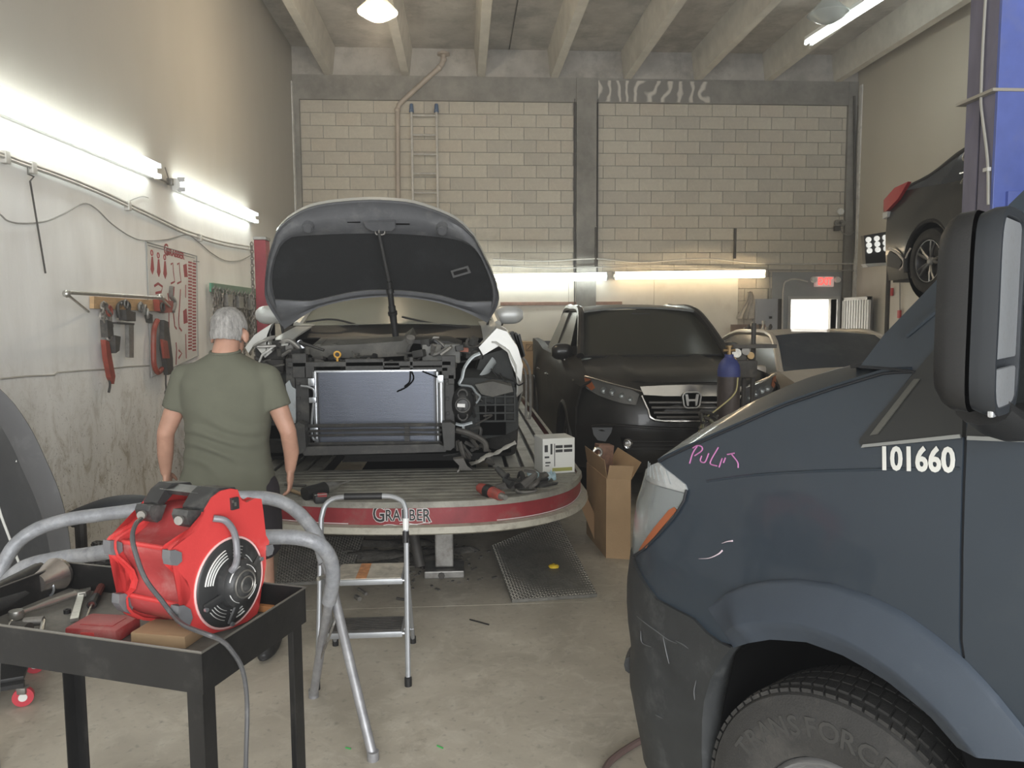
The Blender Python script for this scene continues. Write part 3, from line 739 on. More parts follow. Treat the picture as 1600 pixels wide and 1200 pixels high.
b.build('body_crease', VPAINT, van)
# ------ steered wheel
def rot_about(v, a): return Matrix.Rotation(a, 3, 'Z') @ v
WAx = R(34.5); wn = Vector((-math.cos(WAx), -math.sin(WAx), 0)); wb2 = Vector((math.sin(WAx), -math.cos(WAx), 0))
WHB = Vector((.9, 1.735, .385))
def make_wheel(parent, hub, nrm, Rr, width, rim, rubber, rimmat, spokes=5, tread=True, text=None, name='wheel', seg=64):
    """tyre (sidewall facing nrm) with tread blocks, rim with spokes and a hub cap; parts of `parent`"""
    nrm = Vector(nrm).normalized(); hub = Vector(hub); F = frame_z(nrm)
    W_ = width
    prof = [(rim, -W_*.96), (rim+.02, -W_), (Rr*.85, -W_*1.02), (Rr*.955, -W_*.96), (Rr*.985, -W_*.88), (Rr, -W_*.72), (Rr*1.002, -W_*.5), (Rr, -W_*.28), (Rr*.985, -W_*.12), (Rr*.955, -W_*.03), (Rr*.9, .0), (Rr*.85, .006), (Rr*.76, .009), (Rr*.70, .006), (rim+.018, .0), (rim+.005, -.004), (rim, -.02), (rim-.004, -.06)]
    b = MB(); b.lathe(prof, seg, hub, nrm); ty = b.build('tyre', rubber, parent, 40)
    if tread:
        b = MB(); nn = 64 if tread is True else tread
        for i in range(nn):
            a = 2*PI*i/nn
            for j, (z0, z1, ofs) in enumerate(((-.14, -.06, 0), (-.34, -.19, .5), (-.56, -.40, 0), (-.78, -.62, .5), (-.94, -.84, 0))):
                aa = a+2*PI/nn*ofs; hw_ = PI/nn*.78; r0 = Rr*.97; r1 = Rr*1.008 if 0 < j < 4 else Rr*.995
                pts = []
                for (zz, sk) in ((z0*W_, .10), (z1*W_, -.10)):
                    for sg in (-1, 1):
                        th = aa+sg*hw_+sk*2*PI/nn
                        for r in (r0, r1): pts.append(hub+F @ Vector((r*math.cos(th), r*math.sin(th), zz)))
                v = [b.bm.verts.new(p) for p in pts]
                for q in ((1, 3, 7, 5), (0, 1, 5, 4), (2, 6, 7, 3), (0, 2, 3, 1), (4, 5, 7, 6)): b.bm.faces.new([v[k] for k in q])
        stuff(b.build('tread_block', rubber, ty, 0))
    if text:
        bm = bmesh.new()
        body, rad, size, a0, da = text
        up = F.transposed() @ Vector((0, 0, 1)); base = math.atan2(up.y, up.x)
        for i, ch in enumerate(body):
            a = base-(a0+da*i)
            d = Vector((math.cos(a), math.sin(a), 0)); tx = Vector((math.sin(a), -math.cos(a), 0))
            c = hub+F @ (d*rad+Vector((0, 0, .0075)))
            t_ = text_mesh(ch, size, basis(c, F @ tx, F @ d), rubber, ty, 'l', .0022, offset=.001)
            bm.from_mesh(t_.data); bpy.data.objects.remove(t_, do_unlink=True)
        me = bpy.data.meshes.new('raised_lettering'); bm.to_mesh(me); bm.free(); me.materials.append(mat('raised_letter_rubber', (.042, .041, .038), .7)); o = bpy.data.objects.new('raised_lettering', me); COL.objects.link(o); o.parent = ty; WM[o.name] = WM[parent.name]
    b = MB()
    if spokes:
        b.lathe([(rim, -.015), (rim-.006, -.004), (rim-.016, -.006), (rim-.022, -.03), (rim-.03, -.10)], 48, hub, nrm)
        for i in range(spokes):
            a = 2*PI*i/spokes
            d = F @ Vector((math.cos(a), math.sin(a), 0)); s_ = F @ Vector((-math.sin(a), math.cos(a), 0))
            for q in (-1, 1):
                p0 = hub-nrm*.035+d*.035; p1 = hub-nrm*.018+d*(rim-.012)+s_*q*rim*.17
                b.tube([p0, (p0+p1)/2+nrm*.01, p1], lambda t: (.013+.004*t, .02-.006*t), 6, rz=nrm)
        b.lathe([(.055, -.06), (.055, -.03), (.03, -.018), (0, -.016)], 20, hub, nrm)
    else:
        b.lathe([(rim, -.015), (rim-.01, -.003), (rim-.02, -.012), (rim-.03, -.05), (rim*.6, -.02), (rim*.45, .0), (rim*.3, .01), (.05, .012), (0, .012)], 48, hub, nrm)
    b.build('rim', rimmat, parent, 40)
    b = MB(); b.lathe([(rim-.02, -.11), (0, -.11)], 32, hub, nrm); b.lathe([(.12, -.09), (.12, -.08), (0, -.08)], 24, hub, nrm); b.build('brake_disc', mat('dark_steel', (.10, .095, .09), .5, .6), parent)
    return ty
make_wheel(van, WHB, wn, .385, .235, .212, RUB, mat('steel_rim', (.33, .33, .33), .4, .7), 0, 72, ('TRANSFORCE', .294, .070, R(-60), R(9.4)))
b = MB()
stuff_ty = None
for (s, sd) in ((3.62, 1), (0.06, -1), (3.62, -1)):
    nn_ = VN*sd; c = VH+VBv*s+Vector((0, 0, .385))+(VN*(-.03) if sd > 0 else VN*(-2*HW+.03))
    make_wheel(van, c, nn_, .385, .235, .212, RUB, mat('steel_rim'), 0, False, seg=32)
# ------ door mirror on its arm
g = Vector((math.sin(R(43.5)), -math.cos(R(43.5)), 0)); l_ = Vector((-math.cos(R(43.5)), -math.sin(R(43.5)), 0))
mc = CP+ray(1522, 494)*1.47; zc = mc.z
Mm = Matrix((l_, g, Vector((0, 0, 1)))).transposed()   # local: x outward, y rearward (glass side), z up
def mshell(y0, y1, x0, x1, z0, z1, r, taper=0.):
    b = MB(); rows = []
    for y, k in ((y0, .82), (y0+.012, .93), ((y0+y1)/2, .985), (y1, 1.0)):
        ring = []
        for i in range(32):
            a = 2*PI*i/32; ca, sa = math.cos(a), math.sin(a); e = .38
            x = math.copysign(abs(ca)**e, ca); z = math.copysign(abs(sa)**e, sa)
            kk = 1-(1-k)*taper
            ring.append(mc+Mm @ Vector(((x0+x1)/2+(x1-x0)/2*x*kk, y, (z0+z1)/2+(z1-z0)/2*z*kk+(.0))))
        rows.append(ring)
    b.grid(rows, True); b.face(rows[0]); return b, rows
b, rws = mshell(-.062, -.010, -.20, .0, -.165, .178, .05, 1.); b.build('mirror_shell', BLK_P, van, 50)
b, rws = mshell(-.004, .034, -.202, .004, -.168, .18, .05, .25)
inner = [mc+Mm @ (Mm.transposed() @ (p-mc)*1.0) for p in rws[-1]]
ctr = Vector((-.1, .034, 0)); r2 = []; r3 = []
for p in rws[-1]:
    q = Mm.transposed() @ (p-mc); d = Vector((ctr.x-q.x, 0, ctr.z-q.z)).normalized()
    r2.append(mc+Mm @ (q+d*.014)); r3.append(mc+Mm @ (q+d*.016+Vector((0, -.022, 0))))
b.grid([rws[-1], r2, r3], True); b.face(r3); b.build('mirror_rim', mat('mirror_rim_plastic', (.018, .021, .025), .4, dirt=(.05, .05, .05), dscale=5, damt=.12), van, 50)
MG = mat('dusty_mirror_glass', (.62, .64, .66), .35, .8, var=.08, vscale=60, dirt=(.5, .5, .5), dscale=60, damt=.4)
b = MB(); b.box(mc+Mm @ Vector((-.10, .026, .045)), (.165, .008, .235), Mm, .006); b.build('mirror_glass', MG, van)
b = MB(); b.box(mc+Mm @ Vector((-.10, .026, -.128)), (.165, .010, .08), Mm, .006); b.build('convex_mirror_glass', MG, van)
b = MB(); a0 = mc+Mm @ Vector((-.14, -.01, -.165)); q = VS(GAP[0][0]+.12, sb+.05, .0)
b.tube([a0, a0+(q-a0)*.5+Vector((0, 0, -.02)), q], lambda t: (.032, .05), 12, 6, rz=(0, 0, 1)); b.build('mirror_arm', BLK_P, van)
b = MB(); a0 = mc+Mm @ Vector((-.15, -.02, .15)); q = VS(PIR[2][0]+.10, 1.80, .0); b.tube([a0, q], (.018), 10); b.build('mirror_arm', BLK_P, van)
# ================================================================ FRAME RACK WITH THE STRIPPED SILVER SEDAN
ZP = .66; CX = -.52
RED = mat('worn_red_enamel', (.24, .026, .032), .45, var=.25, vscale=5, dirt=(.16, .12, .10), dscale=5, damt=.3, bump=.05)
DECK = mat('dirty_deck_metal', (.27, .26, .22), .6, .2, var=.3, vscale=5, bump=.2, bscale=70, dirt=(.13, .12, .105), dscale=6, damt=.45)
DECKW = mat('bright_runway', (.55, .54, .49), .55, .1, var=.2, vscale=6, dirt=(.25, .23, .20), dscale=7, damt=.35)
STEEL = mat('dull_steel', (.30, .29, .27), .5, .7, var=.25, vscale=15, dirt=(.12, .10, .08), dscale=9, damt=.3)
DKST = mat('dark_grimy_steel', (.075, .07, .063), .6, .3, var=.3, vscale=12, dirt=(.17, .15, .125), dscale=8, damt=.25)
BLK_M = mat('black_painted_metal', (.016, .016, .016), .45, dirt=(.05, .047, .04), dscale=8, damt=.25, bump=.1, bscale=90)
rack = thing('frame_rack', 'raised frame straightening rack with curved red front skirt under the silver sedan', 'car lift', (CX, 7, 0))
outer = catmull([(-1.74, 9.9, 0), (-1.74, 7, 0), (-1.74, 5.4, 0), (-1.66, 4.98, 0), (-1.35, 4.60, 0), (-.85, 4.34, 0), (-.25, 4.26, 0), (.25, 4.32, 0), (.58, 4.55, 0), (.74, 4.92, 0), (.76, 5.3, 0), (.76, 7, 0), (.76, 9.9, 0)], 6)
def skirt(offs, name, m):
    b = MB(); b.grid([[Vector((p.x+(nx*o), p.y+ny*o, z)) for p, (nx, ny) in zip(outer, nrm2)] for o, z in offs]); return b.build(name, m, rack, 60)
nrm2 = []
for i, p in enumerate(outer):
    d = outer[min(i+1, len(outer)-1)]-outer[max(i-1, 0)]; nn = Vector((d.y, -d.x)).normalized(); nrm2.append((nn.x, nn.y))
b = MB(); b.sheet([[Vector((p.x, p.y, z)) for p in outer] for z in (ZP+.004, ZP-.03, ZP-.135)], .012); b.build('red_skirt', RED, rack, 60)
b = MB(); b.sheet([[Vector((p.x+nx*o, p.y+ny*o, z)) for p, (nx, ny) in zip(outer, nrm2)] for o, z in ((-.012, ZP+.006), (.012, ZP+.006), (.014, ZP-.022))], .008); b.build('top_lip', DECK, rack, 60)
b = MB(); b.sheet([[Vector((p.x+nx*o, p.y+ny*o, z)) for p, (nx, ny) in zip(outer, nrm2)] for o, z in ((.0, ZP-.125), (.05, ZP-.130), (.055, ZP-.155), (.03, ZP-.165))], .008); b.build('bottom_lip', mat('grimy_cream_steel', (.42, .40, .33), .6, var=.2, vscale=7, dirt=(.15, .13, .10), dscale=7, damt=.4), rack, 60)
# transverse deck planks at the front
def xr(y):
    xs_ = [];
    for a, c in zip(outer, outer[1:]):
        if (a.y-y)*(c.y-y) <= 0 and abs(a.y-c.y) > 1e-6: xs_.append(a.x+(c.x-a.x)*(y-a.y)/(c.y-a.y))
    return (min(xs_), max(xs_)) if len(xs_) > 1 else None
y = 4.30
while y < 5.22:
    a = xr(y+.012); c = xr(y+.070)
    if a and c:
        b = MB(); b.solid([(a[0]+.02, y, ZP-.02), (a[1]-.02, y, ZP-.02), (c[1]-.02, y+.070, ZP-.02), (c[0]+.02, y+.070, ZP-.02)], (0, 0, .022)); b.build('deck_plank', DECK, rack, 0)
    y += .088
b = MB()
for y0, y1 in ((4.35, 5.22),): b.bb(-1.1, .30, y0+.3, y1, ZP-.06, ZP-.03)
b.build('deck_underframe', BLK_M, rack, 0)
# runways of lengthwise planks
for x0, n_, m in ((-1.72, 7, DECK), (.20, 5, DECKW)):
    for k in range(n_):
        b = MB(); b.bb(x0+k*.108, x0+k*.108+.078, 5.25, 9.9, ZP-.03, ZP, .003); b.build('runway_plank', m if x0 > 0 else BLK_M if False else DECK, rack, 0)
b = MB(); b.bb(-1.72, -.98, 5.25, 9.9, ZP-.10, ZP-.035); b.bb(.18, .72, 5.25, 9.9, ZP-.10, ZP-.035); b.build('runway_beam', BLK_M, rack, 0)
for yy in (6.3, 8.0, 9.7):
    b = MB(); b.bb(-1.0, .2, yy, yy+.12, ZP-.14, ZP-.02); b.build('cross_beam', BLK_M, rack, 0)
for (x, yy) in ((-1.45, 6.4), (.45, 6.4), (-1.45, 9.4), (.45, 9.4)):
    b = MB(); b.bb(x-.08, x+.08, yy-.08, yy+.08, 0, ZP-.1, .01); b.bb(x-.16, x+.16, yy-.16, yy+.16, 0, .02); b.build('lift_leg', DKST, rack, 0)
b = MB(); b.bb(-.86, .10, 5.6, 9.5, .12, .44, .02); b.build('shade_filler', BLACK, rack, 0)  # added black box between the runways, keeps the gap under the car dark
# centre jack post under the front edge and its foot
b = MB(); b.bb(-.20, -.08, 4.95, 5.07, .06, ZP-.06, .01); b.bb(-.27, -.01, 4.90, 5.12, 0, .05, .008); b.build('front_jack', STEEL, rack, 0)
b = MB(); b.cyl((-.30, 5.0, .05), (-.42, 5.2, ZP-.08), .035); b.cyl((-.28, 5.03, .3), (.02, 5.03, .3), .02); b.build('jack_strut', DKST, rack)
# maker's lettering on the red skirt and the white pinstripe
k = min(range(len(outer)), key=lambda i: abs(pix((outer[i].x, outer[i].y, ZP-.07))[0]-626)); pc = outer[k]; dd = (outer[k+1]-outer[k-1]).normalized()
arcl = [0.]
for p, q in zip(outer, outer[1:]): arcl.append(arcl[-1]+(q-p).length)
def on_skirt(t, z, off=0.):
    """point on the curved skirt at arc length t from the logo's middle"""
    t += arcl[k]; i = 0
    while i < len(arcl)-2 and arcl[i+1] < t: i += 1
    f = (t-arcl[i])/(arcl[i+1]-arcl[i]); p = outer[i].lerp(outer[i+1], f); d = (outer[i+1]-outer[i]).normalized()
    return Vector((p.x, p.y, z))+Vector((d.y, -d.x, 0))*off, d
for off_, m_, nm, ex in ((.015, mat('logo_white', (.7, .68, .66), .5), 'logo_outline', .005), (.0175, mat('logo_black', (.02, .02, .02), .5), 'logo_letter', .001)):
    for ch, t, sz, dz in (('G', -.135, .135, -.003), ('R', -.080, .09, -.010), ('A', -.036, .09, -.010), ('B', .008, .09, -.010), ('B', .050, .09, -.010), ('E', .090, .09, -.010), ('R', .130, .105, -.014)):
        c, d = on_skirt(t, ZP-.055+dz, off_); text_mesh(ch, sz, basis(c, d, (0, 0, 1)), m_, rack, nm, .001, sx=.74, offset=ex)
b = MB()
for (a, c, z) in ((-.11, .08, ZP-.118), (-.02, .15, ZP-.110)):
    b.tube([Vector((pc.x, pc.y, z+.004*math.sin(t*9)))+dd*(a+(c-a)*t)+Vector((dd.y, -dd.x, 0))*.018 for t in [i/14 for i in range(15)]], .0022, 5)
b.build('script_underline', mat('logo_white'), rack)
b = MB(); L = [p for p in outer if p.y < 5.3]
for seg in (L[:len(L)//2-3], L[len(L)//2+5:]):
    b.tube([Vector((p.x+nx*.014, p.y+ny*.014, ZP-.112)) for p, (nx, ny) in [(q, nrm2[outer.index(q)]) for q in seg]], .0025, 4)
b.build('pinstripe', mat('logo_white'), rack)
# red pulling tower behind at the left of the hood
tow = thing('pulling_tower', 'red pulling tower post with chain, standing left of the raised hood', 'post', (-2.0, 7.7, 0))
a = onY(409, 376, 7.7); b = MB(); b.bb(a.x-.055, a.x+.055, 7.62, 7.78, 0, a.z, .006); b.build('post', mat('tower_red', (.30, .028, .04), .45, var=.2, vscale=6, dirt=(.2, .1, .09), dscale=6, damt=.3), tow, 0)
b = MB(); b.bb(a.x-.062, a.x+.062, 7.61, 7.79, a.z, a.z+.03, .005); b.build('cap', STEEL, tow, 0)
b = MB(); b.bb(a.x-.2, a.x+.2, 7.5, 7.95, 0, .08, .01); b.build('base_plate', DKST, tow, 0)
CHAIN = mat('grimy_chain', (.22, .20, .175), .5, .6, var=.3, vscale=40)
def chain(pts, parent, name='chain', link=.045, wire=.007, m=CHAIN):
    P_ = catmull(pts, 8) if len(pts) > 2 else [Vector(p) for p in pts]
    d = [0]
    for p, q in zip(P_, P_[1:]): d.append(d[-1]+(q-p).length)
    n = max(2, int(d[-1]/(link*.72))); b = MB(); i = 0
    for k in range(n):
        t = d[-1]*(k+.5)/n
        while i < len(d)-2 and d[i+1] < t: i += 1
        f = (t-d[i])/(d[i+1]-d[i]); c = P_[i].lerp(P_[i+1], f); dr = (P_[i+1]-P_[i]).normalized()
        u = dr.orthogonal().normalized(); v = dr.cross(u)
        if k % 2: u, v = v, u
        b.tube([c+dr*(link*.5*math.cos(a_))+u*(link*.3*math.sin(a_)) for a_ in [2*PI*j/8 for j in range(8)]], wire, 4, closed=True)
    return stuff(b.build(name, m, parent))
chain([(a.x-.07, 7.6, a.z-.03), (a.x-.075, 7.6, a.z-.6), (a.x-.07, 7.6, .9)], tow, 'chain')
# ---------------------------------------------------------------- the sedan
SILV = mat('dusty_silver_paint', (.50, .50, .47), .38, .15, var=.06, vscale=4, dirt=(.50, .49, .44), dscale=3, damt=.25, coat=.3)
HUND = mat('hood_underside_grey', (.11, .113, .12), .5, .1, var=.12, vscale=7, dirt=(.21, .21, .205), dscale=4, damt=.3, bump=.08)
PAD = mat('black_felt_pad', (.014, .015, .016), .95, bump=.5, bscale=120, dirt=(.03, .032, .034), dscale=3, damt=.3)
GRBLK = mat('dusty_black_plastic', (.035, .034, .032), .6, var=.2, vscale=10, dirt=(.11, .105, .09), dscale=6, damt=.35, bump=.1)
ENG = mat('dusty_engine_cover', (.085, .082, .072), .65, var=.25, vscale=8, dirt=(.17, .16, .135), dscale=5, damt=.4, bump=.15)
ALU = mat('bright_aluminium', (.46, .48, .50), .3, .8, var=.08, vscale=40)
LIN = mat('liner_black', (.018, .02, .019), .7, dirt=(.04, .04, .036), dscale=5, damt=.3)
CGL = mat('beige_reflection_glass', (.42, .42, .36), .25, trans=.6, ior=1.1, dirt=(.5, .49, .42), dscale=2, damt=.3)  # beige reflection on the windscreen is put into the glass colour
car = thing('sedan', 'silver sedan with raised hood and stripped front end on the frame rack', 'car', (CX, 7.2, ZP))
hn = Vector((0, .86, .60)).normalized(); hp = Vector((0, 5.5, 2.49))
HP = lambda L, o=0.: [onp(x, y, hp+hn*o, hn) for x, y in L]
def arc(L, n):
    P_ = catmull(L, 6); d = [0]
    for p, q in zip(P_, P_[1:]): d.append(d[-1]+(q-p).length)
    out = []; i = 0
    for k in range(n):
        t = d[-1]*k/(n-1); i = 0
        while i < len(d)-2 and d[i+1] < t: i += 1
        out.append(P_[i].lerp(P_[i+1], (t-d[i])/(d[i+1]-d[i])))
    return out
OL = [arc(HP([(447, 507), (424, 471), (417, 450), (421, 400), (434, 356)]), 14), arc(HP([(434, 356), (451, 338), (490, 320), (559, 313), (614, 314), (655, 320), (710, 340), (740, 366)]), 26),
      arc(HP([(740, 366), (757, 398), (773, 433), (779, 460), (773, 479), (761, 499)]), 14), arc(HP([(761, 499), (724, 482), (682, 470), (627, 463), (586, 463), (531, 469), (490, 480), (447, 507)]), 26)]
IL = [arc(HP([(432, 461), (428, 440), (428, 422), (432, 400), (440, 380)]), 14), arc(HP([(440, 380), (452, 369), (476, 365), (600, 365), (682, 369), (722, 375), (742, 387)]), 26),
      arc(HP([(742, 387), (752, 400), (765, 433), (769, 455), (768, 466)]), 14), arc(HP([(768, 466), (724, 469), (682, 460), (614, 454), (559, 455), (512, 463), (482, 467), (432, 461)]), 26)]
def ring(Ls): return Ls[0][:-1]+Ls[1][:-1]+Ls[2][:-1]+Ls[3][:-1]
ro, ri = ring(OL), ring(IL); bow = lambda p: hn*(.07*(abs(p.x-CX)/.9)**2*-1)
prof = ((0., .0), (.03, -.014), (.22, -.004), (.4, -.022), (.75, -.026), (.92, -.006), (1.0, .0))
b = MB(); b.grid([[a.lerp(c, f)+hn*o+bow(a.lerp(c, f)) for a, c in zip(ro, ri)] for f, o in prof], True); b.build('hood_inner_frame', HUND, car, 50)
def fillpanel(rg, off, name, m, th, n=8):
    c = sum(rg, Vector())/len(rg); rows = []
    for k in range(n+1):
        f = k/n; rows.append([(p.lerp(c, f))+hn*off+bow(p.lerp(c, f)) for p in rg])
    b = MB(); b.grid(rows, True); b.grid([[p+hn*th for p in rows[0]], rows[0]], True); return b.build(name, m, car, 60)
pad = fillpanel(ri, .012, 'hood_insulation', PAD, .01)
big = [p+(p-sum(ro, Vector())/len(ro))*.004 for p in ro]
fillpanel(big, .045, 'hood_skin', SILV, -.043)
# hood latch, bump stops, slots, label
lp = HP([(606, 352)], -.03)[0]; Mh = basis(lp, (1, 0, 0), hn.cross(Vector((1, 0, 0))))
def hb(px, py, o=0): return HP([(px, py)], o)[0]
b = MB(); q = [hb(568, 348, -.06), hb(572, 356, -.06), hb(582, 361, -.06), hb(612, 361, -.06), hb(618, 355, -.06), hb(617, 347, -.06)]; b.solid(q, hn*.05); b.build('latch_bracket', HUND, car, 20)
b = MB(); b.tube([hb(587, 358, -.035), hb(588, 366, -.06), hb(600, 366, -.06), hb(601, 357, -.035)], .006, 6, 4); b.tube([hb(593, 352, -.035), hb(592, 364, -.07)], .006, 6); b.build('striker', STEEL, car)
for x, y in ((482, 353), (691, 357)):
    b = MB(); c = hb(x, y, -.05); b.cyl(c+hn*.03, c-hn*.035, .045, .036, 16); b.cyl(c-hn*.035, c-hn*.05, .03, .026, 14); b.build('bump_stop', HUND, car)
for x in (546, 554, 622, 631):
    b = MB(); b.box(hb(x+3, 347 if x < 600 else 350, -.028), (.055, .006, .012), Mh.to_3x3() @ Matrix.Rotation(0, 3, 'Z')); b.build('slot', BLACK, car, 0)
b = MB(); q = [hb(704, 423, -.04), hb(731, 415, -.04), hb(736, 426, -.04), hb(708, 434, -.04)]; b.solid(q, -hn*.004); lb = b.build('label', mat('label_grey', (.13, .13, .13), .5), car, 0)
b = MB(); q = [hb(708, 425, -.045), hb(729, 419, -.045), hb(731, 424, -.045), hb(710, 430, -.045)]; b.solid(q, -hn*.003); b.build('label_field', BLK_M, lb, 0)
# telescopic prop holding the hood
b = MB(); p0 = hb(592, 364, -.06); p3 = Vector((onY(619, 531, 5.75).x, 5.72, 1.56)); pm = onY(608, 440, 5.62)
b.cyl(p0, pm, .012, .014, 10); pr = b.build('hood_prop', BLK_M, car)
pc2 = onY(612, 478, 5.67); b = MB(); b.cyl(pm, pc2, .020, .022, 12); b.cyl(onY(609, 452, 5.63), onY(610, 458, 5.635), .028, n=12); b.cyl(pc2, p3, .027, .024, 12); b.cyl(onY(613, 487, 5.66), onY(614, 492, 5.67), .034, n=12); b.build('prop_sleeve', BLK_P, pr)
b = MB(); b.cyl(p3, p3+Vector((.006, .0, -.05)), .028, .026, 12); b.build('tan_tip', mat('tan_rubber', (.42, .30, .18), .7), pr)
# hinges
for x0, x1 in ((438, 446), (763, 757)):
    b = MB(); a = onY(x0, 500, 6.05); c = onY(x1, 545, 5.9); b.tube([a, a.lerp(c, .5)+Vector((0, 0, .02)), c], lambda t: (.014, .008), 6, 4); b.build('hood_hinge', BLK_M, car)
# body shell: floor pan/doors/roof as lofted shells (sections x half width)
def xs(dx): return CX+dx
def side_panel(sgn, pts_rows, name, m, th=.02):
    b = MB(); b.sheet([[Vector((xs(sgn*dx), y, ZP+z)) for dx, y, z in r] for r in pts_rows], th); return b.build(name, m, car, 40)
for sg in (-1, 1):
    # fender: white shape above the arch, from its front tip back to the door
    F_ = [[(.66, 5.28, .87), (.66, 5.6, .92), (.66, 6.05, .97), (.64, 6.3, 1.0)], [(.74, 5.22, .86), (.77, 5.6, .93), (.78, 6.05, .97), (.76, 6.3, 1.0)],
          [(.82, 5.2, .80), (.86, 5.6, .88), (.875, 6.05, .91), (.86, 6.3, .94)], [(.87, 5.22, .70), (.905, 5.6, .80), (.915, 6.05, .83), (.905, 6.3, .85)],
          [(.885, 5.26, .60), (.92, 5.5, .715), (.925, 6.1, .68), (.92, 6.3, .70)], [(.885, 5.28, .52), (.925, 5.42, .64), (.93, 6.16, .52), (.925, 6.32, .5)], [(.875, 5.3, .48), (.925, 5.36, .52), (.93, 6.2, .2), (.925, 6.32, .2)]]
    side_panel(sg, F_, 'fender', SILV, .012)
    D_ = [[(.925, 6.33, .2), (.93, 7.3, .2), (.93, 8.3, .2), (.90, 9.0, .25), (.80, 9.6, .35)], [(.93, 6.33, .5), (.94, 7.3, .5), (.94, 8.3, .5), (.92, 9.0, .6), (.84, 9.65, .6)],
          [(.905, 6.33, .85), (.92, 7.3, .88), (.92, 8.3, .9), (.89, 9.0, .93), (.82, 9.6, .95)], [(.86, 6.33, .94), (.87, 7.3, .97), (.87, 8.3, .99), (.84, 9.0, 1.02), (.77, 9.55, 1.04)]]
    side_panel(sg, D_, 'door_panel', SILV, .02)
    b = MB(); b.tube([(xs(sg*.80), 6.25, ZP+.98), (xs(sg*.70), 6.75, ZP+1.25), (xs(sg*.58), 7.15, ZP+1.41), (xs(sg*.57), 8.0, ZP+1.44), (xs(sg*.62), 8.7, ZP+1.3), (xs(sg*.74), 9.2, ZP+1.04)], .035, 8, 5); b.build('roof_pillar', SILV, car)
    b = MB(); b.sheet([[Vector((xs(sg*.83), 6.45, ZP+.97)), Vector((xs(sg*.84), 7.3, ZP+.97)), Vector((xs(sg*.82), 8.9, ZP+1.02))], [Vector((xs(sg*.68), 6.9, ZP+1.27)), Vector((xs(sg*.62), 7.5, ZP+1.42)), Vector((xs(sg*.63), 8.5, ZP+1.33))]], .005); b.build('side_window', GLASS_D, car)
    # mirrors
    mx = onY(423 if sg < 0 else 795, 492, 6.45)
    b = MB(); rws = []
    for k in range(9):
        t = k/8; rws.append([mx+Vector((sg*(t-.5)*.235, .03*abs(math.sin(a_))*0+math.cos(a_)*.055*(1-.5*(2*t-1)**4), math.sin(a_)*.078*(1-.55*abs(2*t-1)**3.5))) for a_ in [2*PI*j/14 for j in range(14)]])
    b.grid(rws, True); b.face(rws[0]); b.face(rws[-1]); mo = b.build('wing_mirror', mat('mirror_silver', (.52, .53, .52), .4, .3, dirt=(.42, .42, .39), dscale=6, damt=.3), car, 60)
    b = MB(); b.tube([mx+Vector((-sg*.06, .0, -.05)), (xs(sg*.84), 6.5, ZP+.98)], .022, 8); b.build('mirror_foot', BLK_P, mo)
rows = [[Vector((xs(.80*(2*j/12-1)*(1-.2*k/5)), 6.22+.16*(1-(2*j/12-1)**2)*-1+k*.19, ZP+.965+k*.09-(.0 if k else .0)+.03*(1-(2*j/12-1)**2))) for j in range(13)] for k in range(6)]
b = MB(); b.sheet(rows, .006); b.build('windscreen', CGL, car, 60)
rows = [[Vector((xs(w*(2*j/10-1)), y, ZP+z+.04*(1-(2*j/10-1)**2))) for j in range(11)] for y, z, w in ((7.15, 1.41, .58), (7.6, 1.45, .58), (8.2, 1.44, .58), (8.6, 1.36, .6), (9.2, 1.06, .7), (9.6, 1.03, .72), (9.75, .7, .7), (9.75, .3, .66))]
b = MB(); b.sheet(rows, .02); b.build('roof', SILV, car, 60)
b = MB(); b.bb(xs(-.88), xs(.88), 6.3, 9.6, ZP+.16, ZP+.24); b.bb(xs(-.80), xs(.80), 6.15, 6.25, ZP+.2, ZP+.9); b.build('underbody', BLACK, car, 0)
for sg in (-1, 1):
    b = MB(); b.box((xs(sg*.36), 7.45, ZP+.55), (.5, .5, .22), None, .05); b.box((xs(sg*.36), 7.75, ZP+.88), (.48, .16, .62), (12, 0, 0), .05); b.box((xs(sg*.36), 7.86, ZP+1.22), (.24, .09, .16), None, .03); b.build('front_seat', mat('seat_cloth', (.20, .19, .17), .9), car, 30)
b = MB(); b.sheet([[Vector((xs(-.78), 6.38, ZP+.93)), Vector((xs(0), 6.3, ZP+.96)), Vector((xs(.78), 6.38, ZP+.93))], [Vector((xs(-.76), 6.75, ZP+.97)), Vector((xs(0), 6.75, ZP+.99)), Vector((xs(.76), 6.75, ZP+.97))], [Vector((xs(-.76), 6.9, ZP+.8)), Vector((xs(0), 6.9, ZP+.8)), Vector((xs(.76), 6.9, ZP+.8))]], .01); b.build('dashboard', GRBLK, car)
# wipers, cowl
b = MB(); b.sheet([[onY(443+32*k, 511+9*(1-abs(k-5)/5)*-.2, 6.12) for k in range(11)], [onY(441+32.4*k, 521, 6.05) for k in range(11)], [onY(440+32.6*k, 530, 5.95) for k in range(11)]], .012); b.build('cowl', BLK_P, car)
for L in ([(478, 503), (520, 499), (560, 508)], [(628, 495), (675, 505), (735, 512)]):
    b = MB(); b.tube([onY(x, y, 6.1) for x, y in L], .008, 6, 5); b.build('wiper', BLK_P, car)
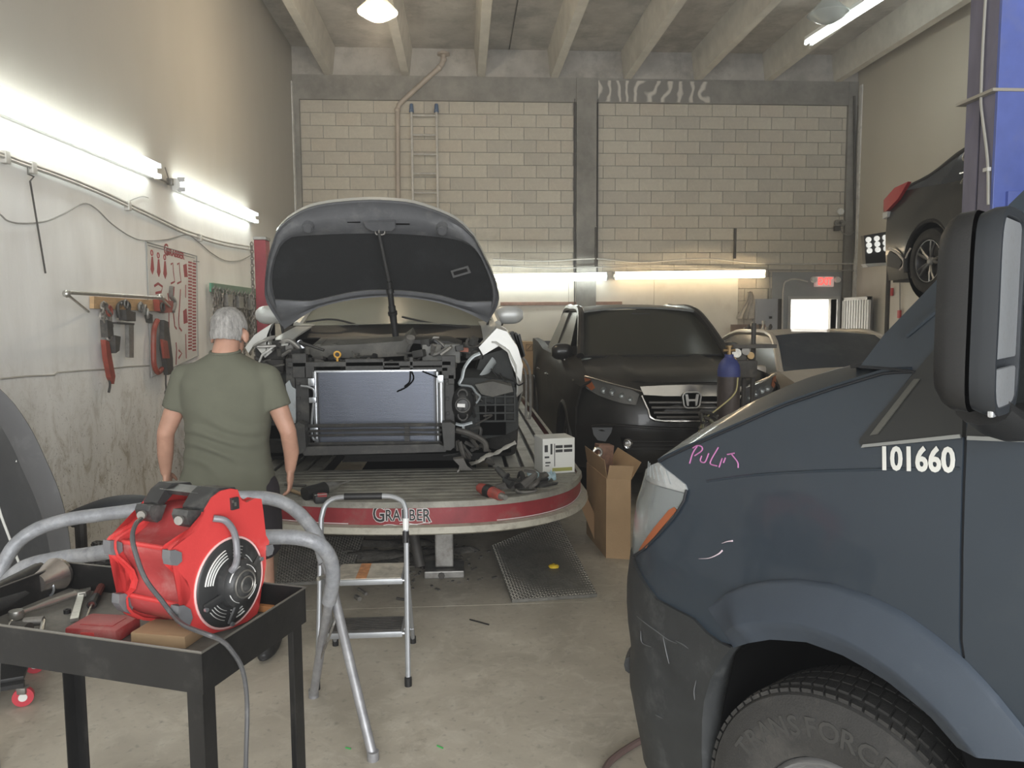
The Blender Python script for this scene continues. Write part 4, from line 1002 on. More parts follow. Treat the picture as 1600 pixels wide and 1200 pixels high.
# engine bay
bay = MB(); bay.bb(xs(-.8), xs(.8), 5.1, 6.0, ZP+.25, ZP+.45); bay.build('bay_floor', BLACK, car, 0)
b = MB(); pts = [onY(x, y, 5.45) for x, y in ((478, 548), (486, 541), (560, 538), (628, 533), (640, 524), (646, 536), (634, 556), (560, 560), (490, 558))]; b.solid(pts, (0, .4, .05)); ec = b.build('engine_cover', ENG, car, 25)
b = MB(); a = onY(560, 540, 5.45)
for k in range(6): b.box((a.x-.28+k*.11, 5.62, a.z+.02), (.03, .30, .012), (6, 0, 0), .004)
b.build('cover_rib', ENG, ec, 30)
b = MB(); pts = [onY(x, y, 5.5) for x, y in ((642, 531), (700, 533), (722, 541), (722, 556), (650, 556))]; b.solid(pts, (0, .35, .03)); b.build('air_box', GRBLK, car, 25)
b = MB(); b.box(onY(690, 552, 5.35), (.26, .18, .13), None, .012); bt = b.build('battery_box', mat('battery_grey', (.16, .16, .15), .6, dirt=(.3, .28, .24), dscale=12, damt=.4), car)
b = MB(); b.box(onY(720, 546, 5.3), (.10, .06, .03), (0, 5, 10), .005); b.box(onY(700, 545, 5.3), (.05, .05, .03), None, .005); b.build('battery_terminal', mat('terminal_rust', (.35, .13, .09), .7), bt)
for (x, y, w, h, d, m_) in ((425, 545, .20, .12, .25, GRBLK), (447, 541, .12, .10, .2, STEEL), (463, 552, .10, .12, .16, DKST), (740, 548, .14, .10, .2, GRBLK), (652, 548, .09, .10, .12, BLACK), (430, 570, .13, .12, .15, DKST)):
    b = MB(); b.box(onY(x, y, 5.5), (w, d, h), (4, 3, 8), .015); b.build('engine_part', m_, car)
rg_ = random.Random(5)
for L, r_, m_ in (([(432, 540), (450, 532), (468, 545), (478, 556)], .016, STEEL), ([(440, 556), (455, 548), (462, 560)], .014, STEEL), ([(466, 533), (473, 543), (470, 555)], .022, ALU),
                  ([(418, 538), (436, 533), (452, 538)], .010, GRBLK), ([(655, 560), (672, 548), (700, 545), (735, 552)], .010, GRBLK), ([(640, 540), (634, 560), (642, 573)], .012, GRBLK),
                  ([(400, 560), (425, 575), (446, 590)], .018, GRBLK), ([(690, 560), (715, 566), (748, 560)], .008, BLK_M), ([(480, 575), (540, 568), (640, 566), (690, 570)], .008, BLK_M)):
    b = MB(); b.tube([onY(x, y, 5.3) for x, y in L], r_, 8, 5); b.build('hose', m_, car)
DIP = mat('dipstick_yellow', (.75, .42, .08), .5)
b = MB(); c = onY(527, 554, 5.25); b.torus(c, (0, 1, .3), .021, .006, 16, 6); b.cyl(c-Vector((0, 0, .02)), c-Vector((0, 0, .07)), .008); b.build('dipstick', DIP, car)
rg_ = random.Random(31)
b = MB(); b.bb(xs(-.86), xs(.86), 5.5, 6.1, ZP+.06, ZP+.40); b.bb(xs(-.6), xs(.6), 5.35, 5.5, ZP+.10, ZP+.30, .03); b.build('shade_plug', BLACK, car, 0)  # black boxes added under the engine bay to darken the see-through gap
for k in range(46):
    x, y = rg_.uniform(418, 752), rg_.uniform(533, 572); d_ = rg_.uniform(5.15, 5.35)
    if 485 < x < 640 and y < 558: y = rg_.uniform(560, 574)
    p = onY(x, y, d_); m_ = rg_.choice((GRBLK, GRBLK, DKST, BLK_M, ENG, STEEL))
    b = MB()
    if k % 3 == 0: b.tube([p+Vector((rg_.uniform(-.10, .10), rg_.uniform(-.05, .05), rg_.uniform(-.03, .05))) for _ in range(4)], rg_.uniform(.006, .014), 6, 4); nm = 'hose'
    elif k % 3 == 1: b.box(p, (rg_.uniform(.03, .10), rg_.uniform(.03, .08), rg_.uniform(.02, .06)), (rg_.uniform(-15, 15), rg_.uniform(-15, 15), rg_.uniform(-30, 30)), .006); nm = 'engine_part'
    else: b.cyl(p, p+Vector((rg_.uniform(-.02, .02), -.02, rg_.uniform(.02, .05))), rg_.uniform(.012, .03), n=12); nm = 'filler_cap'
    b.build(nm, m_, car, 30)
for k in range(16):
    x, y = rg_.uniform(706, 760), rg_.uniform(600, 720); p = onY(x, y, 5.02); b = MB()
    b.tube([p, p+Vector((rg_.uniform(-.06, .06), .02, rg_.uniform(-.07, .07))), p+Vector((rg_.uniform(-.1, .1), .05, rg_.uniform(-.1, .1)))], rg_.uniform(.006, .016), 6, 4); b.build('bracket', rg_.choice((GRBLK, DKST, BLK_M)), car)
# upper tie bar with cut-outs
b = MB()
for (x0, x1, y0, y1) in ((450, 705, 566, 571), (457, 480, 553, 590), (476, 492, 572, 590), (540, 600, 561, 580), (600, 625, 566, 574), (625, 700, 574, 580), (640, 646, 558, 578), (690, 712, 556, 592), (700, 710, 585, 600)):
    a = onY(x0, y0, 5.0); c = onY(x1, y1, 5.0); b.bb(a.x, c.x, 4.98, 5.05, c.z, a.z, .004)
b.build('radiator_support', GRBLK, car, 0)
for (x0, x1, y0, y1) in ((462, 486, 585, 700), (694, 711, 585, 700), (447, 462, 560, 606)):
    a = onY(x0, y0, 5.02); c = onY(x1, y1, 5.02); b = MB(); b.bb(a.x, c.x, 5.0, 5.1, c.z, a.z, .006)
    for k in range(5): b.bb(a.x+.01, a.x+.03, 4.985, 5.0, c.z+(a.z-c.z)*(k+.3)/5, c.z+(a.z-c.z)*(k+.5)/5, .002)
    b.build('shroud_upright', GRBLK, car, 0)
# condenser: bright tanks and very many fins
A_ = onY(496, 582, 4.95); C_ = onY(681, 692, 4.95); x0, x1, z1_, z0_ = A_.x, C_.x, A_.z, C_.z
b = MB(); b.bb(x0, x1, 4.965, 4.985, z0_, z1_); co = b.build('condenser', mat('condenser_dark', (.09, .095, .11), .5, .5), car, 0)
b = MB(); n_ = 56
for k in range(n_):
    z = z0_+(z1_-z0_)*(k+.5)/n_; b.bb(x0+.01, x1-.01, 4.952, 4.966, z-.0021, z+.0021)
stuff(b.build('cooling_fin', mat('condenser_fin', (.15, .165, .20), .4, .7), co, 0))
b = MB(); a = onY(489, 581, 4.95); c = onY(497, 692, 4.95); b.cyl(((a.x+c.x)/2, 4.965, c.z), ((a.x+c.x)/2, 4.965, a.z), .016); b.build('tank', ALU, co)
b = MB(); a = onY(681, 581, 4.95); c = onY(686, 692, 4.95); b.cyl(((a.x+c.x)/2, 4.965, c.z), ((a.x+c.x)/2, 4.965, a.z), .014); b.build('tank', ALU, co)
b = MB(); b.bb(x0-.02, x1+.01, 4.95, 4.98, z1_-.002, z1_+.012, .003); b.build('top_bar', ALU, co, 0)
b = MB(); a = onY(689, 594, 4.93); c = onY(690, 660, 4.93); b.cyl(c, a, .021, n=16); b.cyl(a, a+Vector((0, 0, .03)), .015, n=12); b.build('receiver_drier', ALU, co)
for x, y, w, h in ((688, 592, .04, .05), (487, 597, .04, .05), (489, 625, .045, .035), (491, 670, .05, .02)):
    b = MB(); b.box(onY(x, y, 4.92), (w, .03, h), None, .004); b.build('pipe_block', ALU, co)
b = MB(); b.tube([onY(x, y, 4.92) for x, y in ((470, 603), (483, 605), (491, 612), (489, 640), (487, 665), (489, 685), (498, 689))], .008, 8, 5); b.build('coolant_pipe', ALU, co)
b = MB()
for L in ([(643, 580), (646, 592), (636, 604), (620, 612)], [(641, 580), (640, 596), (632, 604)], [(660, 580), (680, 588), (694, 594)]): b.tube([onY(x, y, 4.94) for x, y in L], .005, 5, 5)
b.build('loose_cable', BLACK, co)
for (y, r_) in ((664, .012), (672, .008), (679, .008), (692, .010)):
    b = MB(); b.tube([onY(478, y+2, 4.9), onY(585, y, 4.86), onY(690, y, 4.9)], r_, 6, 5); b.build('grille_bar', GRBLK, car)
b = MB(); a = onY(632, 664, 4.89); c = onY(640, 693, 4.89); b.bb(a.x, c.x, 4.89, 4.91, c.z, a.z); b.build('grille_post', GRBLK, car, 0)
b = MB(); pts = [onY(x, y, 4.82) for x, y in ((470, 703), (480, 698), (686, 694), (700, 700), (696, 706), (475, 712))]; b.solid(pts, (0, .08, 0)); b.build('lower_crossmember', GRBLK, car, 20)
for L in (((459, 664), (466, 660), (476, 664), (478, 700), (472, 708), (464, 711), (458, 706)), ((690, 661), (704, 660), (711, 664), (710, 698), (704, 704), (694, 703))):
    b = MB(); b.solid([onY(x, y, 4.80) for x, y in L], (0, .12, 0)); b.build('crash_block', GRBLK, car, 20)
PALE = mat('pale_bracket', (.36, .39, .40), .5, .3, dirt=(.2, .19, .17), dscale=10, damt=.3)
b = MB(); b.solid([onY(x, y, 4.98) for x, y in ((446, 600), (452, 594), (456, 604), (462, 608), (462, 661), (455, 661))], (0, .03, 0)); b.build('side_bracket', PALE, car, 20)
b = MB(); b.tube([onY(x, y, 5.0) for x, y in ((750, 552), (738, 558), (726, 574), (722, 590), (718, 601), (736, 604), (744, 614), (750, 620), (744, 630))], lambda t: (.014, .007), 6, 4); b.build('lamp_bracket', PALE, car)
b = MB(); b.tube([onY(x, y, 5.0) for x, y in ((712, 662), (722, 664), (738, 660))], lambda t: (.012, .007), 6, 4); b.tube([onY(724, 664, 5.0), onY(724, 678, 5.0)], .010, 6); b.build('lamp_bracket', PALE, car)
c = onY(723, 632, 4.97); b = MB(); b.lathe([(0, .05), (.045, .045), (.07, .02), (.085, -.03), (.07, -.06)], 22, c, (0, -1, 0), (.85, 1.35)); lm = b.build('lamp_module', BLK_M, car)
b = MB(); b.torus(c+Vector((0, -.045, .0)), (0, 1, 0), .045, .008, 18, 6); b.torus(c+Vector((0, -.03, .07)), (0, 1, 0), .03, .007, 14, 6); b.torus(c+Vector((0, -.03, -.07)), (0, 1, 0), .03, .007, 14, 6); b.build('lamp_socket', GRBLK, lm)
b = MB(); b.box(c+Vector((-.01, -.055, .0)), (.05, .006, .022), (0, 3, 0)); b.build('sticker', mat('sticker_white', (.7, .7, .68), .5), lm, 0)
b = MB(); b.tube([onY(743, 604, 5.1), onY(772, 563, 5.25)], lambda t: (.03, .012), 8); b.build('fender_stay', PALE, car)
# painted inner edges of the two front fenders
for L in (((748, 543), (776, 513), (792, 518), (809, 543), (817, 570), (814, 597), (806, 584), (798, 566), (790, 542), (780, 540), (755, 555)),
          ((383, 543), (397, 524), (410, 515), (424, 507), (417, 524), (425, 550), (414, 559), (397, 538), (388, 552))):
    b = MB(); b.solid([onY(x, y, 5.24) for x, y in L], (0, .10, .015)); b.build('fender_flange', SILV, car, 20)
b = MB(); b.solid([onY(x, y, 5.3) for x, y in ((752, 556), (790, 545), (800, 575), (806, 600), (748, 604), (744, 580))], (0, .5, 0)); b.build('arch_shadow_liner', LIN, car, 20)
for k in range(9):
    x, y = 744+rg_.random()*62, 575+rg_.random()*40
    b = MB(); b.tube([onY(x, y, 5.2), onY(x+rg_.uniform(-12, 12), y+rg_.uniform(5, 18), 5.15), onY(x+rg_.uniform(-20, 20), y+rg_.uniform(10, 34), 5.1)], .005, 5, 4); b.build('loose_wire', BLK_M, car)
# wheel liner with its grid, front wheels, loose wires
for sg in (-1, 1):
    b = MB(); rws = []
    for yy, k in ((5.12, 0), (5.2, .3), (5.4, .45)):
        rws.append([Vector((xs(sg*dx), yy+.06*math.sin(dx*9), ZP+z+(k*.1 if z > .6 else 0))) for dx, z in ((.5, .64), (.58, .64), (.72, .63), (.86, .60), (.89, .45), (.89, .28), (.80, .24), (.6, .22), (.5, .25))])
    b.grid([rws[0]], True); b.face(rws[0]); b.grid(rws, True); ln_ = b.build('wheel_liner', LIN, car, 30)
    for k in range(5):
        b = MB(); b.bb(xs(sg*.60)-.0, xs(sg*.86), 5.085, 5.12, ZP+.34+k*.055, ZP+.352+k*.055); b.build('liner_rib', LIN, ln_, 0)
    for k in range(5):
        b = MB(); x_ = xs(sg*(.60+k*.065)); b.bb(x_-.005, x_+.005, 5.087, 5.12, ZP+.34, ZP+.57); b.build('liner_rib', LIN, ln_, 0)
    for yy in (5.72, 8.5): make_wheel(car, (xs(sg*.90), yy, ZP+.33), (sg, 0, 0), .33, .215, .21, RUB, STEEL, 5, False, seg=36)
b = MB(); b.solid([onY(x, y, 5.05) for x, y in ((742, 601), (770, 596), (800, 604), (802, 612), (770, 620), (752, 616))], (0, .25, .03)); b.build('splash_shield', ENG, car, 25)
b = MB(); b.tube([onY(x, y, 4.95) for x, y in ((712, 672), (734, 678), (756, 690), (760, 705))], .02, 8, 4); b.tube([onY(x, y, 4.95) for x, y in ((718, 690), (724, 712), (726, 727))], .016, 8, 4); b.build('suspension_arm', DKST, car)
b = MB(); b.bb(xs(-.30), xs(.22), 5.1, 5.7, ZP+.13, ZP+.32, .03); b.build('engine_block', DKST, car)
# brackets strewn on the deck by the right wheel
bp = tag(b_ := MB().solid([onY(x, y, 4.75) for x, y in ((708, 718), (724, 716), (730, 728), (740, 735), (716, 734), (718, 728))], (0, .02, .01)).build('torn_bracket', DKST, None, 20), 'torn flat metal bracket lying on the deck below the condenser end', 'car part')
b = MB()
pts = [onZ(x, y, ZP+.03) for x, y in ((716, 736), (722, 729))]+[onY(x, y, 4.8) for x, y in ((745, 722), (760, 712), (775, 708), (788, 700), (806, 691))]
b.tube(pts, lambda t: (.012+.01*abs(math.sin(t*20)), .006), 6, 4); tag(b.build('bumper_strip', mat('cracked_plastic', (.30, .29, .26), .6, var=.4, vscale=12), None), 'cracked grey plastic strip propped from deck up to the right wheel', 'car part')
# ================================================================ STEEL CART WITH THE RED AIR MOVER AND TOOLS
K = Vector((-.636, 1.827, 0)); D1 = Vector((.158, .435, 0)).normalized(); D2 = Vector((-D1.y, D1.x, 0))
CL, CW, ZT, ZF, ZB = .887, .463, .90, .815, .795
def cp(t, s, z): return K+D2*t+D1*s+Vector((0, 0, z))
CARTM = mat('black_cart_steel', (.018, .0175, .017), .38, .3, var=.3, vscale=3, dirt=(.08, .077, .07), dscale=5, damt=.2, bump=.08, bscale=30)
cart = thing('service_cart', 'black steel tray cart carrying the red air mover in the left foreground', 'cart', cp(CL/2, CW/2, 0), math.atan2(D2.y, D2.x))
CMx = Matrix((D2, D1, Vector((0, 0, 1)))).transposed()
b = MB(); b.box(cp(CL/2, CW/2, ZF-.003), (CL-.004, CW-.004, .006), CMx); b.build('tray_floor', mat('dusty_tray_floor', (.15, .145, .13), .6, var=.25, vscale=6, dirt=(.24, .23, .20), dscale=5, damt=.5), cart, 0)
for (t, s, sx, sy) in ((CL/2, .002, CL, .004), (CL/2, CW-.002, CL, .004), (.002, CW/2, .004, CW), (CL-.002, CW/2, .004, CW)):
    b = MB(); b.box(cp(t, s, (ZT+ZB)/2), (sx, sy, ZT-ZB), CMx); b.build('tray_lip', CARTM, cart, 0)
b = MB(); b.tube([cp(0, 0, ZT), cp(CL, 0, ZT), cp(CL, CW, ZT), cp(0, CW, ZT)], .0035, 6, closed=True); b.build('rolled_edge', mat('worn_edge', (.20, .19, .17), .4, .6), cart)
for (t, s) in ((.012, .012), (CL-.012, .012), (.012, CW-.012), (CL-.012, CW-.012)):
    st = 1 if t < .1 else -1; ss = 1 if s < .1 else -1
    b = MB(); b.box(cp(t+st*.021, s, ZB/2+.06), (.045, .004, ZB-.10), CMx); b.box(cp(t, s+ss*.021, ZB/2+.06), (.004, .045, ZB-.10), CMx); b.build('leg', CARTM, cart, 0)
    ca = cp(t+st*.015, s+ss*.015, 0); b = MB(); b.cyl(ca+CMx @ Vector((-.015, 0, .052)), ca+CMx @ Vector((.015, 0, .052)), .05, n=20); b.cyl(ca+Vector((0, 0, .10)), ca+Vector((0, 0, .13)), .02); b.box(ca+Vector((0, 0, .1)), (.04, .03, .02), CMx); b.build('caster', BLK_P, cart)
b = MB(); b.box(cp(CL/2, CW/2, .12), (CL-.03, CW-.03, .006), CMx); b.box(cp(CL/2, .012, .145), (CL-.03, .004, .05), CMx); b.box(cp(CL/2, CW-.012, .145), (CL-.03, .004, .05), CMx); b.build('lower_shelf', CARTM, cart, 0)
# --- air mover
REDP = mat('red_moulded_plastic', (.56, .05, .048), .42, var=.08, vscale=4, dirt=(.66, .20, .18), dscale=4, damt=.25, bump=.06, bscale=200)
REDD = mat('dusty_red_plastic', (.36, .05, .05), .45, var=.15, vscale=5, dirt=(.46, .22, .20), dscale=4, damt=.45, bump=.06)
BLKP2 = mat('dusty_black_moulding', (.03, .03, .03), .4, var=.2, vscale=6, dirt=(.13, .125, .115), dscale=5, damt=.4)
GREYR = mat('grey_rubber_foot', (.13, .13, .135), .6, dirt=(.22, .21, .2), dscale=9, damt=.3)
WSLOT = mat('white_slot', (.66, .66, .63), .5)
an = Vector((.885, -.466, 0)).normalized(); ax = -an; au = Vector((0, 0, 1)).cross(an).normalized()   # an faces the camera side
base = onZ(348, 992, ZF+.005)
fan = thing('air_mover', 'red plastic air mover blower with black round grille and carry handle, on the black cart', 'blower', (base.x, base.y, ZF), 0)
FP = lambda L, o=0.: [onp(x/3.3333, 740+y/3.3333, base+an*o, an) for x, y in L]
LF_ = .235
out = [(1070, 185), (1105, 125), (1150, 90), (1200, 78), (1238, 84), (1250, 118), (1262, 140), (1285, 150), (1330, 128), (1362, 132), (1372, 200), (1385, 320), (1402, 352), (1400, 385), (1384, 400), (1386, 470), (1374, 560), (1350, 630), (1338, 655), (1352, 690), (1340, 730), (1290, 770), (1200, 808), (1110, 832), (1030, 826), (975, 800), (950, 765), (945, 720), (962, 690), (985, 670), (996, 620), (975, 560), (930, 510), (898, 480), (886, 440), (886, 400), (900, 378), (960, 335), (1030, 290), (1052, 250), (1060, 215)]
pl = FP(out); ctr = sum(pl, Vector())/len(pl)
b = MB(); b.solid(pl, ax*.010); b.grid([pl, [p+(ctr-p).normalized()*.008+ax*.002 for p in pl], [p+(ctr-p).normalized()*.008+ax*.03 for p in pl], [p+ax*.03 for p in pl]], True); b.build('side_plate', REDP, fan, 40)
pl2 = [p+ax*LF_ for p in pl]
b = MB(); b.solid(pl2, -ax*.010); b.grid([pl2, [p+(ctr+ax*LF_-p).normalized()*.008 for p in pl2], [p+(ctr+ax*LF_-p).normalized()*.008-ax*.03 for p in pl2], [p-ax*.03 for p in pl2]], True); b.build('side_plate', REDP, fan, 40)
drum = FP([(1085, 300), (1130, 215), (1200, 175), (1290, 190), (1350, 300), (1370, 420), (1355, 540), (1310, 650), (1230, 760), (1110, 800), (1000, 770), (975, 700), (1000, 655), (1012, 600), (1000, 540), (965, 480), (950, 420), (985, 385), (1040, 350)])
drum = catmull(drum, 3, True)
b = MB(); b.grid([[p+ax*t for p in drum] for t in (.012, LF_/2, LF_-.012)], True); dr_ = b.build('drum', REDD, fan, 60)
for L in ([(958, 402)], [(982, 690)]):
    p = FP(L)[0]; b = MB(); b.tube([p-au*.004+ax*.012, p-au*.004+ax*(LF_-.012)], .007, 8); b.build('drum_ridge', REDP, dr_)
for L in ([(878, 400), (905, 396), (938, 410), (940, 455), (915, 478), (885, 476), (876, 440)], [(922, 690), (950, 684), (985, 705), (996, 750), (978, 795), (945, 780), (920, 740)], [(1385, 375), (1412, 366), (1420, 390), (1410, 420), (1388, 430)]):
    for t in (-.006, LF_-.022):
        q = [p+ax*t for p in FP(L)]; b = MB(); b.solid(q, ax*.028); b.build('rubber_foot', GREYR, fan, 30)
# round grille, slots, motor
gc = FP([(1196, 566)], .0)[0]; rx = (FP([(1350, 540)])[0]-FP([(1035, 590)])[0]).length/2; G = frame_z(an)
sq = (FP([(1190, 313)])[0]-FP([(1190, 812)])[0]).length/2
RG = (rx+sq)/2
b = MB(); b.lathe([(0, .012), (RG*.5, .012), (RG*.92, .008), (RG*.97, .004), (RG, 0)], 48, gc, an); b.build('round_grille', BLKP2, fan)
b = MB(); b.torus(gc+an*.002, an, RG*1.0, .0035, 48, 6); b.build('grille_rim', mat('pale_rim', (.70, .42, .40), .5), fan)
vz = Vector((0, 0, 1))
def parc(r, a0, a1, w, off): 
    return [gc+an*off+au*(r*math.cos(a))+vz*(r*math.sin(a)) for a in [a0+(a1-a0)*i/14 for i in range(15)]], w
slots = []
for rr in (.60, .67, .74, .81):
    for (a0, a1) in ((95, 168), (58, 86), (205, 248), (255, 292), (20, 50)):
        if (a0, a1) == (20, 50) and rr > .7: continue
        slots.append((rr, a0, a1))
for rr, a0, a1 in slots:
    P_, _ = parc(RG*rr, R(a0+rr*10), R(a1), 0, .0125); b = MB(); b.tube(P_, lambda t: (.0028, .001), 5, rz=an); b.build('vent_slot', WSLOT, fan)
b = MB(); c2 = gc+au*RG*.1-vz*RG*.02
b.lathe([(0, .055), (.018, .054), (.022, .048), (RG*.30, .046), (RG*.36, .042), (RG*.42, .034), (RG*.52, .030), (RG*.55, .018), (RG*.56, .008)], 40, c2, an); mo = b.build('motor_housing', BLKP2, fan)
b = MB(); b.torus(c2+an*.046, an, RG*.30, .003, 30, 5); b.torus(c2+an*.052, an, .022, .003, 20, 5); b.build('motor_ring', mat('worn_edge'), mo)
for (a0, a1) in ((100, 160), (200, 250), (20, 70), (290, 340)):
    P_ = [c2+an*.037+au*(RG*.42*math.cos(a))+vz*(RG*.42*math.sin(a)) for a in [R(a0+(a1-a0)*i/8) for i in range(9)]]
    b = MB(); b.tube(P_, lambda t: (.0022, .001), 5, rz=an); b.build('motor_slot', WSLOT, mo)
for a in (200, 262, 20):
    d = au*math.cos(R(a))+vz*math.sin(R(a)); b = MB(); p0 = c2+d*RG*.45+an*.024; p1 = gc+d*RG*.9+an*.012
    b.tube([p0, p1], lambda t: (.006, .012), 8, rz=an); ms = b.build('motor_strut', BLKP2, fan)
    b = MB(); b.cyl(p1+an*.004, p1+an*.012, .006, n=10); b.build('bolt', ALU, ms)
# conduit from plate to motor, socket outlet
q = FP([(1105, 232), (1140, 240), (1172, 285), (1186, 340), (1180, 420), (1160, 470), (1156, 500)])
b = MB(); b.tube([q[0]+an*.004, q[1]+an*.022, q[2]+an*.028, q[3]+an*.03, q[4]+an*.038, q[5]+an*.045, q[6]+an*.034], .0095, 10, 5); b.build('cable_conduit', mat('grey_conduit', (.16, .16, .17), .35, dirt=(.3, .3, .3), dscale=12, damt=.3), fan)
q = FP([(1196, 128), (1232, 120), (1236, 180), (1200, 190)], .0); b = MB(); b.solid(q, an*.008); so = b.build('power_outlet', BLKP2, fan, 0)
q = FP([(1206, 140), (1216, 138), (1218, 152), (1208, 154)], .008); b = MB(); b.solid(q, an*.001); b.build('socket', mat('worn_edge'), so, 0)
q = FP([(1220, 150), (1230, 148), (1231, 168), (1222, 170)], .008); b = MB(); b.solid(q, an*.001); b.build('socket', mat('worn_edge'), so, 0)
# carry handle: two shoulders and a bar
sh = FP([(1050, 188), (1080, 118), (1110, 76), (1190, 72), (1215, 78), (1180, 100), (1130, 140), (1062, 190), (1056, 270), (1018, 285), (985, 190)], 0)
shp = FP([(1062, 190), (1100, 122), (1140, 84), (1228, 78), (1236, 90), (1160, 118), (1095, 200), (1070, 240)], 0)
for t0, t1 in ((.004, .078), (LF_-.062, LF_-.008)):
    b = MB(); q = [p+ax*t0+vz*.004 for p in shp]; b.solid(q, ax*(t1-t0)); b.build('handle_shoulder', BLKP2, fan, 30)
hq = FP([(1100, 118), (1168, 84), (1182, 98), (1118, 140)], 0)
b = MB(); b.solid([p+ax*.05+vz*.003 for p in hq], ax*(LF_-.09)); b.build('handle_bar', BLKP2, fan, 20)
for t in (.012, LF_-.085):
    q = [p+ax*t for p in FP([(1062, 192), (1078, 188), (1052, 270), (1030, 286), (1005, 270), (990, 225), (1000, 195)], 0)]
    b = MB(); b.solid(q, ax*.055); br = b.build('handle_bracket', BLKP2, fan, 25)
    c = sum(q, Vector())/len(q)+ax*.02-au*.03; b = MB(); b.cyl(c, c-au*.01+an*.004, .012, n=12); b.build('screw', STEEL, br)
# power cord
cpl = [FP([(740, 238)], .0)[0]+ax*.20+Vector((0, 0, .0))]
cps = [(735, 236), (708, 262), (690, 320), (702, 400), (755, 545), (845, 665), (900, 735)]
pts = [onp(x/3.3333, 740+y/3.3333, base+ax*(.17*(1-i/7.)+.0)+an*.02, an) for i, (x, y) in enumerate(cps)]
pts += [cp(.15, -.0, .93)*0+onp(960/3.3333, 740+790/3.3333, cp(0, .0, 0)+D1*.05, D1), ]
rimp = [onp(1080/3.3333, 740+838/3.3333, cp(-.005, 0, 0), D2), onp(1150/3.3333, 740+868/3.3333, cp(-.018, 0, 0), D2), onp(1205/3.3333, 740+920/3.3333, cp(-.025, 0, 0), D2), onp(1262/3.3333, 740+1020/3.3333, cp(-.03, 0, 0), D2), onp(386, 1100, cp(-.03, 0, 0), D2), onp(384, 1200, cp(-.03, 0, 0), D2)]
e = rimp[-1]; rimp += [Vector((e.x-.02, e.y+.02, .25)), Vector((e.x-.05, e.y+.1, .012)), Vector((e.x+.1, e.y-.4, .008)), Vector((e.x+.05, e.y-1.2, .008))]
b = MB(); b.tube(pts+rimp, .0062, 8, 6); b.build('power_cord', mat('grey_cord', (.07, .07, .072), .35, dirt=(.16, .155, .15), dscale=10, damt=.3), fan)
# --- loose things in the tray
TG = 'tools lying loose in the cart tray'
def tp(px, py, z=ZF): return onZ(px, py, z)
SAT = mat('satin_tool_steel', (.50, .49, .45), .32, .85, var=.15, vscale=30, dirt=(.20, .17, .14), dscale=25, damt=.2)
t = thing('impact_wrench', 'black and silver round-headed air tool lying at the left end of the cart', 'power tool', tp(60, 925))
b = MB(); a = tp(0, 940, ZF+.035); c = tp(72, 905, ZF+.045); b.tube([a-(c-a)*.5, a, a.lerp(c, .5), c], lambda s: .032-.004*s, 14); b.build('body', mat('matte_black_grip', (.035, .035, .034), .5, dirt=(.1, .1, .09), dscale=9, damt=.2), t)
h = tp(82, 912, ZF+.03); b = MB(); dd_ = (c-a).normalized(); b.lathe([(0, -.06), (.030, -.06), (.036, -.03), (.048, .0), (.054, .02), (.048, .036), (.03, .044), (0, .046)], 24, h+vz*.025, dd_); b.build('head', mat('polished_head', (.55, .50, .46), .25, .9, var=.15, vscale=20), t)
b = MB(); b.torus(h-dd_*.028, dd_, .031, .004, 20, 6); b.torus(a.lerp(c, .75), dd_, .026, .003, 20, 6); b.build('collar', ALU, t)
t = thing('grease_gun_tube', 'dark cylinder tool behind the round-headed air tool on the cart', 'tool', tp(20, 905))
b = MB(); a = tp(-25, 930, ZF+.055); c = tp(58, 888, ZF+.055); b.tube([a, c], .018, 12); b.build('barrel', mat('matte_black_grip'), t)
b = MB(); b.cyl(c, c+(c-a).normalized()*.02, .014, n=12); b.build('tip', DKST, t)
t = thing('ratchet', 'chrome ratchet handle pointing right across the cart tray', 'hand tool', tp(60, 955))
b = MB(); a = tp(25, 960, ZF+.016); c = tp(118, 928, ZF+.020); b.tube([a, a.lerp(c, .3), a.lerp(c, .55), c], lambda s: .007+.003*(s > .5), 10); b.build('handle', SAT, t)
b = MB(); b.lathe([(0, -.012), (.019, -.012), (.022, 0), (.019, .012), (0, .012)], 18, a, (0, 0, 1)); b.build('head', SAT, t)
t = thing('adjustable_wrench', 'steel adjustable wrench with open jaw beside the fan', 'hand tool', tp(125, 955))
b = MB(); a = tp(116, 971, ZF+.008); c = tp(127, 932, ZF+.010); dr = (c-a).normalized(); sd = dr.cross(vz)
b.solid([a-sd*.011, a+sd*.011, c+sd*.009, c-sd*.009], vz*.009); b.build('handle', SAT, t, 0)
b = MB(); b.solid([c-sd*.014-dr*.005, c+sd*.014-dr*.005, c+sd*.026+dr*.018, c+sd*.024+dr*.04, c+sd*.012+dr*.036, c+sd*.010+dr*.018, c-sd*.004+dr*.014, c-sd*.012+dr*.03, c-sd*.022+dr*.034, c-sd*.024+dr*.012], vz*.014); jw = b.build('jaw', SAT, t, 0)
b = MB(); b.cyl(c+dr*.0-sd*.006+vz*.007, c+dr*.0+sd*.010+vz*.007, .007, n=12); b.build('adjusting_screw', DKST, jw)
t = thing('screwdriver', 'screwdriver with clear red and black handle beside the adjustable wrench', 'hand tool', tp(145, 940))
b = MB(); a = tp(132, 972, ZF+.010); c = tp(143, 945, ZF+.014); e = tp(158, 917, ZF+.018); b.cyl(a, c, .003, .0035, 8); b.build('shaft', SAT, t)
b = MB(); b.tube([c, c.lerp(e, .15), c.lerp(e, .3), c.lerp(e, .6), c.lerp(e, .95), e], lambda s: .013 if .1 < s < .95 else .010, 10, 3); b.build('handle', mat('clear_red_handle', (.16, .05, .04), .25), t)
b = MB(); b.cyl(c, c.lerp(e, .42), .0142, n=10); b.build('grip_band', BLK_P, t)
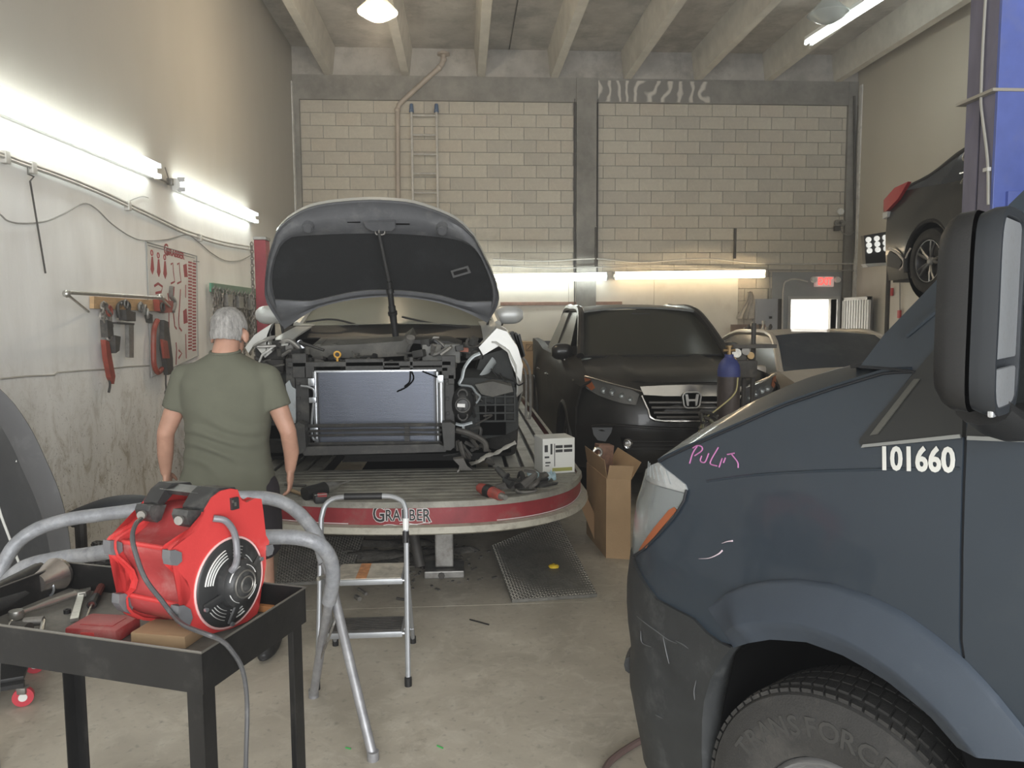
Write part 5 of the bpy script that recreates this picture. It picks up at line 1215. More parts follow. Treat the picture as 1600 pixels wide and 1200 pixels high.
t = thing('pipe_fitting', 'small double pipe fitting standing at the near left of the cart tray', 'fitting', tp(50, 985))
b = MB(); a = tp(38, 972, ZF+.02); c = tp(68, 970, ZF+.02); b.cyl(a, c, .013, n=12); b.build('manifold', STEEL, t)
for p in (a, c):
    b = MB(); q = tp(pix(p)[0]-6, 1000, ZF+.012); b.tube([p, p.lerp(q, .4), q], .0065, 8, 4); b.build('pipe', SAT, t)
t = thing('hose_coupling', 'dark ribbed hose coupling between fitting and ratchet in the tray', 'fitting', tp(25, 985))
b = MB(); a = tp(18, 978, ZF+.016); c = tp(45, 982, ZF+.016); b.tube([a, c], lambda s: .014+.003*math.sin(s*20), 12); b.build('knurled_body', DKST, t)
b = MB(); b.torus(a, (1, 0, 0), .013, .004, 14, 6); b.build('ring', SAT, t)
for (x, y, lb, m_, r_) in ((54, 935, 'small chrome hex nut behind the ratchet on the cart tray', SAT, .011), (105, 958, 'small black bit holder left of the adjustable wrench', BLK_P, .010)):
    b = MB(); q = tp(x, y); b.lathe([(r_*.5, 0), (r_, 0), (r_, r_*1.2), (r_*.5, r_*1.2), (r_*.5, 0)], 6 if m_ is SAT else 12, q, (0, 0, 1)); tag(b.build('hex_nut' if m_ is SAT else 'bit_holder', m_, None, 20), lb, 'hardware')
t = thing('plastic_case', 'dusty red plastic case lying at the near edge of the cart tray', 'case', tp(135, 995))
ca = tp(85, 1004, ZF); cb_ = tp(185, 1010, ZF); Mk = basis(tp(138, 1000, ZF), cb_-ca, D1)
mm = Mk.to_3x3(); cc = tp(140, 1003, ZF)+D1*.05-D2*(-.0)
b = MB(); b.box(cc+vz*.02, (.155, .11, .038), mm, .008); b.build('shell', REDD, t); b = MB(); b.box(cc+vz*.0395, (.10, .06, .003), mm, .001); b.build('lid_panel', mat('dusty_red_plastic'), t); b = MB(); b.box(cc+vz*.022-D1*.056, (.04, .004, .014), mm, .001); b.build('latch', mat('red_moulded_plastic'), t)
CARD = mat('brown_cardboard', (.44, .30, .17), .8, var=.08, vscale=5, bump=.1, bscale=60)
cc = tp(255, 1005, ZF)+D1*.025
b = MB(); b.box(cc+vz*.018, (.165, .10, .034), mm @ Matrix.Rotation(R(-3), 3, 'Z'), .003); tag(b.build('cardboard_box', CARD, None), 'flat brown cardboard box in front of the red air mover', 'box')
t = thing('plastic_holder', 'grey and blue plastic clip box in the right back corner of the cart tray', 'clip box', tp(415, 935))
Mx3 = CMx; cc = tp(418, 932, ZF+.03); b = MB(); b.box(cc, (.05, .07, .028), Mx3, .004); b.build('body', mat('slate_plastic', (.16, .18, .2), .5), t); b = MB(); b.box(cc+vz*.018+D2*.01, (.03, .06, .008), Mx3, .002); b.build('blue_lid', mat('pale_blue_lid', (.28, .48, .60), .5), t)
b = MB(); b.box(tp(415, 948, ZF+.012), (.07, .04, .02), Mx3, .003); tag(b.build('orange_box', mat('faded_orange', (.50, .22, .08), .6), None), 'small orange box under the grey and blue clip box on the cart', 'box')
# ================================================================ PADDED FOLDING PAINT STAND
PADM = mat('scuffed_grey_tape', (.30, .31, .33), .5, .2, var=.25, vscale=14, dirt=(.48, .48, .49), dscale=9, damt=.35, bump=.4, bscale=45)
TUBG = mat('scratched_grey_tube', (.33, .33, .34), .42, .5, var=.2, vscale=14, dirt=(.5, .5, .5), dscale=14, damt=.2)
stand = thing('folding_stand', 'folding cross-legged work stand of padded grey tube behind the cart', 'stand', (-1.1, 3.1, 0))
nA = Vector((0, .87, -.46)).normalized(); pA = Vector((0, 2.85, 0)); nB = Vector((0, .85, .48)).normalized(); pB = Vector((0, 3.38, 0))
def PA(L): return [onp(x, y, pA, nA) for x, y in L]
def PB(L): return [onp(x, y, pB, nB) for x, y in L]
barA = PA([(-4, 905), (4, 885), (25, 850), (60, 826), (110, 811), (160, 804), (250, 792), (340, 780), (400, 777), (437, 783), (465, 800), (488, 826), (500, 850), (508, 880)])
legA = PA([(508, 880), (520, 920), (548, 1040), (583, 1183)]); legA2 = PA([(-4, 905), (-6, 960)])+[Vector((-1.80, 2.90, .03))]
b = MB(); b.tube(catmull(barA, 4), .029, 12); b.jitter(.0015, 40); b.build('padded_bar', PADM, stand)
b = MB(); b.tube(legA, .0195, 12); b.build('leg', TUBG, stand); b = MB(); b.tube(legA2, .0195, 12); b.build('leg', TUBG, stand)
barB = PB([(2, 925), (20, 900), (45, 884), (90, 873), (150, 865), (250, 850), (360, 841), (420, 839), (465, 840), (498, 850), (516, 874), (520, 905), (514, 940)])
legB = PB([(514, 940), (506, 985), (497, 1040), (490, 1085)]); legB2 = PB([(2, 925), (-14, 990)])+[Vector((-2.1, 3.36, .03))]
b = MB(); b.tube(catmull(barB, 4), .029, 12); b.jitter(.0015, 40); b.build('padded_bar', PADM, stand)
b = MB(); b.tube(legB, .0195, 12); b.build('leg', TUBG, stand); b = MB(); b.tube(legB2, .0195, 12); b.build('leg', TUBG, stand)
b = MB(); c = PA([(512, 898)])[0]; b.cyl(c+Vector((-.03, -.05, 0)), c+Vector((.04, .05, 0)), .009, n=10); b.build('pivot_bolt', SAT, stand)
b = MB(); b.tube(PA([(516, 925), (524, 960), (518, 985)])+[legB[2]], .005, 6, 4); b.build('lock_link', STEEL, stand)
for p in (legA[-1], legB[-1], legA2[-1], legB2[-1]):
    b = MB(); b.cyl((p.x, p.y, 0), (p.x, p.y, .035), .023, n=12); b.build('foot_cap', TUBG, stand)
# ================================================================ TWO-STEP STOOL
STG = mat('silver_grey_tube', (.34, .35, .36), .38, .5, var=.1, vscale=10, dirt=(.5, .5, .5), dscale=15, damt=.15)
ny = Vector((0, .98, -.2)).normalized(); pS = Vector((0, 3.45, 0))
def PS(L, o=0.): return [onp(x, y, pS+ny*o, ny) for x, y in L]
stool = thing('step_stool', 'grey two-step folding stool with black grip standing before the frame rack', 'step stool', (-.47, 3.6, 0))
fr = PS([(495, 1085), (498, 1000), (500, 900), (502, 810), (508, 790), (522, 779), (545, 776), (590, 775), (612, 776), (628, 783), (634, 796), (635, 850), (636, 950), (638, 1076)])
b = MB(); b.tube([fr[0], fr[1], fr[2]]+catmull(fr[3:11], 4)+fr[11:], .0125, 10); b.build('front_frame', STG, stool)
g1 = PS([(538, 776), (597, 775)]); b = MB(); b.cyl(g1[0], g1[1], .0165, n=12); b.build('hand_grip', BLK_P, stool)
for x, lo, hi in ((634, 810, 828),):
    q = PS([(x, hi), (x, lo)]); b = MB(); b.cyl(q[0], q[1], .0145, n=10); b.build('white_sticker', mat('sticker_white'), stool); q = PS([(x, 848), (x, 830)]); b = MB(); b.cyl(q[0], q[1], .0155, n=10); b.build('collar', BLK_P, stool)
for p in (fr[0], fr[-1]):
    b = MB(); b.cyl((p.x, p.y, 0), (p.x, p.y, .04), .017, n=12); b.build('foot_cap', BLK_P, stool)
for (yb, yt, z_, dp, lbl) in ((905, 886, .475, .24, True), (997, 980, .24, .19, False)):
    a = PS([(520 if lbl else 510, yb)])[0]; c = PS([(629, yb)])[0]; yc = a.y
    b = MB(); b.bb(a.x, c.x, yc, yc+dp, z_-.028, z_, .006); st = b.build('step_tray', STG, stool, 20)
    b = MB(); b.bb(a.x+.008, c.x-.008, yc+.008, yc+dp-.01, z_, z_+.003); tr = b.build('step_tread', mat('dirty_label_top', (.40, .37, .31), .6, var=.3, vscale=20, dirt=(.16, .14, .12), dscale=15, damt=.3) if lbl else DKST, st, 0)
    if lbl:
        b = MB(); xm = a.x+(c.x-a.x)*.32; b.bb(xm, xm+.05, yc+.01, yc+dp-.012, z_+.003, z_+.0045); b.build('orange_label', mat('label_orange', (.45, .20, .08), .6, var=.4, vscale=40), tr, 0)
    else:
        for k in range(8):
            b = MB(); b.bb(a.x+.01, c.x-.01, yc+.015+k*.021, yc+.022+k*.021, z_+.003, z_+.007); b.build('tread_rib', DKST, tr, 0)
    for x_ in (a.x+.003, c.x-.003):
        b = MB(); b.cyl((x_-.012, yc+.01, z_-.012), (x_+.012, yc+.01, z_-.012), .008, n=10); b.build('rivet', ALU, st)
for sx in (.02, .98):
    a = fr[0].lerp(fr[-1], sx); top = Vector((a.x, 3.62, .47)); bot = Vector((a.x, 3.92, .02))
    b = MB(); b.tube([top, bot], .011, 8); b.build('rear_leg', STG, stool); b = MB(); b.cyl((bot.x, bot.y, 0), (bot.x, bot.y, .035), .016, n=10); b.build('foot_cap', BLK_P, stool)
b = MB(); b.cyl((fr[0].x, 3.86, .10), (fr[-1].x, 3.86, .10), .008, n=8); b.build('rear_bar', STG, stool)
# ================================================================ THE MAN
SKIN = mat('tanned_skin', (.42, .235, .165), .55, var=.12, vscale=14, dirt=(.36, .17, .12), dscale=6, damt=.3, bump=.08, bscale=120)
SHIRT = mat('olive_cotton', (.115, .117, .086), .95, var=.10, vscale=4, bump=.25, bscale=500)
SHORT = mat('black_shorts', (.022, .018, .022), .9, bump=.2, bscale=300)
HAIR = mat('grey_hair', (.27, .26, .245), .85, var=.45, vscale=45, bump=.6, bscale=150, streak=(1, 1, .3))
PX, PY = -1.165, 3.85
man = thing('person', 'person seen from behind in olive t-shirt and black shorts, leaning over at the frame rack', 'person', (PX, PY, 0))
def L(x, y, z): return Vector((PX+x, PY+y, z))
def limb(b, pts, n=16):
    """tapered limb through (point, radius) pairs, with rounded joints"""
    for (p, r), (q, s) in zip(pts, pts[1:]):
        b.cyl(p, q, r, s, n)
        b.ball(p, r, n)
    b.ball(pts[-1][0], pts[-1][1], n)
def hand(b, w, d, side, curl=.5):
    """hand hanging from wrist w along d: palm, four curled fingers, thumb leaving the side of the palm"""
    d = d.normalized(); fw = Vector((0, 1, 0)); fw = (fw-d*fw.dot(d)).normalized(); inn = d.cross(fw)*side
    palm = w+d*.045
    b.ball(palm, (.018, .042, .05), 12, frame_z(d) if False else Matrix((inn, fw, d)).transposed())
    for k, (o, ln) in enumerate(((.030, .072), (.011, .080), (-.009, .075), (-.027, .060))):
        p = palm+d*.035+fw*o; q = p+d*ln*.42+inn*.004; r_ = q+(d*.8+inn*.6).normalized()*ln*.33; s = r_+(d*.45+inn*.9).normalized()*ln*.27
        limb(b, [(p, .0098), (q, .0092), (r_, .0084), (s, .0072)], 8)
    t0 = w+d*.02+fw*.022; t1 = t0+(d*.7+fw*.75+inn*.3).normalized()*.038; t2 = t1+(d*.95+fw*.35+inn*.3).normalized()*.032
    limb(b, [(t0, .013), (t1, .011), (t2, .009)], 8)
b = MB()
hd = L(.010, .045, 1.628)
# head: skull, jaw, face turned away and down; neck; ears, nose
tilt = Euler((R(-14), 0, R(-4))).to_matrix()
def hp_(x, y, z): return hd+tilt @ Vector((x, y, z))
b.ball(hp_(0, -.005, .025), (.078, .098, .092), 20, tilt); b.ball(hp_(0, .03, -.05), (.062, .068, .070), 18, tilt); b.ball(hp_(0, .075, -.085), (.03, .022, .022), 12, tilt)
b.ball(hp_(0, .108, -.018), (.013, .022, .018), 10, tilt); b.cyl(hp_(0, .09, .02), hp_(0, .118, -.016), .009, .013, 8)
for s_ in (-1, 1):
    b.ball(hp_(s_*.084, .0, -.018), (.012, .022, .034), 12, tilt @ Matrix.Rotation(R(s_*-22), 3, 'Z')); b.ball(hp_(s_*.035, .085, .015), (.022, .012, .012), 10, tilt)
b.ball(hp_(0, .092, -.055), (.024, .012, .009), 10, tilt)
limb(b, [(hp_(0, -.02, -.045), .058), (L(0, -.01, 1.52), .064), (L(0, .0, 1.44), .075)])
# trunk
for z, rx_, ry_, cy in ((1.40, .17, .105, .0), (1.30, .175, .12, .01), (1.18, .165, .125, .02), (1.05, .165, .13, .02), (.95, .165, .13, .01), (.86, .16, .125, .0)):
    b.ball(L(-.0, cy, z), (rx_, ry_, .10), 18)
shl = [L(-.192, .0, 1.405), L(.19, .0, 1.40)]
armL = [(shl[0], .058), (L(-.245, -.005, 1.27), .050), (L(-.298, -.01, 1.145), .041), (L(-.322, .035, 1.03), .039), (L(-.335, .065, .935), .027)]
armR = [(shl[1], .058), (L(.245, -.005, 1.27), .050), (L(.293, -.01, 1.14), .041), (L(.297, .03, 1.03), .039), (L(.285, .05, .94), .027)]
limb(b, armL); limb(b, armR)
hand(b, armL[-1][0], Vector((.05, .25, -1)), 1); hand(b, armR[-1][0], Vector((-.06, .1, -1)), -1)
for sx, fy in ((-.10, .05), (.115, -.03)):
    limb(b, [(L(sx, 0, .86), .095), (L(sx*1.15, .01, .66), .075), (L(sx*1.25, fy*.4, .50), .058), (L(sx*1.32, fy-.02, .36), .060), (L(sx*1.32, fy-.01, .22), .045), (L(sx*1.32, fy, .09), .036)])
    limb(b, [(L(sx*1.32, fy-.03, .05), .036), (L(sx*1.4, fy+.10, .04), .034), (L(sx*1.45, fy+.18, .035), .028)])
remeshed(b, 'body', SKIN, man, .0065, 5)
# hair: close-cropped cap over crown and back of the head
b = MB(); b.ball(hp_(0, -.010, .030), (.0865, .104, .100), 36, tilt); b.ball(hp_(0, -.035, -.015), (.080, .078, .075), 30, tilt)
dl = []
for v in b.bm.verts:
    q = tilt.transposed() @ (v.co-hd)
    if q.y > .062 and q.z < .085-.0: dl.append(v)
    elif q.z < -.058+.25*max(0, q.y+.02): dl.append(v)
    elif abs(q.x) > .068 and q.y > -.03 and q.z < .012: dl.append(v)
bmesh.ops.delete(b.bm, geom=dl, context='VERTS'); b.jitter(.004, 55); b.build('hair', HAIR, man, 180)
# t-shirt: body, sleeves, collar band
b = MB()
ringz = [(1.535, .068, .068, .0), (1.515, .10, .082, .0), (1.485, .155, .10, .0), (1.445, .20, .12, .0), (1.38, .224, .140, .0), (1.28, .222, .150, .01), (1.18, .205, .152, .02), (1.08, .198, .155, .015), (.98, .208, .158, .005), (.90, .226, .165, -.005), (.875, .232, .168, -.01)]
rws = []
for i, (z, rx_, ry_, cy) in enumerate(ringz):
    rg = []
    for k in range(40):
        a = 2*PI*k/40; e = .85
        f = 1+ (.018*math.sin(5*a+z*9)+.012*math.sin(9*a-z*14)) * min(1, max(0, (1.35-z)/.3))
        x = math.copysign(abs(math.cos(a))**e, math.cos(a))*rx_*f; y = math.copysign(abs(math.sin(a))**e, math.sin(a))*ry_*f
        zz = z+(-.028*x/.2 if z < .95 else 0)
        rg.append(L(x+.0-(.008 if z < 1.1 else 0), y+cy, zz+(.01*math.sin(3*a) if z < .95 else 0)))
    rws.append(rg)
b.grid(rws, True); b.face(rws[0]); b.face(rws[-1])
for s_, arm in ((-1, armL), (1, armR)):
    p0 = L(s_*.12, 0, 1.425); p1 = arm[0][0]+Vector((s_*.005, 0, .005)); p2 = arm[1][0]+Vector((s_*.0, 0, -.015))
    b.cyl(p0, p1, .068, .070, 20); b.ball(p1, .070, 18); b.cyl(p1, p2, .070, .070, 20)
sh_ = remeshed(b, 'shirt', SHIRT, man, .009, 6)
# cloth folds: real relief across the lower back
for v in sh_.data.vertices:
    w = WM[man.name] @ v.co; rel = w-L(0, 0, 0)
    if rel.y < .05:
        k = min(1, max(0, (1.30-rel.z)/.15))*min(1, max(0, (rel.z-.88)/.06))
        d = .011*math.sin(rel.z*62+6*rel.x+3*math.sin(rel.x*11)+2.5*math.sin(rel.z*17))*k
        v.co.y -= d*max(.2, 1-abs(rel.x+.05)*2.2)
b = MB(); b.tube([L(.068*math.cos(a), .070*math.sin(a)-.004, 1.537+.010*math.sin(a)) for a in [2*PI*k/28 for k in range(28)]], lambda t: .008, 6, closed=True); b.build('collar', SHIRT, sh_)
# shorts
b = MB(); b.ball(L(0, 0, .87), (.20, .15, .12), 20)
for sx, fy in ((-.10, .02), (.115, -.012)): limb(b, [(L(sx, 0, .84), .125), (L(sx*1.12, .0, .70), .118), (L(sx*1.2, fy, .60), .112)])
so_ = remeshed(b, 'shorts', SHORT, man, .01, 4)
for sx, fy in ((-.10, .05), (.115, -.03)):
    b = MB(); b.ball(L(sx*1.32, fy-.03, .055), (.045, .055, .05), 14); b.ball(L(sx*1.4, fy+.09, .045), (.05, .13, .042), 16); b.ball(L(sx*1.38, fy+.05, .02), (.05, .155, .02), 16)
    remeshed(b, 'shoe', mat('black_shoe', (.02, .02, .02), .5), man, .008, 3)
# ================================================================ BLACK PICKUP
BPNT = mat('dusty_black_paint', (.016, .0155, .015), .33, var=.15, vscale=3, dirt=(.06, .057, .05), dscale=1.8, damt=.25, coat=.2)
BGL = mat('dusty_black_glass', (.10, .10, .085), .22, dirt=(.13, .125, .11), dscale=1.5, damt=.3, trans=.55, ior=1.2)
SCHR = mat('soft_chrome', (.58, .56, .52), .22, .95)
hx, hh = 2.04, 1.0
pk = thing('pickup_truck', 'dusty black pickup truck with chrome grille bar, facing the camera behind the boxes', 'pickup truck', (hx, 9.4, 0))
def fy(x, z=1.): return 6.68+.42*(abs(x-hx)/1.0)**3.2+(.10*max(0, (z-.75))/.35)**1
def onF(px, py, off=0.):
    y = 6.8
    for _ in range(6):
        p = onY(px, py, y); y = fy(p.x, p.z)-off
    return p
def both(b, f):
    for s_ in (1, -1): f(b, s_)
rows = []
for z, inset in ((.28, .10), (.36, .02), (.50, .0), (.62, .015), (.66, .0), (.74, .02), (.85, .0), (1.0, .02), (1.06, .05), (1.10, .10)):
    rows.append([Vector((hx+d, fy(hx+d, z)+inset, z)) for d in [1.0*(k/14-1) for k in range(29)]])
b = MB(); b.sheet(rows, .02); b.build('front_fascia', BPNT, pk, 40)
# hood: ridged and dropping to its leading edge
rows = []
for y, z, w in ((6.86, 1.095, .86), (6.95, 1.14, .88), (7.2, 1.19, .90), (7.7, 1.25, .88), (8.15, 1.29, .80)):
    rows.append([Vector((hx+w*d, y+(.30*abs(d)**3 if y < 7.1 else .1*abs(d)**3), z-.05*abs(d)**3+(.018 if .45 < abs(d) < .62 else 0))) for d in [k/12-1 for k in range(25)]])
b = MB(); b.sheet(rows, .015); b.build('hood', BPNT, pk, 40)
for s_ in (-1, 1):
    rows = [[(.93, 7.12, .34), (1.0, 7.25, .34), (1.0, 8.3, .32), (1.0, 10.4, .32), (.98, 11.6, .45), (.92, 12.05, .5)],
            [(.98, 7.10, .62), (1.02, 7.25, .62), (1.01, 8.3, .60), (1.01, 10.4, .60), (1.0, 11.6, .62), (.95, 12.07, .62)],
            [(.98, 7.08, .85), (1.025, 7.25, .88), (1.02, 8.3, .90), (1.02, 10.4, .92), (1.0, 11.6, .92), (.95, 12.08, .92)],
            [(.94, 7.05, 1.04), (.985, 7.25, 1.07), (.985, 8.3, 1.10), (.985, 10.4, 1.14), (.98, 11.6, 1.16), (.94, 12.07, 1.16)],
            [(.86, 7.02, 1.09), (.90, 7.25, 1.14), (.93, 8.3, 1.21), (.945, 10.4, 1.25), (.955, 11.0, 1.33), (.93, 12.05, 1.35)],
            [(.84, 7.05, 1.08), (.87, 7.25, 1.15), (.78, 8.2, 1.26), (.86, 10.4, 1.25), (.87, 11.0, 1.33), (.86, 12.05, 1.35)]]
    b = MB(); b.sheet([[Vector((hx+s_*d, y, z)) for d, y, z in r] for r in rows], .02); b.build('body_side', mat('matte_black_side', (.020, .019, .017), .55, spec=.12, var=.15, vscale=3, dirt=(.06, .057, .048), dscale=2, damt=.25), pk, 35); cut_arches(LASTO[0], [((hx+s_*1.0, yy, .39), .44) for yy in (7.62, 10.9)])
    for yy in (8.35, 9.45, 10.5):
        b = MB(); b.tube([(hx+s_*1.012, yy, .4), (hx+s_*1.026, yy, .9), (hx+s_*.99, yy, 1.12), (hx+s_*.94, yy, 1.22)], .004, 5); b.build('door_seam', SEAM, pk)
    b = MB(); b.tube([(hx+s_*.80, 8.08, 1.28), (hx+s_*.72, 8.55, 1.60), (hx+s_*.67, 8.95, 1.77), (hx+s_*.65, 9.6, 1.80), (hx+s_*.66, 10.25, 1.77), (hx+s_*.76, 10.55, 1.28)], .042, 8, 5); b.build('roof_rail', BPNT, pk)
    b = MB(); b.tube([(hx+s_*.90, 9.5, 1.2), (hx+s_*.69, 9.5, 1.76)], .03, 8); b.build('centre_pillar', BPNT, pk)
    for y0, y1, t0, t1 in ((8.32, 9.47, 8.98, 9.47), (9.53, 10.45, 9.53, 10.25)):
        b = MB(); b.sheet([[Vector((hx+s_*.90, y0, 1.22)), Vector((hx+s_*.90, y1, 1.24))], [Vector((hx+s_*.69, t0, 1.74)), Vector((hx+s_*.69, t1, 1.75))]], .006); b.build('side_window', BGL, pk)
        b = MB(); b.tube([(hx+s_*.935, y0, 1.23), (hx+s_*.935, y1, 1.25)], .008, 6); b.build('window_chrome', SCHR, pk)
    for yy in (8.9, 9.9):
        b = MB(); b.tube([(hx+s_*1.02, yy+.25, 1.0), (hx+s_*1.05, yy+.35, 1.01), (hx+s_*1.02, yy+.46, 1.01)], .014, 8, 3); b.build('door_handle', BPNT, pk)
    m0 = onY(877, 549, 8.5); mx = hx+s_*(hx-m0.x)*-1 if False else (m0.x if s_ < 0 else 2*hx-m0.x)
    b = MB(); rws = []
    for k in range(9):
        t = k/8; rws.append([Vector((mx-s_*(t-.5)*-.23, 8.45+.08*math.cos(a_)*(1-.5*abs(2*t-1)**4), m0.z+.092*math.sin(a_)*(1-.5*abs(2*t-1)**3.5))) for a_ in [2*PI*j/14 for j in range(14)]])
    b.grid(rws, True); b.face(rws[0]); b.face(rws[-1]); mo = b.build('door_mirror', BPNT, pk, 60)
    b = MB(); b.tube([(mx, 8.47, m0.z-.07), (hx+s_*.93, 8.5, 1.24)], .03, 8); b.build('mirror_foot', BLK_P, mo)
    for yy in (7.62, 10.9):
        make_wheel(pk, (hx+s_*.995, yy, .375), (s_, 0, 0), .375, .24, .235, RUB, mat('grey_alloy', (.25, .25, .25), .35, .8), 5, False, seg=40)
        b = MB(); b.tube([Vector((hx+s_*1.01, yy+.455*math.cos(a), .39+.455*math.sin(a))) for a in [R(-12+204*k/20) for k in range(21)]], lambda t: (.05, .035), 8, rz=(1, 0, 0)); b.build('wheel_arch', BLK_P, pk)
        b = MB(); b.lathe([(0, -.33), (.46, -.33), (.47, -.02)], 32, (hx+s_*1.0, yy, .39), (s_, 0, 0)); b.build('arch_liner', BLACK, pk, 0)
rows = [[Vector((hx+w*(2*j/12-1), y+.16*(2*j/12-1)**2, z+.02*(1-(2*j/12-1)**2))) for j in range(13)] for y, z, w in ((8.02, 1.275, .80), (8.4, 1.52, .745), (8.82, 1.755, .68))]
b = MB(); b.sheet(rows, .006); b.build('windscreen', BGL, pk, 60)
b = MB(); b.tube([Vector((hx+.8*(2*j/12-1), 8.0+.16*(2*j/12-1)**2, 1.275)) for j in range(13)], .016, 6); b.build('cowl_edge', BLK_P, pk)
rows = [[Vector((hx+w*(2*j/12-1), y, z+.05*(1-(2*j/12-1)**2))) for j in range(13)] for y, z, w in ((8.82, 1.755, .68), (9.2, 1.79, .66), (9.8, 1.80, .65), (10.3, 1.77, .65))]
b = MB(); b.sheet(rows, .02); b.build('roof', mat('dusty_grey_roof', (.11, .115, .11), .5, var=.1, vscale=4, dirt=(.2, .2, .18), dscale=3, damt=.4), pk, 60)
b = MB(); b.sheet([[Vector((hx-.64, 10.28, 1.76)), Vector((hx+.64, 10.28, 1.76))], [Vector((hx-.74, 10.5, 1.3)), Vector((hx+.74, 10.5, 1.3))]], .01); b.build('rear_window', GLASS_D, pk)
b = MB(); b.bb(hx-.9, hx+.9, 7.2, 12.0, .30, .42); b.bb(hx-.86, hx+.86, 10.6, 12.05, .7, .75); b.build('underbody', BLACK, pk, 0)
b = MB(); b.bb(hx-.92, hx+.92, 12.03, 12.08, .6, 1.32, .01); b.build('tailgate', BPNT, pk)
for s_ in (-1, 1):
    b = MB(); b.box((hx+s_*.38, 9.2, .95), (.5, .5, .3), None, .06); b.box((hx+s_*.38, 9.45, 1.25), (.48, .14, .55), (12, 0, 0), .05); b.box((hx+s_*.38, 9.5, 1.60), (.25, .09, .15), None, .03); b.build('front_seat', mat('seat_cloth'), pk, 30)
b = MB(); b.bb(hx-.8, hx+.8, 8.3, 8.7, 1.0, 1.26, .03); b.build('dashboard', GRBLK, pk)
b = MB(); b.torus((hx+.38, 8.85, 1.25), (0, -1, .4), .18, .014, 24, 6); b.build('steering_wheel', BLK_P, pk)
b = MB(); b.box((hx, 8.75, 1.70), (.22, .04, .07), None, .01); b.build('rear_view_mirror', BLK_P, pk)
# grille, badge, lamps on the curved front
b = MB(); q = [onF(x, y, .012) for x, y in ((1003, 606), (1157, 606), (1148, 640), (1138, 655), (1022, 655), (1012, 640))]; b.solid(q, (0, .03, 0)); gr = b.build('grille', BLACK, pk, 0)
for k, (y, w) in enumerate(((629, 66), (637, 62), (645, 58), (652, 54))):
    b = MB(); b.tube([onF(1080-w, y, .02), onF(1080-w/2, y, .025), onF(1080, y, .028), onF(1080+w/2, y, .025), onF(1080+w, y, .02)], lambda t: (.012, .007), 6, rz=(0, 0, 1)); b.build('grille_slat', mat('dark_chrome', (.22, .21, .20), .3, .9), gr)
b = MB(); q = [onF(x, y, .035) for x, y in ((1000, 604), (1040, 602), (1080, 601), (1120, 602), (1160, 604), (1155, 616), (1120, 619), (1080, 619), (1040, 619), (1006, 617))]; b.solid(q, (0, .04, 0)); b.build('chrome_bar', SCHR, pk, 30)
b = MB(); b.tube([onF(x, y, .02) for x, y in ((1003, 618), (1013, 640), (1023, 656), (1080, 658), (1138, 656), (1148, 640), (1157, 618))], .011, 6, 3); b.build('grille_surround', SCHR, pk)
bc = onF(1081, 625, .055); Mb = basis(bc, (1, 0, 0), (0, 0, 1))
def rrect(w, h, r, n=5, taper=1.):
    o = []
    for cx_, cy_, a0 in ((w/2-r, h/2-r, 0), (-w/2+r, h/2-r, 90), (-w/2+r, -h/2+r, 180), (w/2-r, -h/2+r, 270)):
        for k in range(n+1):
            a = R(a0+90*k/n); x, y = cx_+r*math.cos(a), cy_+r*math.sin(a); o.append((x*(taper if y < 0 else 1), y))
    return o
b = MB(); b.prism(rrect(.17, .145, .04, taper=.88), Mb @ Matrix.Translation((0, 0, -.02)), .02); em = b.build('badge', BLACK, pk, 30)
b = MB(); b.tube([Mb @ Vector((x, y, .003)) for x, y in rrect(.165, .14, .04, taper=.88)], .0075, 6, closed=True); b.build('badge_frame', mat('badge_silver', (.75, .74, .72), .4, .5), em)
for s_ in (-1, 1):
    b = MB(); b.prism([(s_*.030, -.052), (s_*.046, -.050), (s_*.062, .052), (s_*.038, .052), (s_*.030, .008), (s_*.0, .008), (s_*.0, -.010), (s_*.030, -.010)], Mb, .010); b.build('badge_letter', mat('badge_silver', (.75, .74, .72), .4, .5), em, 0)
HLS = [[(912, 587), (930, 592), (955, 598), (981, 605), (999, 616), (994, 633), (975, 631), (957, 626), (935, 618), (916, 607)]]
for s_, Lp in ((-1, HLS[0]),):
    q = [onF(x, y, .012) for x, y in Lp]
    for mir in (0, 1):
        qq = [Vector((2*hx-p.x, p.y, p.z)) for p in q] if mir else q
        b = MB(); b.solid(qq, (0, .05, 0)); hlm = b.build('headlamp', mat('smoked_lamp_glass', (.10, .10, .095), .12, coat=.8), pk, 25)
        def mr(p): return Vector((2*hx-p.x, p.y, p.z)) if mir else p
        for (x, y, r_) in ((943, 610, .028), (957, 613, .030), (971, 618, .026), (984, 624, .022)):
            b = MB(); c = mr(onF(x, y, .018)); b.lathe([(0, -.004), (r_*.6, .0), (r_, .008), (r_*1.1, .004)], 14, c, (0, -1, 0)); b.build('projector', mat('lamp_reflector'), hlm)
        b = MB(); b.tube([mr(onF(x, y, .03)) for x, y in ((914, 588), (932, 593), (960, 601), (985, 607), (1003, 612))], .009, 6, 3); b.build('lamp_brow', SCHR, hlm)
        b = MB(); b.solid([mr(onF(x, y, .02)) for x, y in ((913, 590), (922, 592), (930, 606), (924, 610), (915, 602))], (0, .02, 0)); b.build('amber_marker', mat('amber_plastic'), hlm, 20)
        b = MB(); c = mr(onF(981, 693, .01)); b.lathe([(0, .012), (.028, .010), (.036, .0), (.042, .016), (.048, .0)], 20, c, (0, -1, 0)); b.build('fog_lamp', CHROME, pk)
        b = MB(); b.solid([mr(onF(x, y, .004)) for x, y in ((925, 668), (957, 668), (955, 676), (946, 690), (934, 688), (928, 680))], (0, .02, 0)); b.build('bumper_inset', mat('grey_inset', (.20, .21, .22), .35), pk, 20)
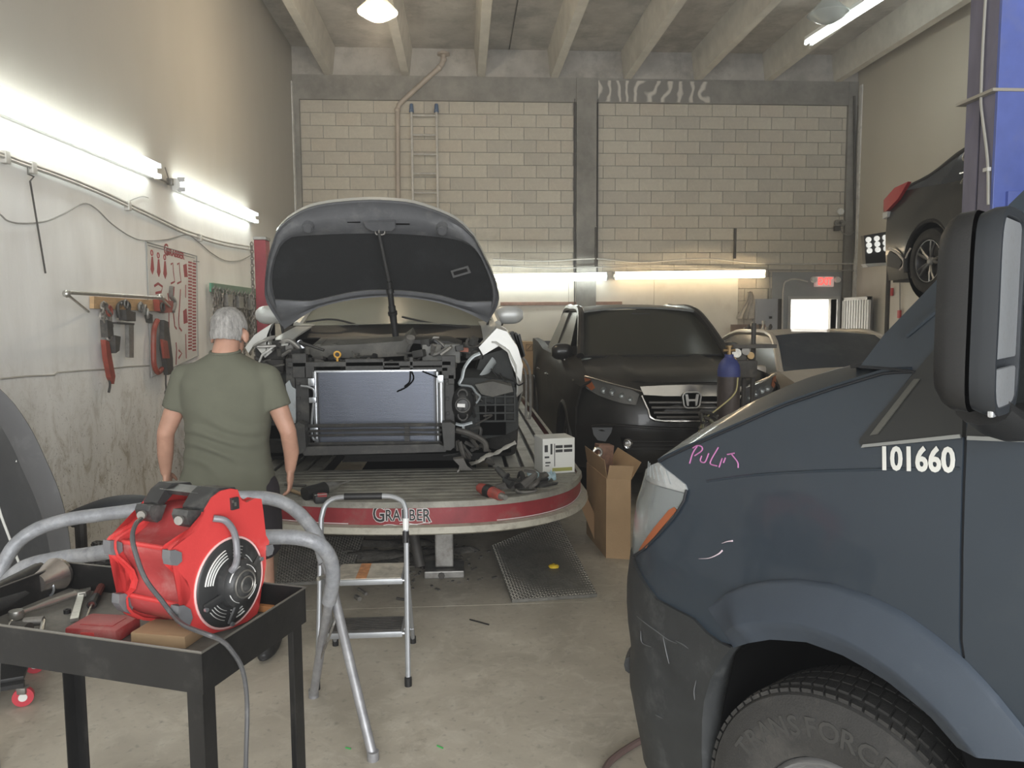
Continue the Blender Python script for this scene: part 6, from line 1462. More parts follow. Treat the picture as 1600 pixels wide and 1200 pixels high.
b = MB(); b.tube([onF(x, y, .012) for x, y in ((925, 666), (960, 664), (1020, 668), (1080, 670), (1140, 668), (1190, 664))], lambda t: (.012, .02), 6, 4, rz=(0, 0, 1)); b.build('bumper_edge', BPNT, pk)
b = MB(); b.solid([onF(x, y, .006) for x, y in ((970, 684), (1080, 686), (1175, 684), (1165, 706), (1080, 710), (975, 706))], (0, .02, 0)); b.build('lower_intake', BLACK, pk, 20)
for k in range(3):
    b = MB(); b.tube([onF(x, 690+k*6, .012) for x in (975, 1030, 1080, 1130, 1170)], .006, 5); b.build('intake_slat', BLK_M, pk)
# ================================================================ plain car bodies: one loft with glass, used for the beige sedan and the lifted SUV
def carbody(th, cx, half, ys, zb, paint, wheels, wr=.33, roofmat=None, mirror_z=None):
    """ys: list of (y, belt z, roof z or None, half-width factor) stations from nose to tail"""
    P3 = lambda s_, d, y, z: Vector((cx+s_*d, y, zb+z))
    for s_ in (-1, 1):
        rows = []
        for f, dz in ((.93, .20), (.985, .40), (1.0, .62), (.985, .82), (.93, 1.0)):
            rows.append([P3(s_, half*k*f, y, .18+(bz-.18)*((dz-.2)/.8)) for y, bz, rz, k in ys])
        b = MB(); b.sheet(rows, .02); b.build('body_side', paint, th, 40); cut_arches(LASTO[0], [((cx+s_*half, yy, zb+wr+.01), wr+.055) for yy in wheels])
        for yy in wheels:
            make_wheel(th, (cx+s_*(half+.005), yy, zb+wr), (s_, 0, 0), wr, .215, wr*.66, RUB, mat('grey_alloy'), 5, False, seg=40)
            b = MB(); b.tube([Vector((cx+s_*(half-.004), yy+(wr+.06)*math.cos(a), zb+wr+.01+(wr+.06)*math.sin(a))) for a in [R(-15+210*k/20) for k in range(21)]], lambda t: (.03, .025), 8, rz=(1, 0, 0)); b.build('wheel_arch', BLK_P, th)
            b = MB(); b.lathe([(0, -.30), (wr+.075, -.30), (wr+.08, -.03)], 32, (cx+s_*half, yy, zb+wr+.01), (s_, 0, 0)); b.build('arch_liner', BLACK, th, 0)
    top = [Vector((0, 0, 0))]; rows = []
    for y, bz, rz, k in ys: rows.append([P3(1, half*k*.93*(2*j/10-1), y, bz+.045*(1-(2*j/10-1)**2)) for j in range(11)])
    cab = [i for i, v in enumerate(ys) if v[2]]
    i0, i1 = cab[0]-1, cab[-1]+1
    b = MB(); b.sheet(rows[:i0+1], .015); b.build('hood', paint, th, 50)
    b = MB(); b.sheet(rows[i1:], .015); b.build('trunk_lid', paint, th, 50)
    RW = lambda y, z, k: [P3(1, half*k*(2*j/10-1), y, z+.04*(1-(2*j/10-1)**2)) for j in range(11)]
    roof = [RW(ys[i][0], ys[i][2], .70) for i in cab]
    b = MB(); b.sheet([[p+Vector((0, 0, .0)) for p in rows[i0]], roof[0]], .006); b.build('windscreen', CARGL, th, 60)
    b = MB(); b.sheet(roof, .02); b.build('roof', roofmat or paint, th, 60)
    b = MB(); b.sheet([roof[-1], rows[i1]], .006); b.build('rear_window', CARGL, th, 60)
    for s_ in (-1, 1):
        e = 0 if s_ < 0 else -1
        pts = [rows[i0][e]]+[r[e] for r in roof]+[rows[i1][e]]
        b = MB(); b.tube(pts, .035, 8, 4); b.build('roof_pillar', paint, th)
        bl = [rows[i][e] for i in range(i0, i1+1)]
        tp_ = [pts[0]]+[r[e] for r in roof]+[pts[-1]]
        b = MB(); b.sheet([bl, [q.lerp(p, .04) for p, q in zip(bl, tp_)]], .005); b.build('side_window', CARGL, th)
    fr_ = ys[0]; bk = ys[-1]
    for v, nm in ((fr_, 'front_bumper'), (bk, 'rear_bumper')):
        b = MB(); sg = -1 if v is fr_ else 1
        b.sheet([[P3(1, half*v[3]*.95*(2*j/12-1), v[0]+sg*(.12*o*(1-(2*j/12-1)**4)), .18+(v[1]-.18)*z) for j in range(13)] for z, o in ((0, .5), (.3, 1.), (.6, .9), (1., .1))], .02); b.build(nm, paint, th, 50)
    b = MB(); b.bb(cx-half*.9, cx+half*.9, ys[0][0]+.1, ys[-1][0]-.1, zb+.15, zb+.22); b.build('underbody', mat('under_grey', (.04, .038, .035), .8), th, 0)
CARGL = mat('dark_blue_grey_glass', (.09, .10, .115), .12, trans=.3, ior=1.2, dirt=(.16, .17, .18), dscale=1.5, damt=.3)
BEIGE = mat('dusty_beige_paint', (.50, .45, .38), .35, .15, var=.06, vscale=3, coat=.3, dirt=(.58, .54, .48), dscale=2, damt=.3)
bc_ = thing('sedan', 'pale beige sedan with dark windscreen parked between pickup and the van', 'car', (4.2, 9.2, 0))
carbody(bc_, 4.2, .90, [(6.95, .72, None, .80), (7.15, .86, None, .93), (7.5, 1.0, None, .99), (7.95, 1.10, None, 1.0), (8.7, 1.0, 1.46, 1.0), (9.4, 1.0, 1.49, 1.0), (10.1, 1.0, 1.44, 1.0), (10.9, 1.08, None, .98), (11.5, 1.04, None, .92)], 0, BEIGE, (7.75, 10.5))
b = MB(); b.box((3.22, 8.2, 1.10), (.16, .10, .11), None, .035); b.build('door_mirror', BEIGE, bc_)
# ================================================================ CAR UP ON THE TWO-POST LIFT
ZL = 1.90; LX = 5.53; LH = .88
DKC = mat('dark_charcoal_paint', (.035, .036, .034), .3, .2, var=.1, vscale=3, coat=.4, dirt=(.10, .10, .095), dscale=2, damt=.3)
lc = thing('hatchback', 'dark grey hatchback raised high on the blue two-post lift at upper right', 'car', (LX, 6.3, ZL))
carbody(lc, LX, LH, [(3.95, .70, None, .82), (4.2, .85, None, .94), (4.7, .97, None, 1.0), (5.1, 1.02, None, 1.0), (5.7, 1.0, 1.42, 1.0), (6.4, 1.02, 1.46, 1.0), (7.3, 1.06, 1.40, 1.0), (7.9, 1.10, 1.24, .99), (8.35, 1.12, None, .93)], ZL, DKC, (4.75, 7.48))
REDL = mat('tail_lamp_red', (.50, .03, .035), .2, coat=.5)
for s_ in (-1, 1):
    b = MB(); x = LX+s_*LH*.95
    q = [(x, 8.42, ZL+1.07), (x+s_*.035, 8.15, ZL+1.16), (x+s_*.045, 7.88, ZL+1.18), (x+s_*.05, 8.05, ZL+1.03), (x+s_*.035, 8.30, ZL+.93), (x, 8.42, ZL+.94)]
    b.solid(q, (-s_*.05, .02, 0)); tl_ = b.build('tail_lamp', REDL, lc, 25)
    b = MB(); q = [(x+s_*.0, 8.43, ZL+.93), (x+s_*.04, 8.26, ZL+.925), (x+s_*.035, 8.28, ZL+.87), (x, 8.43, ZL+.865)]; b.solid(q, (-s_*.04, .01, 0)); b.build('reverse_lens', mat('sticker_white'), tl_, 20)
b = MB(); b.tube([onX(x, y, LX-LH-.012) for x, y in ((1389, 388), (1400, 394), (1408, 402), (1412, 408), (1411, 416), (1406, 422))], .012, 6, 4); b.build('cracked_edge', mat('raw_white_edge', (.70, .64, .56), .6), lc)
b = MB(); b.tube([onX(x, y, LX-LH-.012) for x, y in ((1410, 406), (1415, 403), (1418, 396), (1423, 388))], .009, 6, 4); b.build('cracked_edge', mat('raw_white_edge'), lc)
b = MB(); q = [onX(x, y, LX-LH-.01) for x, y in ((1390, 392), (1404, 401), (1409, 410), (1405, 421), (1386, 416), (1386, 400))]; b.solid(q, (.02, 0, 0)); b.build('bumper_corner', BLK_P, lc, 20)
b = MB(); b.tube([onX(x, y, LX-LH+.02) for x, y in ((1520, 220), (1508, 238), (1505, 250), (1520, 251))], .01, 6, 3); b.build('window_chrome', SCHR, lc)
b = MB(); b.tube([onX(x, y, LX-LH-.015) for x, y in ((1503, 287), (1508, 279), (1520, 276))], .016, 8, 3); b.build('door_handle', SCHR, lc)
b = MB(); b.tube([onX(x, y, LX-LH-.008) for x, y in ((1500, 271), (1520, 266), (1545, 262))], .008, 6, 3); b.build('belt_chrome', SCHR, lc)
BLU = mat('lift_blue_paint', (.13, .185, .56), .45, var=.12, vscale=3, dirt=(.18, .22, .50), dscale=4, damt=.3, coat=.2)
BLUD = mat('grimy_blue_paint', (.20, .19, .26), .6, var=.2, vscale=5, dirt=(.085, .09, .30), dscale=3, damt=.25, streak=(1, 1, .35))
lift = thing('two_post_lift', 'blue two-post car lift column at right edge holding up the dark hatchback', 'car lift', (4.3, 6.0, 0))
px_ = 4.13; y0_ = 5.86; y1_ = 6.21
b = MB(); b.bb(px_, px_+.32, y0_-.03, y0_, 0, 5.2, .003); b.build('column_face', BLU, lift, 0)
b = MB(); b.bb(px_, px_+.012, y0_, y0_+.155, 0, 5.2); b.build('column_side', BLUD, lift, 0)
b = MB(); b.bb(px_+.004, px_+.016, y0_+.185, y1_, 0, 5.2); b.build('column_side', BLUD, lift, 0)
b = MB(); b.bb(px_+.02, px_+.30, y0_+.01, y1_, 0, 5.2); b.build('column_core', mat('core_dark', (.02, .02, .03), .7), lift, 0)
a = onX(1520, 157, px_); b = MB(); b.bb(px_-.05, px_+.36, y0_-.04, y1_+.06, a.z-.012, a.z+.012, .003); b.build('flange_plate', mat('beige_plate', (.45, .42, .36), .6), lift, 0)
b = MB(); b.tube([onX(x, y, px_-.02) for x, y in ((1541, -20), (1536, 70), (1533, 148), (1534, 175), (1543, 250), (1544, 320))], .011, 6, 4); b.build('cable', mat('cable_cream', (.5, .49, .44), .6), lift)
b = MB(); a = onX(1542, 265, px_-.02); b.box(a, (.03, .06, .03), None, .004); b.build('cable_clip', FIX, lift)
b = MB(); b.bb(px_-.15, px_+.45, y0_-.25, y1_+.25, 0, .02); b.build('base_plate', BLUD, lift, 0)
b = MB(); b.bb(px_+.10, px_+.34, y0_-.06, y1_+.08, ZL-.15, ZL+.75, .01); b.build('carriage', BLU, lift)
for (yt, xt) in ((4.7, 5.0), (7.3, 5.0)):
    b = MB(); b.tube([(px_+.25, (y0_+y1_)/2, ZL-.02), (xt, yt, ZL-.02)], lambda t: (.05, .07), 4, rz=(0, 0, 1)); ar = b.build('swing_arm', BLU, lift, 0)
    b = MB(); b.cyl((xt, yt, ZL), (xt, yt, ZL+.14), .06, n=16); b.build('lift_pad', BLK_P, ar)
b = MB(); b.bb(6.44, 6.64, 5.9, 6.2, 0, 5.2, .003); b.build('far_column', BLU, lift, 0)
b = MB(); b.bb(px_+.02, 6.6, 5.95, 6.12, 5.1, 5.2); b.build('top_beam', BLU, lift, 0)
for (yt, xt) in ((4.7, 6.05), (7.3, 6.05)):
    b = MB(); b.tube([(6.46, 6.05, ZL-.02), (xt, yt, ZL-.02)], lambda t: (.05, .07), 4, rz=(0, 0, 1)); ar = b.build('swing_arm', BLU, lift, 0)
    b = MB(); b.cyl((xt, yt, ZL), (xt, yt, ZL+.14), .06, n=16); b.build('lift_pad', BLK_P, ar)
# ================================================================ LEFT WALL: conduits, boards, hung tools
def W(px, py, off=.0): return onX(px, py, XL+off)
PIPE = mat('painted_conduit', (.50, .48, .44), .5, .1, var=.15, vscale=15)
TG_ = mat('thin_wire', (.30, .29, .27), .6)
t = thing('wall_conduit', 'painted double conduit sagging along left wall below the fluorescent lights', 'pipe', W(150, 300))
for dz in (0, -5):
    b = MB(); b.tube([W(x, y+dz+5, .025) for x, y in ((-60, 214), (0, 238), (31, 250), (94, 272), (156, 297), (203, 319), (244, 338), (281, 356), (312, 367), (350, 378), (395, 386))], .011, 7, 4); b.build('conduit', PIPE, t)
for x, y in ((8, 246), (50, 262), (200, 322), (312, 372)):
    b = MB(); b.box(W(x, y, .02), (.04, .05, .07), None, .004); b.build('strap', PIPE, t)
for nm, lb, pts, r in (('cable', 'thin grey cable drooping in waves on the left wall above the tool rail', ((-20, 325), (0, 335), (12, 345), (35, 349), (70, 346), (100, 334), (130, 318), (150, 326), (175, 350), (205, 370), (228, 376), (262, 374), (292, 367), (310, 378), (330, 395), (352, 407), (375, 407), (394, 398)), .005),
                      ('cable', 'short loose wire end curling above the tool poster', ((196, 322), (205, 313), (222, 307), (232, 309)), .003)):
    b = MB(); b.tube([W(x, y, .012) for x, y in pts], r, 6, 5); tag(b.build(nm, TG_, None), lb, 'cable')
b = MB(); b.tube([W(44, 262, .03), W(44, 272, .05), W(53, 276, .05), W(47, 283, .05)]+[W(71, 427, .04)], .006, 6); tag(b.build('pull_rod', DKST, None), 'thin dark metal rod hanging from the conduit on the left wall', 'rod')
b = MB(); b.tube([W(258, 262, .06), W(266, 287, .05)], .006, 6); b.tube([W(232, 271, .03), W(268, 288, .03)], .01, 6); b.box(W(266, 284, .03), (.05, .05, .06), None, .006); stuff(tag(b.build('light_link', STEEL, None), 'short metal link and spike joining the two left wall lights', 'bracket'))
# towel-bar style rail
t = thing('tool_rail', 'thin steel rail on two slanted brackets above the hanging clamps', 'rail', W(180, 462))
b = MB(); b.cyl(W(108, 457, .22), W(256, 466, .22), .013, n=10); b.build('rod', SAT, t)
for a, c in (((104, 459), (138, 487)), ((250, 464), (273, 487))):
    b = MB(); b.tube([W(*a, .22), W(*c, .01)], .009, 8); b.ball(W(*a, .22), .025, 10); b.build('bracket', SAT, t)
WOOD = mat('pine_board', (.52, .34, .18), .7, var=.2, vscale=8, streak=(1, 1, 6), dirt=(.3, .2, .12), dscale=6, damt=.25)
t = thing('hook_board', 'short brown wooden board with hooks on the left wall', 'board', W(188, 478))
b = MB(); b.solid([W(140, 463, .005), W(236, 469, .005), W(236, 486, .005), W(140, 482, .005)], (.03, 0, 0)); b.build('plank', WOOD, t, 0)
for x, y in ((162, 476), (190, 478), (221, 480)):
    b = MB(); b.tube([W(x, y, .03), W(x, y, .08), W(x, y-5, .10)], .006, 6, 3); b.build('hook', STEEL, t)
RCL = mat('red_orange_tool', (.27, .055, .035), .5, var=.25, vscale=12, dirt=(.22, .12, .09), dscale=9, damt=.3)
def wsolid(L, off, th, nm, m, par): b = MB(); b.solid([W(x, y, off) for x, y in L], (th, 0, 0)); return b.build(nm, m, par, 20)
t = thing('pull_clamp', 'orange-red pull clamp hanging on a chain, leftmost on the hook board', 'clamp', W(165, 540))
chain([W(162, 474, .06), W(160, 495, .06), W(168, 520, .06)], t, 'chain', .055, .009); chain([W(163, 474, .07), W(172, 500, .07), W(170, 530, .07)], t, 'chain', .055, .009)
wsolid([(156, 500), (165, 503), (167, 524), (158, 527)], .04, .05, 'hook_block', DKST, t); wsolid([(167, 524), (176, 526), (174, 548), (168, 552)], .04, .06, 'jaw_block', DKST, t)
wsolid([(157, 531), (163, 534), (167, 556), (173, 588), (171, 600), (166, 590), (160, 560)], .04, .035, 'clamp_body', RCL, t)
b = MB(); b.torus(W(171, 486, .07), (1, 0, 0), .035, .012, 16, 6); b.build('red_hook', RCL, t); b = MB(); b.tube([W(170, 590, .05), W(172, 601, .05), W(170, 613, .05)], .009, 6, 3); b.build('tail_hook', DKST, t)
t = thing('c_clamp', 'dark C clamp with a long bar, hanging middle of the hook board', 'clamp', W(195, 500))
b = MB(); b.tube([W(x, y, .07) for x, y in ((186, 496), (184, 478), (193, 472), (201, 478), (199, 490))], lambda s: (.012, .022), 8, 5); b.build('frame', DKST, t)
wsolid([(184, 484), (200, 488), (200, 502), (186, 500)], .04, .06, 'body', DKST, t); wsolid([(176, 503), (204, 505), (204, 508), (176, 506)], .05, .03, 'cross_bar', DKST, t); wsolid([(195, 506), (203, 506), (203, 559), (196, 558)], .04, .03, 'bar', STEEL, t)
b = MB(); b.torus(W(197, 475, .09), (1, 0, 0), .03, .008, 14, 6); b.build('ring', STEEL, t)
t = thing('small_clamp', 'cluster of small steel clamps, rightmost on the hook board', 'clamp', W(226, 490))
for i, (x, y) in enumerate(((220, 480), (227, 484), (231, 490))):
    b = MB(); b.torus(W(x, y, .06+.01*i), (1, .2*i, 0), .035, .012, 14, 6); b.build('jaw', STEEL, t)
wsolid([(224, 488), (233, 492), (233, 505), (228, 504)], .04, .03, 'grip', DKST, t)
# tool poster board: white sheet, thin frame, printed outlines
PR = mat('printed_red', (.32, .05, .05), .6); WB_ = mat('white_poster', (.66, .65, .61), .5, dirt=(.5, .47, .42), dscale=3, damt=.25)
t = thing('tool_chart', 'white tool chart board with rows of red printed tool outlines on the left wall', 'sign', W(270, 480))
wsolid([(228, 378), (307, 400), (309, 556), (236, 590)], .0, .012, 'sheet', WB_, t)
b = MB(); b.tube([W(x, y, .014) for x, y in ((228, 378), (307, 400), (309, 556), (236, 590))], .006, 6, closed=True); b.tube([W(231, 383, .014), W(304, 403, .014)], .004, 5); b.build('frame', mat('frame_grey', (.28, .28, .27), .5), t)
def mark(L, r=.008, nm='printed_mark'):
    b = MB(); b.tube([W(x, y, .0125) for x, y in L], lambda s: (.0016, r), 5, rz=(1, 0, 0)); b.build(nm, PR, t)
for x0, y0, s_ in ((237, 391, 1.), (247, 395, 1.), (257, 398, 1.)):
    b = MB(); b.torus(W(x0, y0+4, .0125), (1, 0, 0), .022, .006, 14, 5); b.build('printed_mark', PR, t)
    wsolid([(x0-.5, y0+10), (x0+1.5, y0+10), (x0+3.5, y0+30), (x0+1, y0+38), (x0-2, y0+30)], .0115, .003, 'printed_mark', PR, t)
for x0 in (267, 277): mark([(x0, 413), (x0+3, 411), (x0+4, 425), (x0+6, 440), (x0, 443)], .010)
for L in ([(241, 447), (247, 443), (254, 448), (252, 456), (243, 458)], [(262, 458), (264, 470), (264, 560)], [(282, 452), (281, 470), (279, 500), (280, 512), (284, 517)], [(272, 448), (270, 480), (273, 510), (276, 514)],
          [(275, 535), (276, 545), (275, 570)], [(279, 560), (284, 552), (279, 547)], [(290, 445), (290, 465)], [(290, 522), (291, 560)]): mark(L, .012)
wsolid([(286, 414), (291, 412), (293, 433), (288, 433)], .0115, .003, 'printed_mark', PR, t); wsolid([(286, 486), (291, 482), (293, 504), (287, 506)], .0115, .003, 'printed_mark', PR, t)
for x0 in (297, 303.5):
    for k in range(28):
        y0 = 410+(x0-297)*.3+k*5.0; b = MB(); b.box(W(x0, y0, .0125), (.002, .10, .018)); b.build('printed_mark', PR, t, 0)
a = W(274, 397, .014); M_ = basis(a, W(285, 400, .014)-W(262, 393, .014), (0, 0, 1)); text_mesh('GRABBER', .085, M_, PR, t, 'chart_title', .001, sx=1.25, offset=.003)
text_mesh('G', .15, M_ @ Matrix.Translation((-.22, .01, .0)), PR, t, 'chart_title', .001, offset=.002)
t = thing('frame_clamp', 'red and black self-tightening clamp hanging over the tool chart', 'clamp', W(250, 540))
b = MB(); b.tube([W(x, y, .06) for x, y in ((246, 500), (241, 515), (240, 545), (241, 570), (247, 582), (253, 576))], lambda s: (.02, .022), 8, 5); b.build('curved_arm', RCL, t)
wsolid([(249, 500), (256, 503), (258, 520), (263, 560), (264, 583), (256, 586), (249, 545)], .05, .04, 'jaw', DKST, t); wsolid([(250, 530), (258, 533), (262, 560), (254, 560)], .09, .02, 'red_panel', RCL, t)
b = MB(); b.tube([W(259, 586, .07), W(259, 600, .07), W(260, 612, .07)], .008, 6); b.torus(W(259.5, 614, .07), (1, 0, 0), .022, .007, 12, 5); b.build('tail_eye', DKST, t)
t = thing('round_clamp', 'red round clamp hanging from the right end of the steel rail', 'clamp', W(248, 478))
wsolid([(239, 468), (247, 464), (253, 470), (262, 470), (262, 488), (250, 489), (241, 486)], .04, .05, 'body', RCL, t); b = MB(); b.torus(W(254, 480, .1), (1, 0, 0), .035, .01, 14, 6); b.build('ring', DKST, t)
b = MB(); b.tube([W(x, y, .09) for x, y in ((268, 448), (267, 462), (273, 472), (270, 487))], .02, 6, 4); tag(b.build('chain_hook', STEEL, None), 'steel chain hook hanging in front of the chart beside the red round clamp', 'hook')
b = MB(); b.cyl(W(302, 408, .01), W(311, 409, .10), .004, n=6); tag(b.build('peg', STEEL, None), 'bare metal peg at upper right corner of the tool chart', 'hook')
# second rack: green strip with chains and tools
t = thing('chain_rack', 'green wall rack crowded with hanging chains and hooks left of the red tower', 'tool rack', W(365, 480))
wsolid([(327, 442), (400, 452), (400, 463), (328, 456)], .0, .04, 'green_strip', mat('faded_green', (.16, .25, .18), .6, dirt=(.3, .3, .26), dscale=6, damt=.3), t); wsolid([(327, 442), (331, 443), (331, 457), (327, 456)], .04, .02, 'end_cap', mat('cap_green', (.10, .30, .2), .5), t)
wsolid([(334, 458), (400, 466), (400, 540), (336, 505)], .0, .02, 'backing', mat('backing_dark', (.16, .15, .13), .8, var=.3, vscale=20), t)
rg_ = random.Random(11)
for k in range(15):
    x = 334+k*4.4; y = 449+k*.75; ln = rg_.choice((40, 55, 70, 85, 95))
    b = MB(); b.tube([W(x, y, .04), W(x, y+3, .09), W(x+1, y-2, .10)], .006, 6, 3); b.build('hook', STEEL, t)
    if k % 4 == 2:
        b = MB(); b.tube([W(x, y+5, .08), W(x+1, y+ln*.5, .08), W(x-2, y+ln*.6, .08), W(x+2, y+ln*.62, .08)], lambda s: .012+.012*(s > .6), 6, 4); b.build('pull_hook', STEEL, t)
    elif k % 4 == 0 and k:
        wsolid([(x-3, y+8), (x+5, y+9), (x+5, y+28), (x-2, y+26)], .05, .05, 'clamp_body', STEEL, t)
    else: chain([W(x, y+2, .08), W(x+rg_.uniform(-2, 2), y+ln*.5, .08), W(x, y+ln, .07)], t, 'chain', .06, .010)
# ================================================================ BACK WALL: pipe, ladder, wires, sign, cabinet, gate
def Bk(px, py, off=.0): return onY(px, py, YB-.02-off)
GALV = mat('painted_vent_pipe', (.42, .36, .30), .5, .1, var=.12, vscale=5)
t = thing('vent_pipe', 'tan painted pipe bending up the block wall to the ceiling', 'pipe', Bk(622, 300))
q = [Bk(622, 330, .10), Bk(621, 172, .10), Bk(624, 163, .10), Bk(630, 157, .10), Bk(686, 106, .10), Bk(691, 100, .10), Bk(693, 93, .10), Bk(693, 80, .10)]
b = MB(); b.tube([Vector((q[0].x, q[0].y, .6))]+q, .040, 12); b.build('pipe', GALV, t)
for p in (q[1], q[4], q[6]): b = MB(); b.ball(p, .052, 12); b.build('elbow', GALV, t)
b = MB(); b.cyl(Bk(693, 86, .10), Bk(693, 83, .10), .10, n=18); b.build('ceiling_collar', GALV, t)
t = thing('ladder', 'grey ladder with blue rubber feet standing against the block wall', 'ladder', (Bk(663, 320, .2).x, YB-.2, 0))
q = [Bk(643, 172, .12), Bk(682, 172, .12)]
for p in q:
    b = MB(); b.box((p.x, p.y-.02, p.z/2), (.035, .07, p.z), None, .006); b.build('rail', PIPE, t)
    b = MB(); b.tube([(p.x, p.y-.02, p.z-.04), (p.x, p.y-.02, p.z+.02), (p.x-.0, p.y, p.z+.09)], lambda s: .04-.012*s, 10, 3); b.build('rubber_foot', mat('blue_rubber', (.07, .13, .24), .6), t)
z = Bk(663, 181, .12).z; k = 0
while z > .2:
    b = MB(); b.cyl((q[0].x, q[0].y-.02, z), (q[1].x, q[1].y-.02, z), .017, n=8); b.build('rung', PIPE, t); z -= .305
for lb, pts, r in (('upper grey conduit running along the top of the white wallboards', ((770, 405), (850, 408), (930, 404), (1000, 410), (1100, 404), (1190, 412), (1335, 412)), .013),
                   ('lower grey conduit just above the back wall lights', ((770, 415), (860, 419), (950, 417), (1060, 419), (1180, 421), (1335, 423)), .010),
                   ('upright dark conduit beside the concrete column', ((931, 355), (931, 417)), .018), ('short upright brown conduit above the warm light', ((1149, 357), (1148, 404)), .022),
                   ('upright conduit beside the right corner of the block wall', ((1335, 150), (1336, 470)), .02),
                   ('looped conduit above the grey electrical cabinet', ((1222, 515), (1224, 450), (1232, 438), (1245, 436), (1262, 440)), .013),
                   ('upright conduit behind the electrical cabinet', ((1203, 425), (1203, 520)), .011), ('thin cable dropping from the camera box to the right wall corner', ((1309, 352), (1318, 365), (1330, 366), (1343, 352), (1350, 346)), .009)):
    b = MB(); b.tube([Bk(x, y, .09) for x, y in pts], r, 6, 4); tag(b.build('conduit', TG_ if r < .012 else PIPE if r < .018 else DKST, None), lb, 'conduit')
t = thing('camera_box', 'small camera junction box with wires high at right end of block wall', 'junction box', Bk(1308, 346))
b = MB(); b.box(Bk(1308, 357, .06), (.09, .08, .08), None, .008); b.build('box', DKST, t)
for x, y in ((1312, 331), (1307, 349), (1314, 349)):
    b = MB(); b.lathe([(.03, 0), (.06, .03), (.055, .05), (.02, .05), (0, .02)], 14, Bk(x, y, .02), (0, -1, 0)); b.build('knockout', FIX if x == 1312 else STEEL, t)
t = thing('exit_sign', 'white EXIT sign with red letters and two emergency lamp heads above back door', 'sign', Bk(1290, 439))
a = Bk(1275, 432, .08); c = Bk(1303, 448, .08); b = MB(); b.bb(a.x, c.x, YB-.10, YB-.02, c.z, a.z, .01); b.build('housing', mat('sign_white', (.75, .70, .68), .5, emit=(1, .55, .5), estr=.15), t)
mm_ = (a+c)/2; text_mesh('EXIT', .17, basis((mm_.x, YB-.104, mm_.z), (1, 0, 0), (0, 0, 1)), mat('exit_red', (.75, .08, .07), .5, emit=(1, .12, .1), estr=.9), t, 'exit_lettering', .002, sx=.72, offset=.005)
for x in (1271, 1308):
    b = MB(); b.lathe([(0, .05), (.045, .05), (.055, .0), (.03, -.03), (0, -.03)], 16, Bk(x, 437, .08), (0, -1, -.1)); b.build('lamp_head', FIX, t)
t = thing('electrical_cabinet', 'grey electrical cabinet on the back wall left of the bright doorway', 'cabinet', Bk(1197, 491))
a = Bk(1180, 467, .12); c = Bk(1214, 516, .12); CG = mat('cabinet_grey', (.34, .35, .37), .5, dirt=(.25, .25, .25), dscale=3, damt=.2)
b = MB(); b.bb(a.x, c.x, YB-.16, YB-.03, c.z-.3, a.z, .008); b.build('box', CG, t); b = MB(); b.bb(a.x+.02, c.x-.02, YB-.175, YB-.16, c.z-.28, a.z-.02, .004); dr = b.build('door', CG, t)
b = MB(); p = Bk(1204, 496, .17); b.box(p, (.05, .012, .04)); b.build('latch', DKST, dr)
a = Bk(1215, 467, .05); c = Bk(1222, 520, .05); b = MB(); b.bb(a.x, c.x, YB-.06, YB-.02, c.z-.3, a.z, .004); tag(b.build('cable_duct', DKST, None), 'narrow dark cable duct at right side of the electrical cabinet', 'conduit')
GATE = mat('white_gate_steel', (.62, .62, .60), .5)
t = thing('security_gate', 'open steel gate door with upright slats against the right wall', 'gate', (6.5, 12.4, 0))
gx = 6.50; g0, g1, gz0, gz1 = 12.82, 11.96, .05, 1.99
for (y0, y1, z0, z1) in ((g1, g0, gz1-.05, gz1), (g1, g0, gz0, gz0+.05), (g1, g1+.05, gz0, gz1), (g0-.05, g0, gz0, gz1), (g1, g0, 1.02, 1.07)):
    b = MB(); b.bb(gx-.02, gx+.02, y0, y1, z0, z1); b.build('frame_bar', GATE, t, 0)
for k in range(9):
    y = g1+.09+k*.084; b = MB(); b.bb(gx-.012, gx+.012, y, y+.05, gz0, gz1); b.build('slat', GATE, t, 0)
b = MB(); b.box((gx+.04, (g0+g1)/2, (gz0+gz1)/2), (.01, g0-g1, gz1-gz0)); b.build('back_sheet', mat('gate_dark', (.22, .22, .22), .6), t, 0)
b = MB(); b.box((gx-.04, g1+.32, 1.02), (.04, .10, .13), None, .01); b.cyl((gx-.06, g1+.32, 1.03), (gx-.12, g1+.32, 1.03), .02); b.build('lock', DKST, t)
# flood lamp panel on its stand
t = thing('work_light', 'black nine-lamp work light panel on a pole near the lifted car', 'work light', (onY(1390, 480, 9.8).x, 9.8, 0))
q = [onY(x, y, 9.8) for x, y in ((1350, 368), (1391, 361), (1395, 409), (1353, 414))]
b = MB(); b.solid(q, (0, .08, 0)); b.build('panel', mat('lamp_panel_black', (.035, .035, .035), .5), t, 0)
b = MB(); b.solid([onY(x, y, 9.79) for x, y in ((1352, 412), (1388, 410), (1392, 414), (1356, 417))], (0, .12, 0)); b.build('tray', FIX, t, 0)
for r_ in range(3):
    for c_ in range(3):
        p = onY(1356.5+c_*13+r_*.8, 374.5+r_*8.7-c_*1.7, 9.79); b = MB(); b.lathe([(0, .0), (.022, .0), (.034, .02), (.036, .0)], 14, p, (0, -1, 0)); b.build('lamp_cup', mat('lamp_cup_white', (.75, .75, .72), .4, emit=(1, 1, .95), estr=.35), t)
p = onY(1389, 412, 9.86); b = MB(); b.cyl((p.x, 9.86, .02), (p.x, 9.86, p.z), .028, n=10); b.cyl((p.x, 9.86, 0), (p.x, 9.86, .03), .2, n=20); b.build('pole', DKST, t)
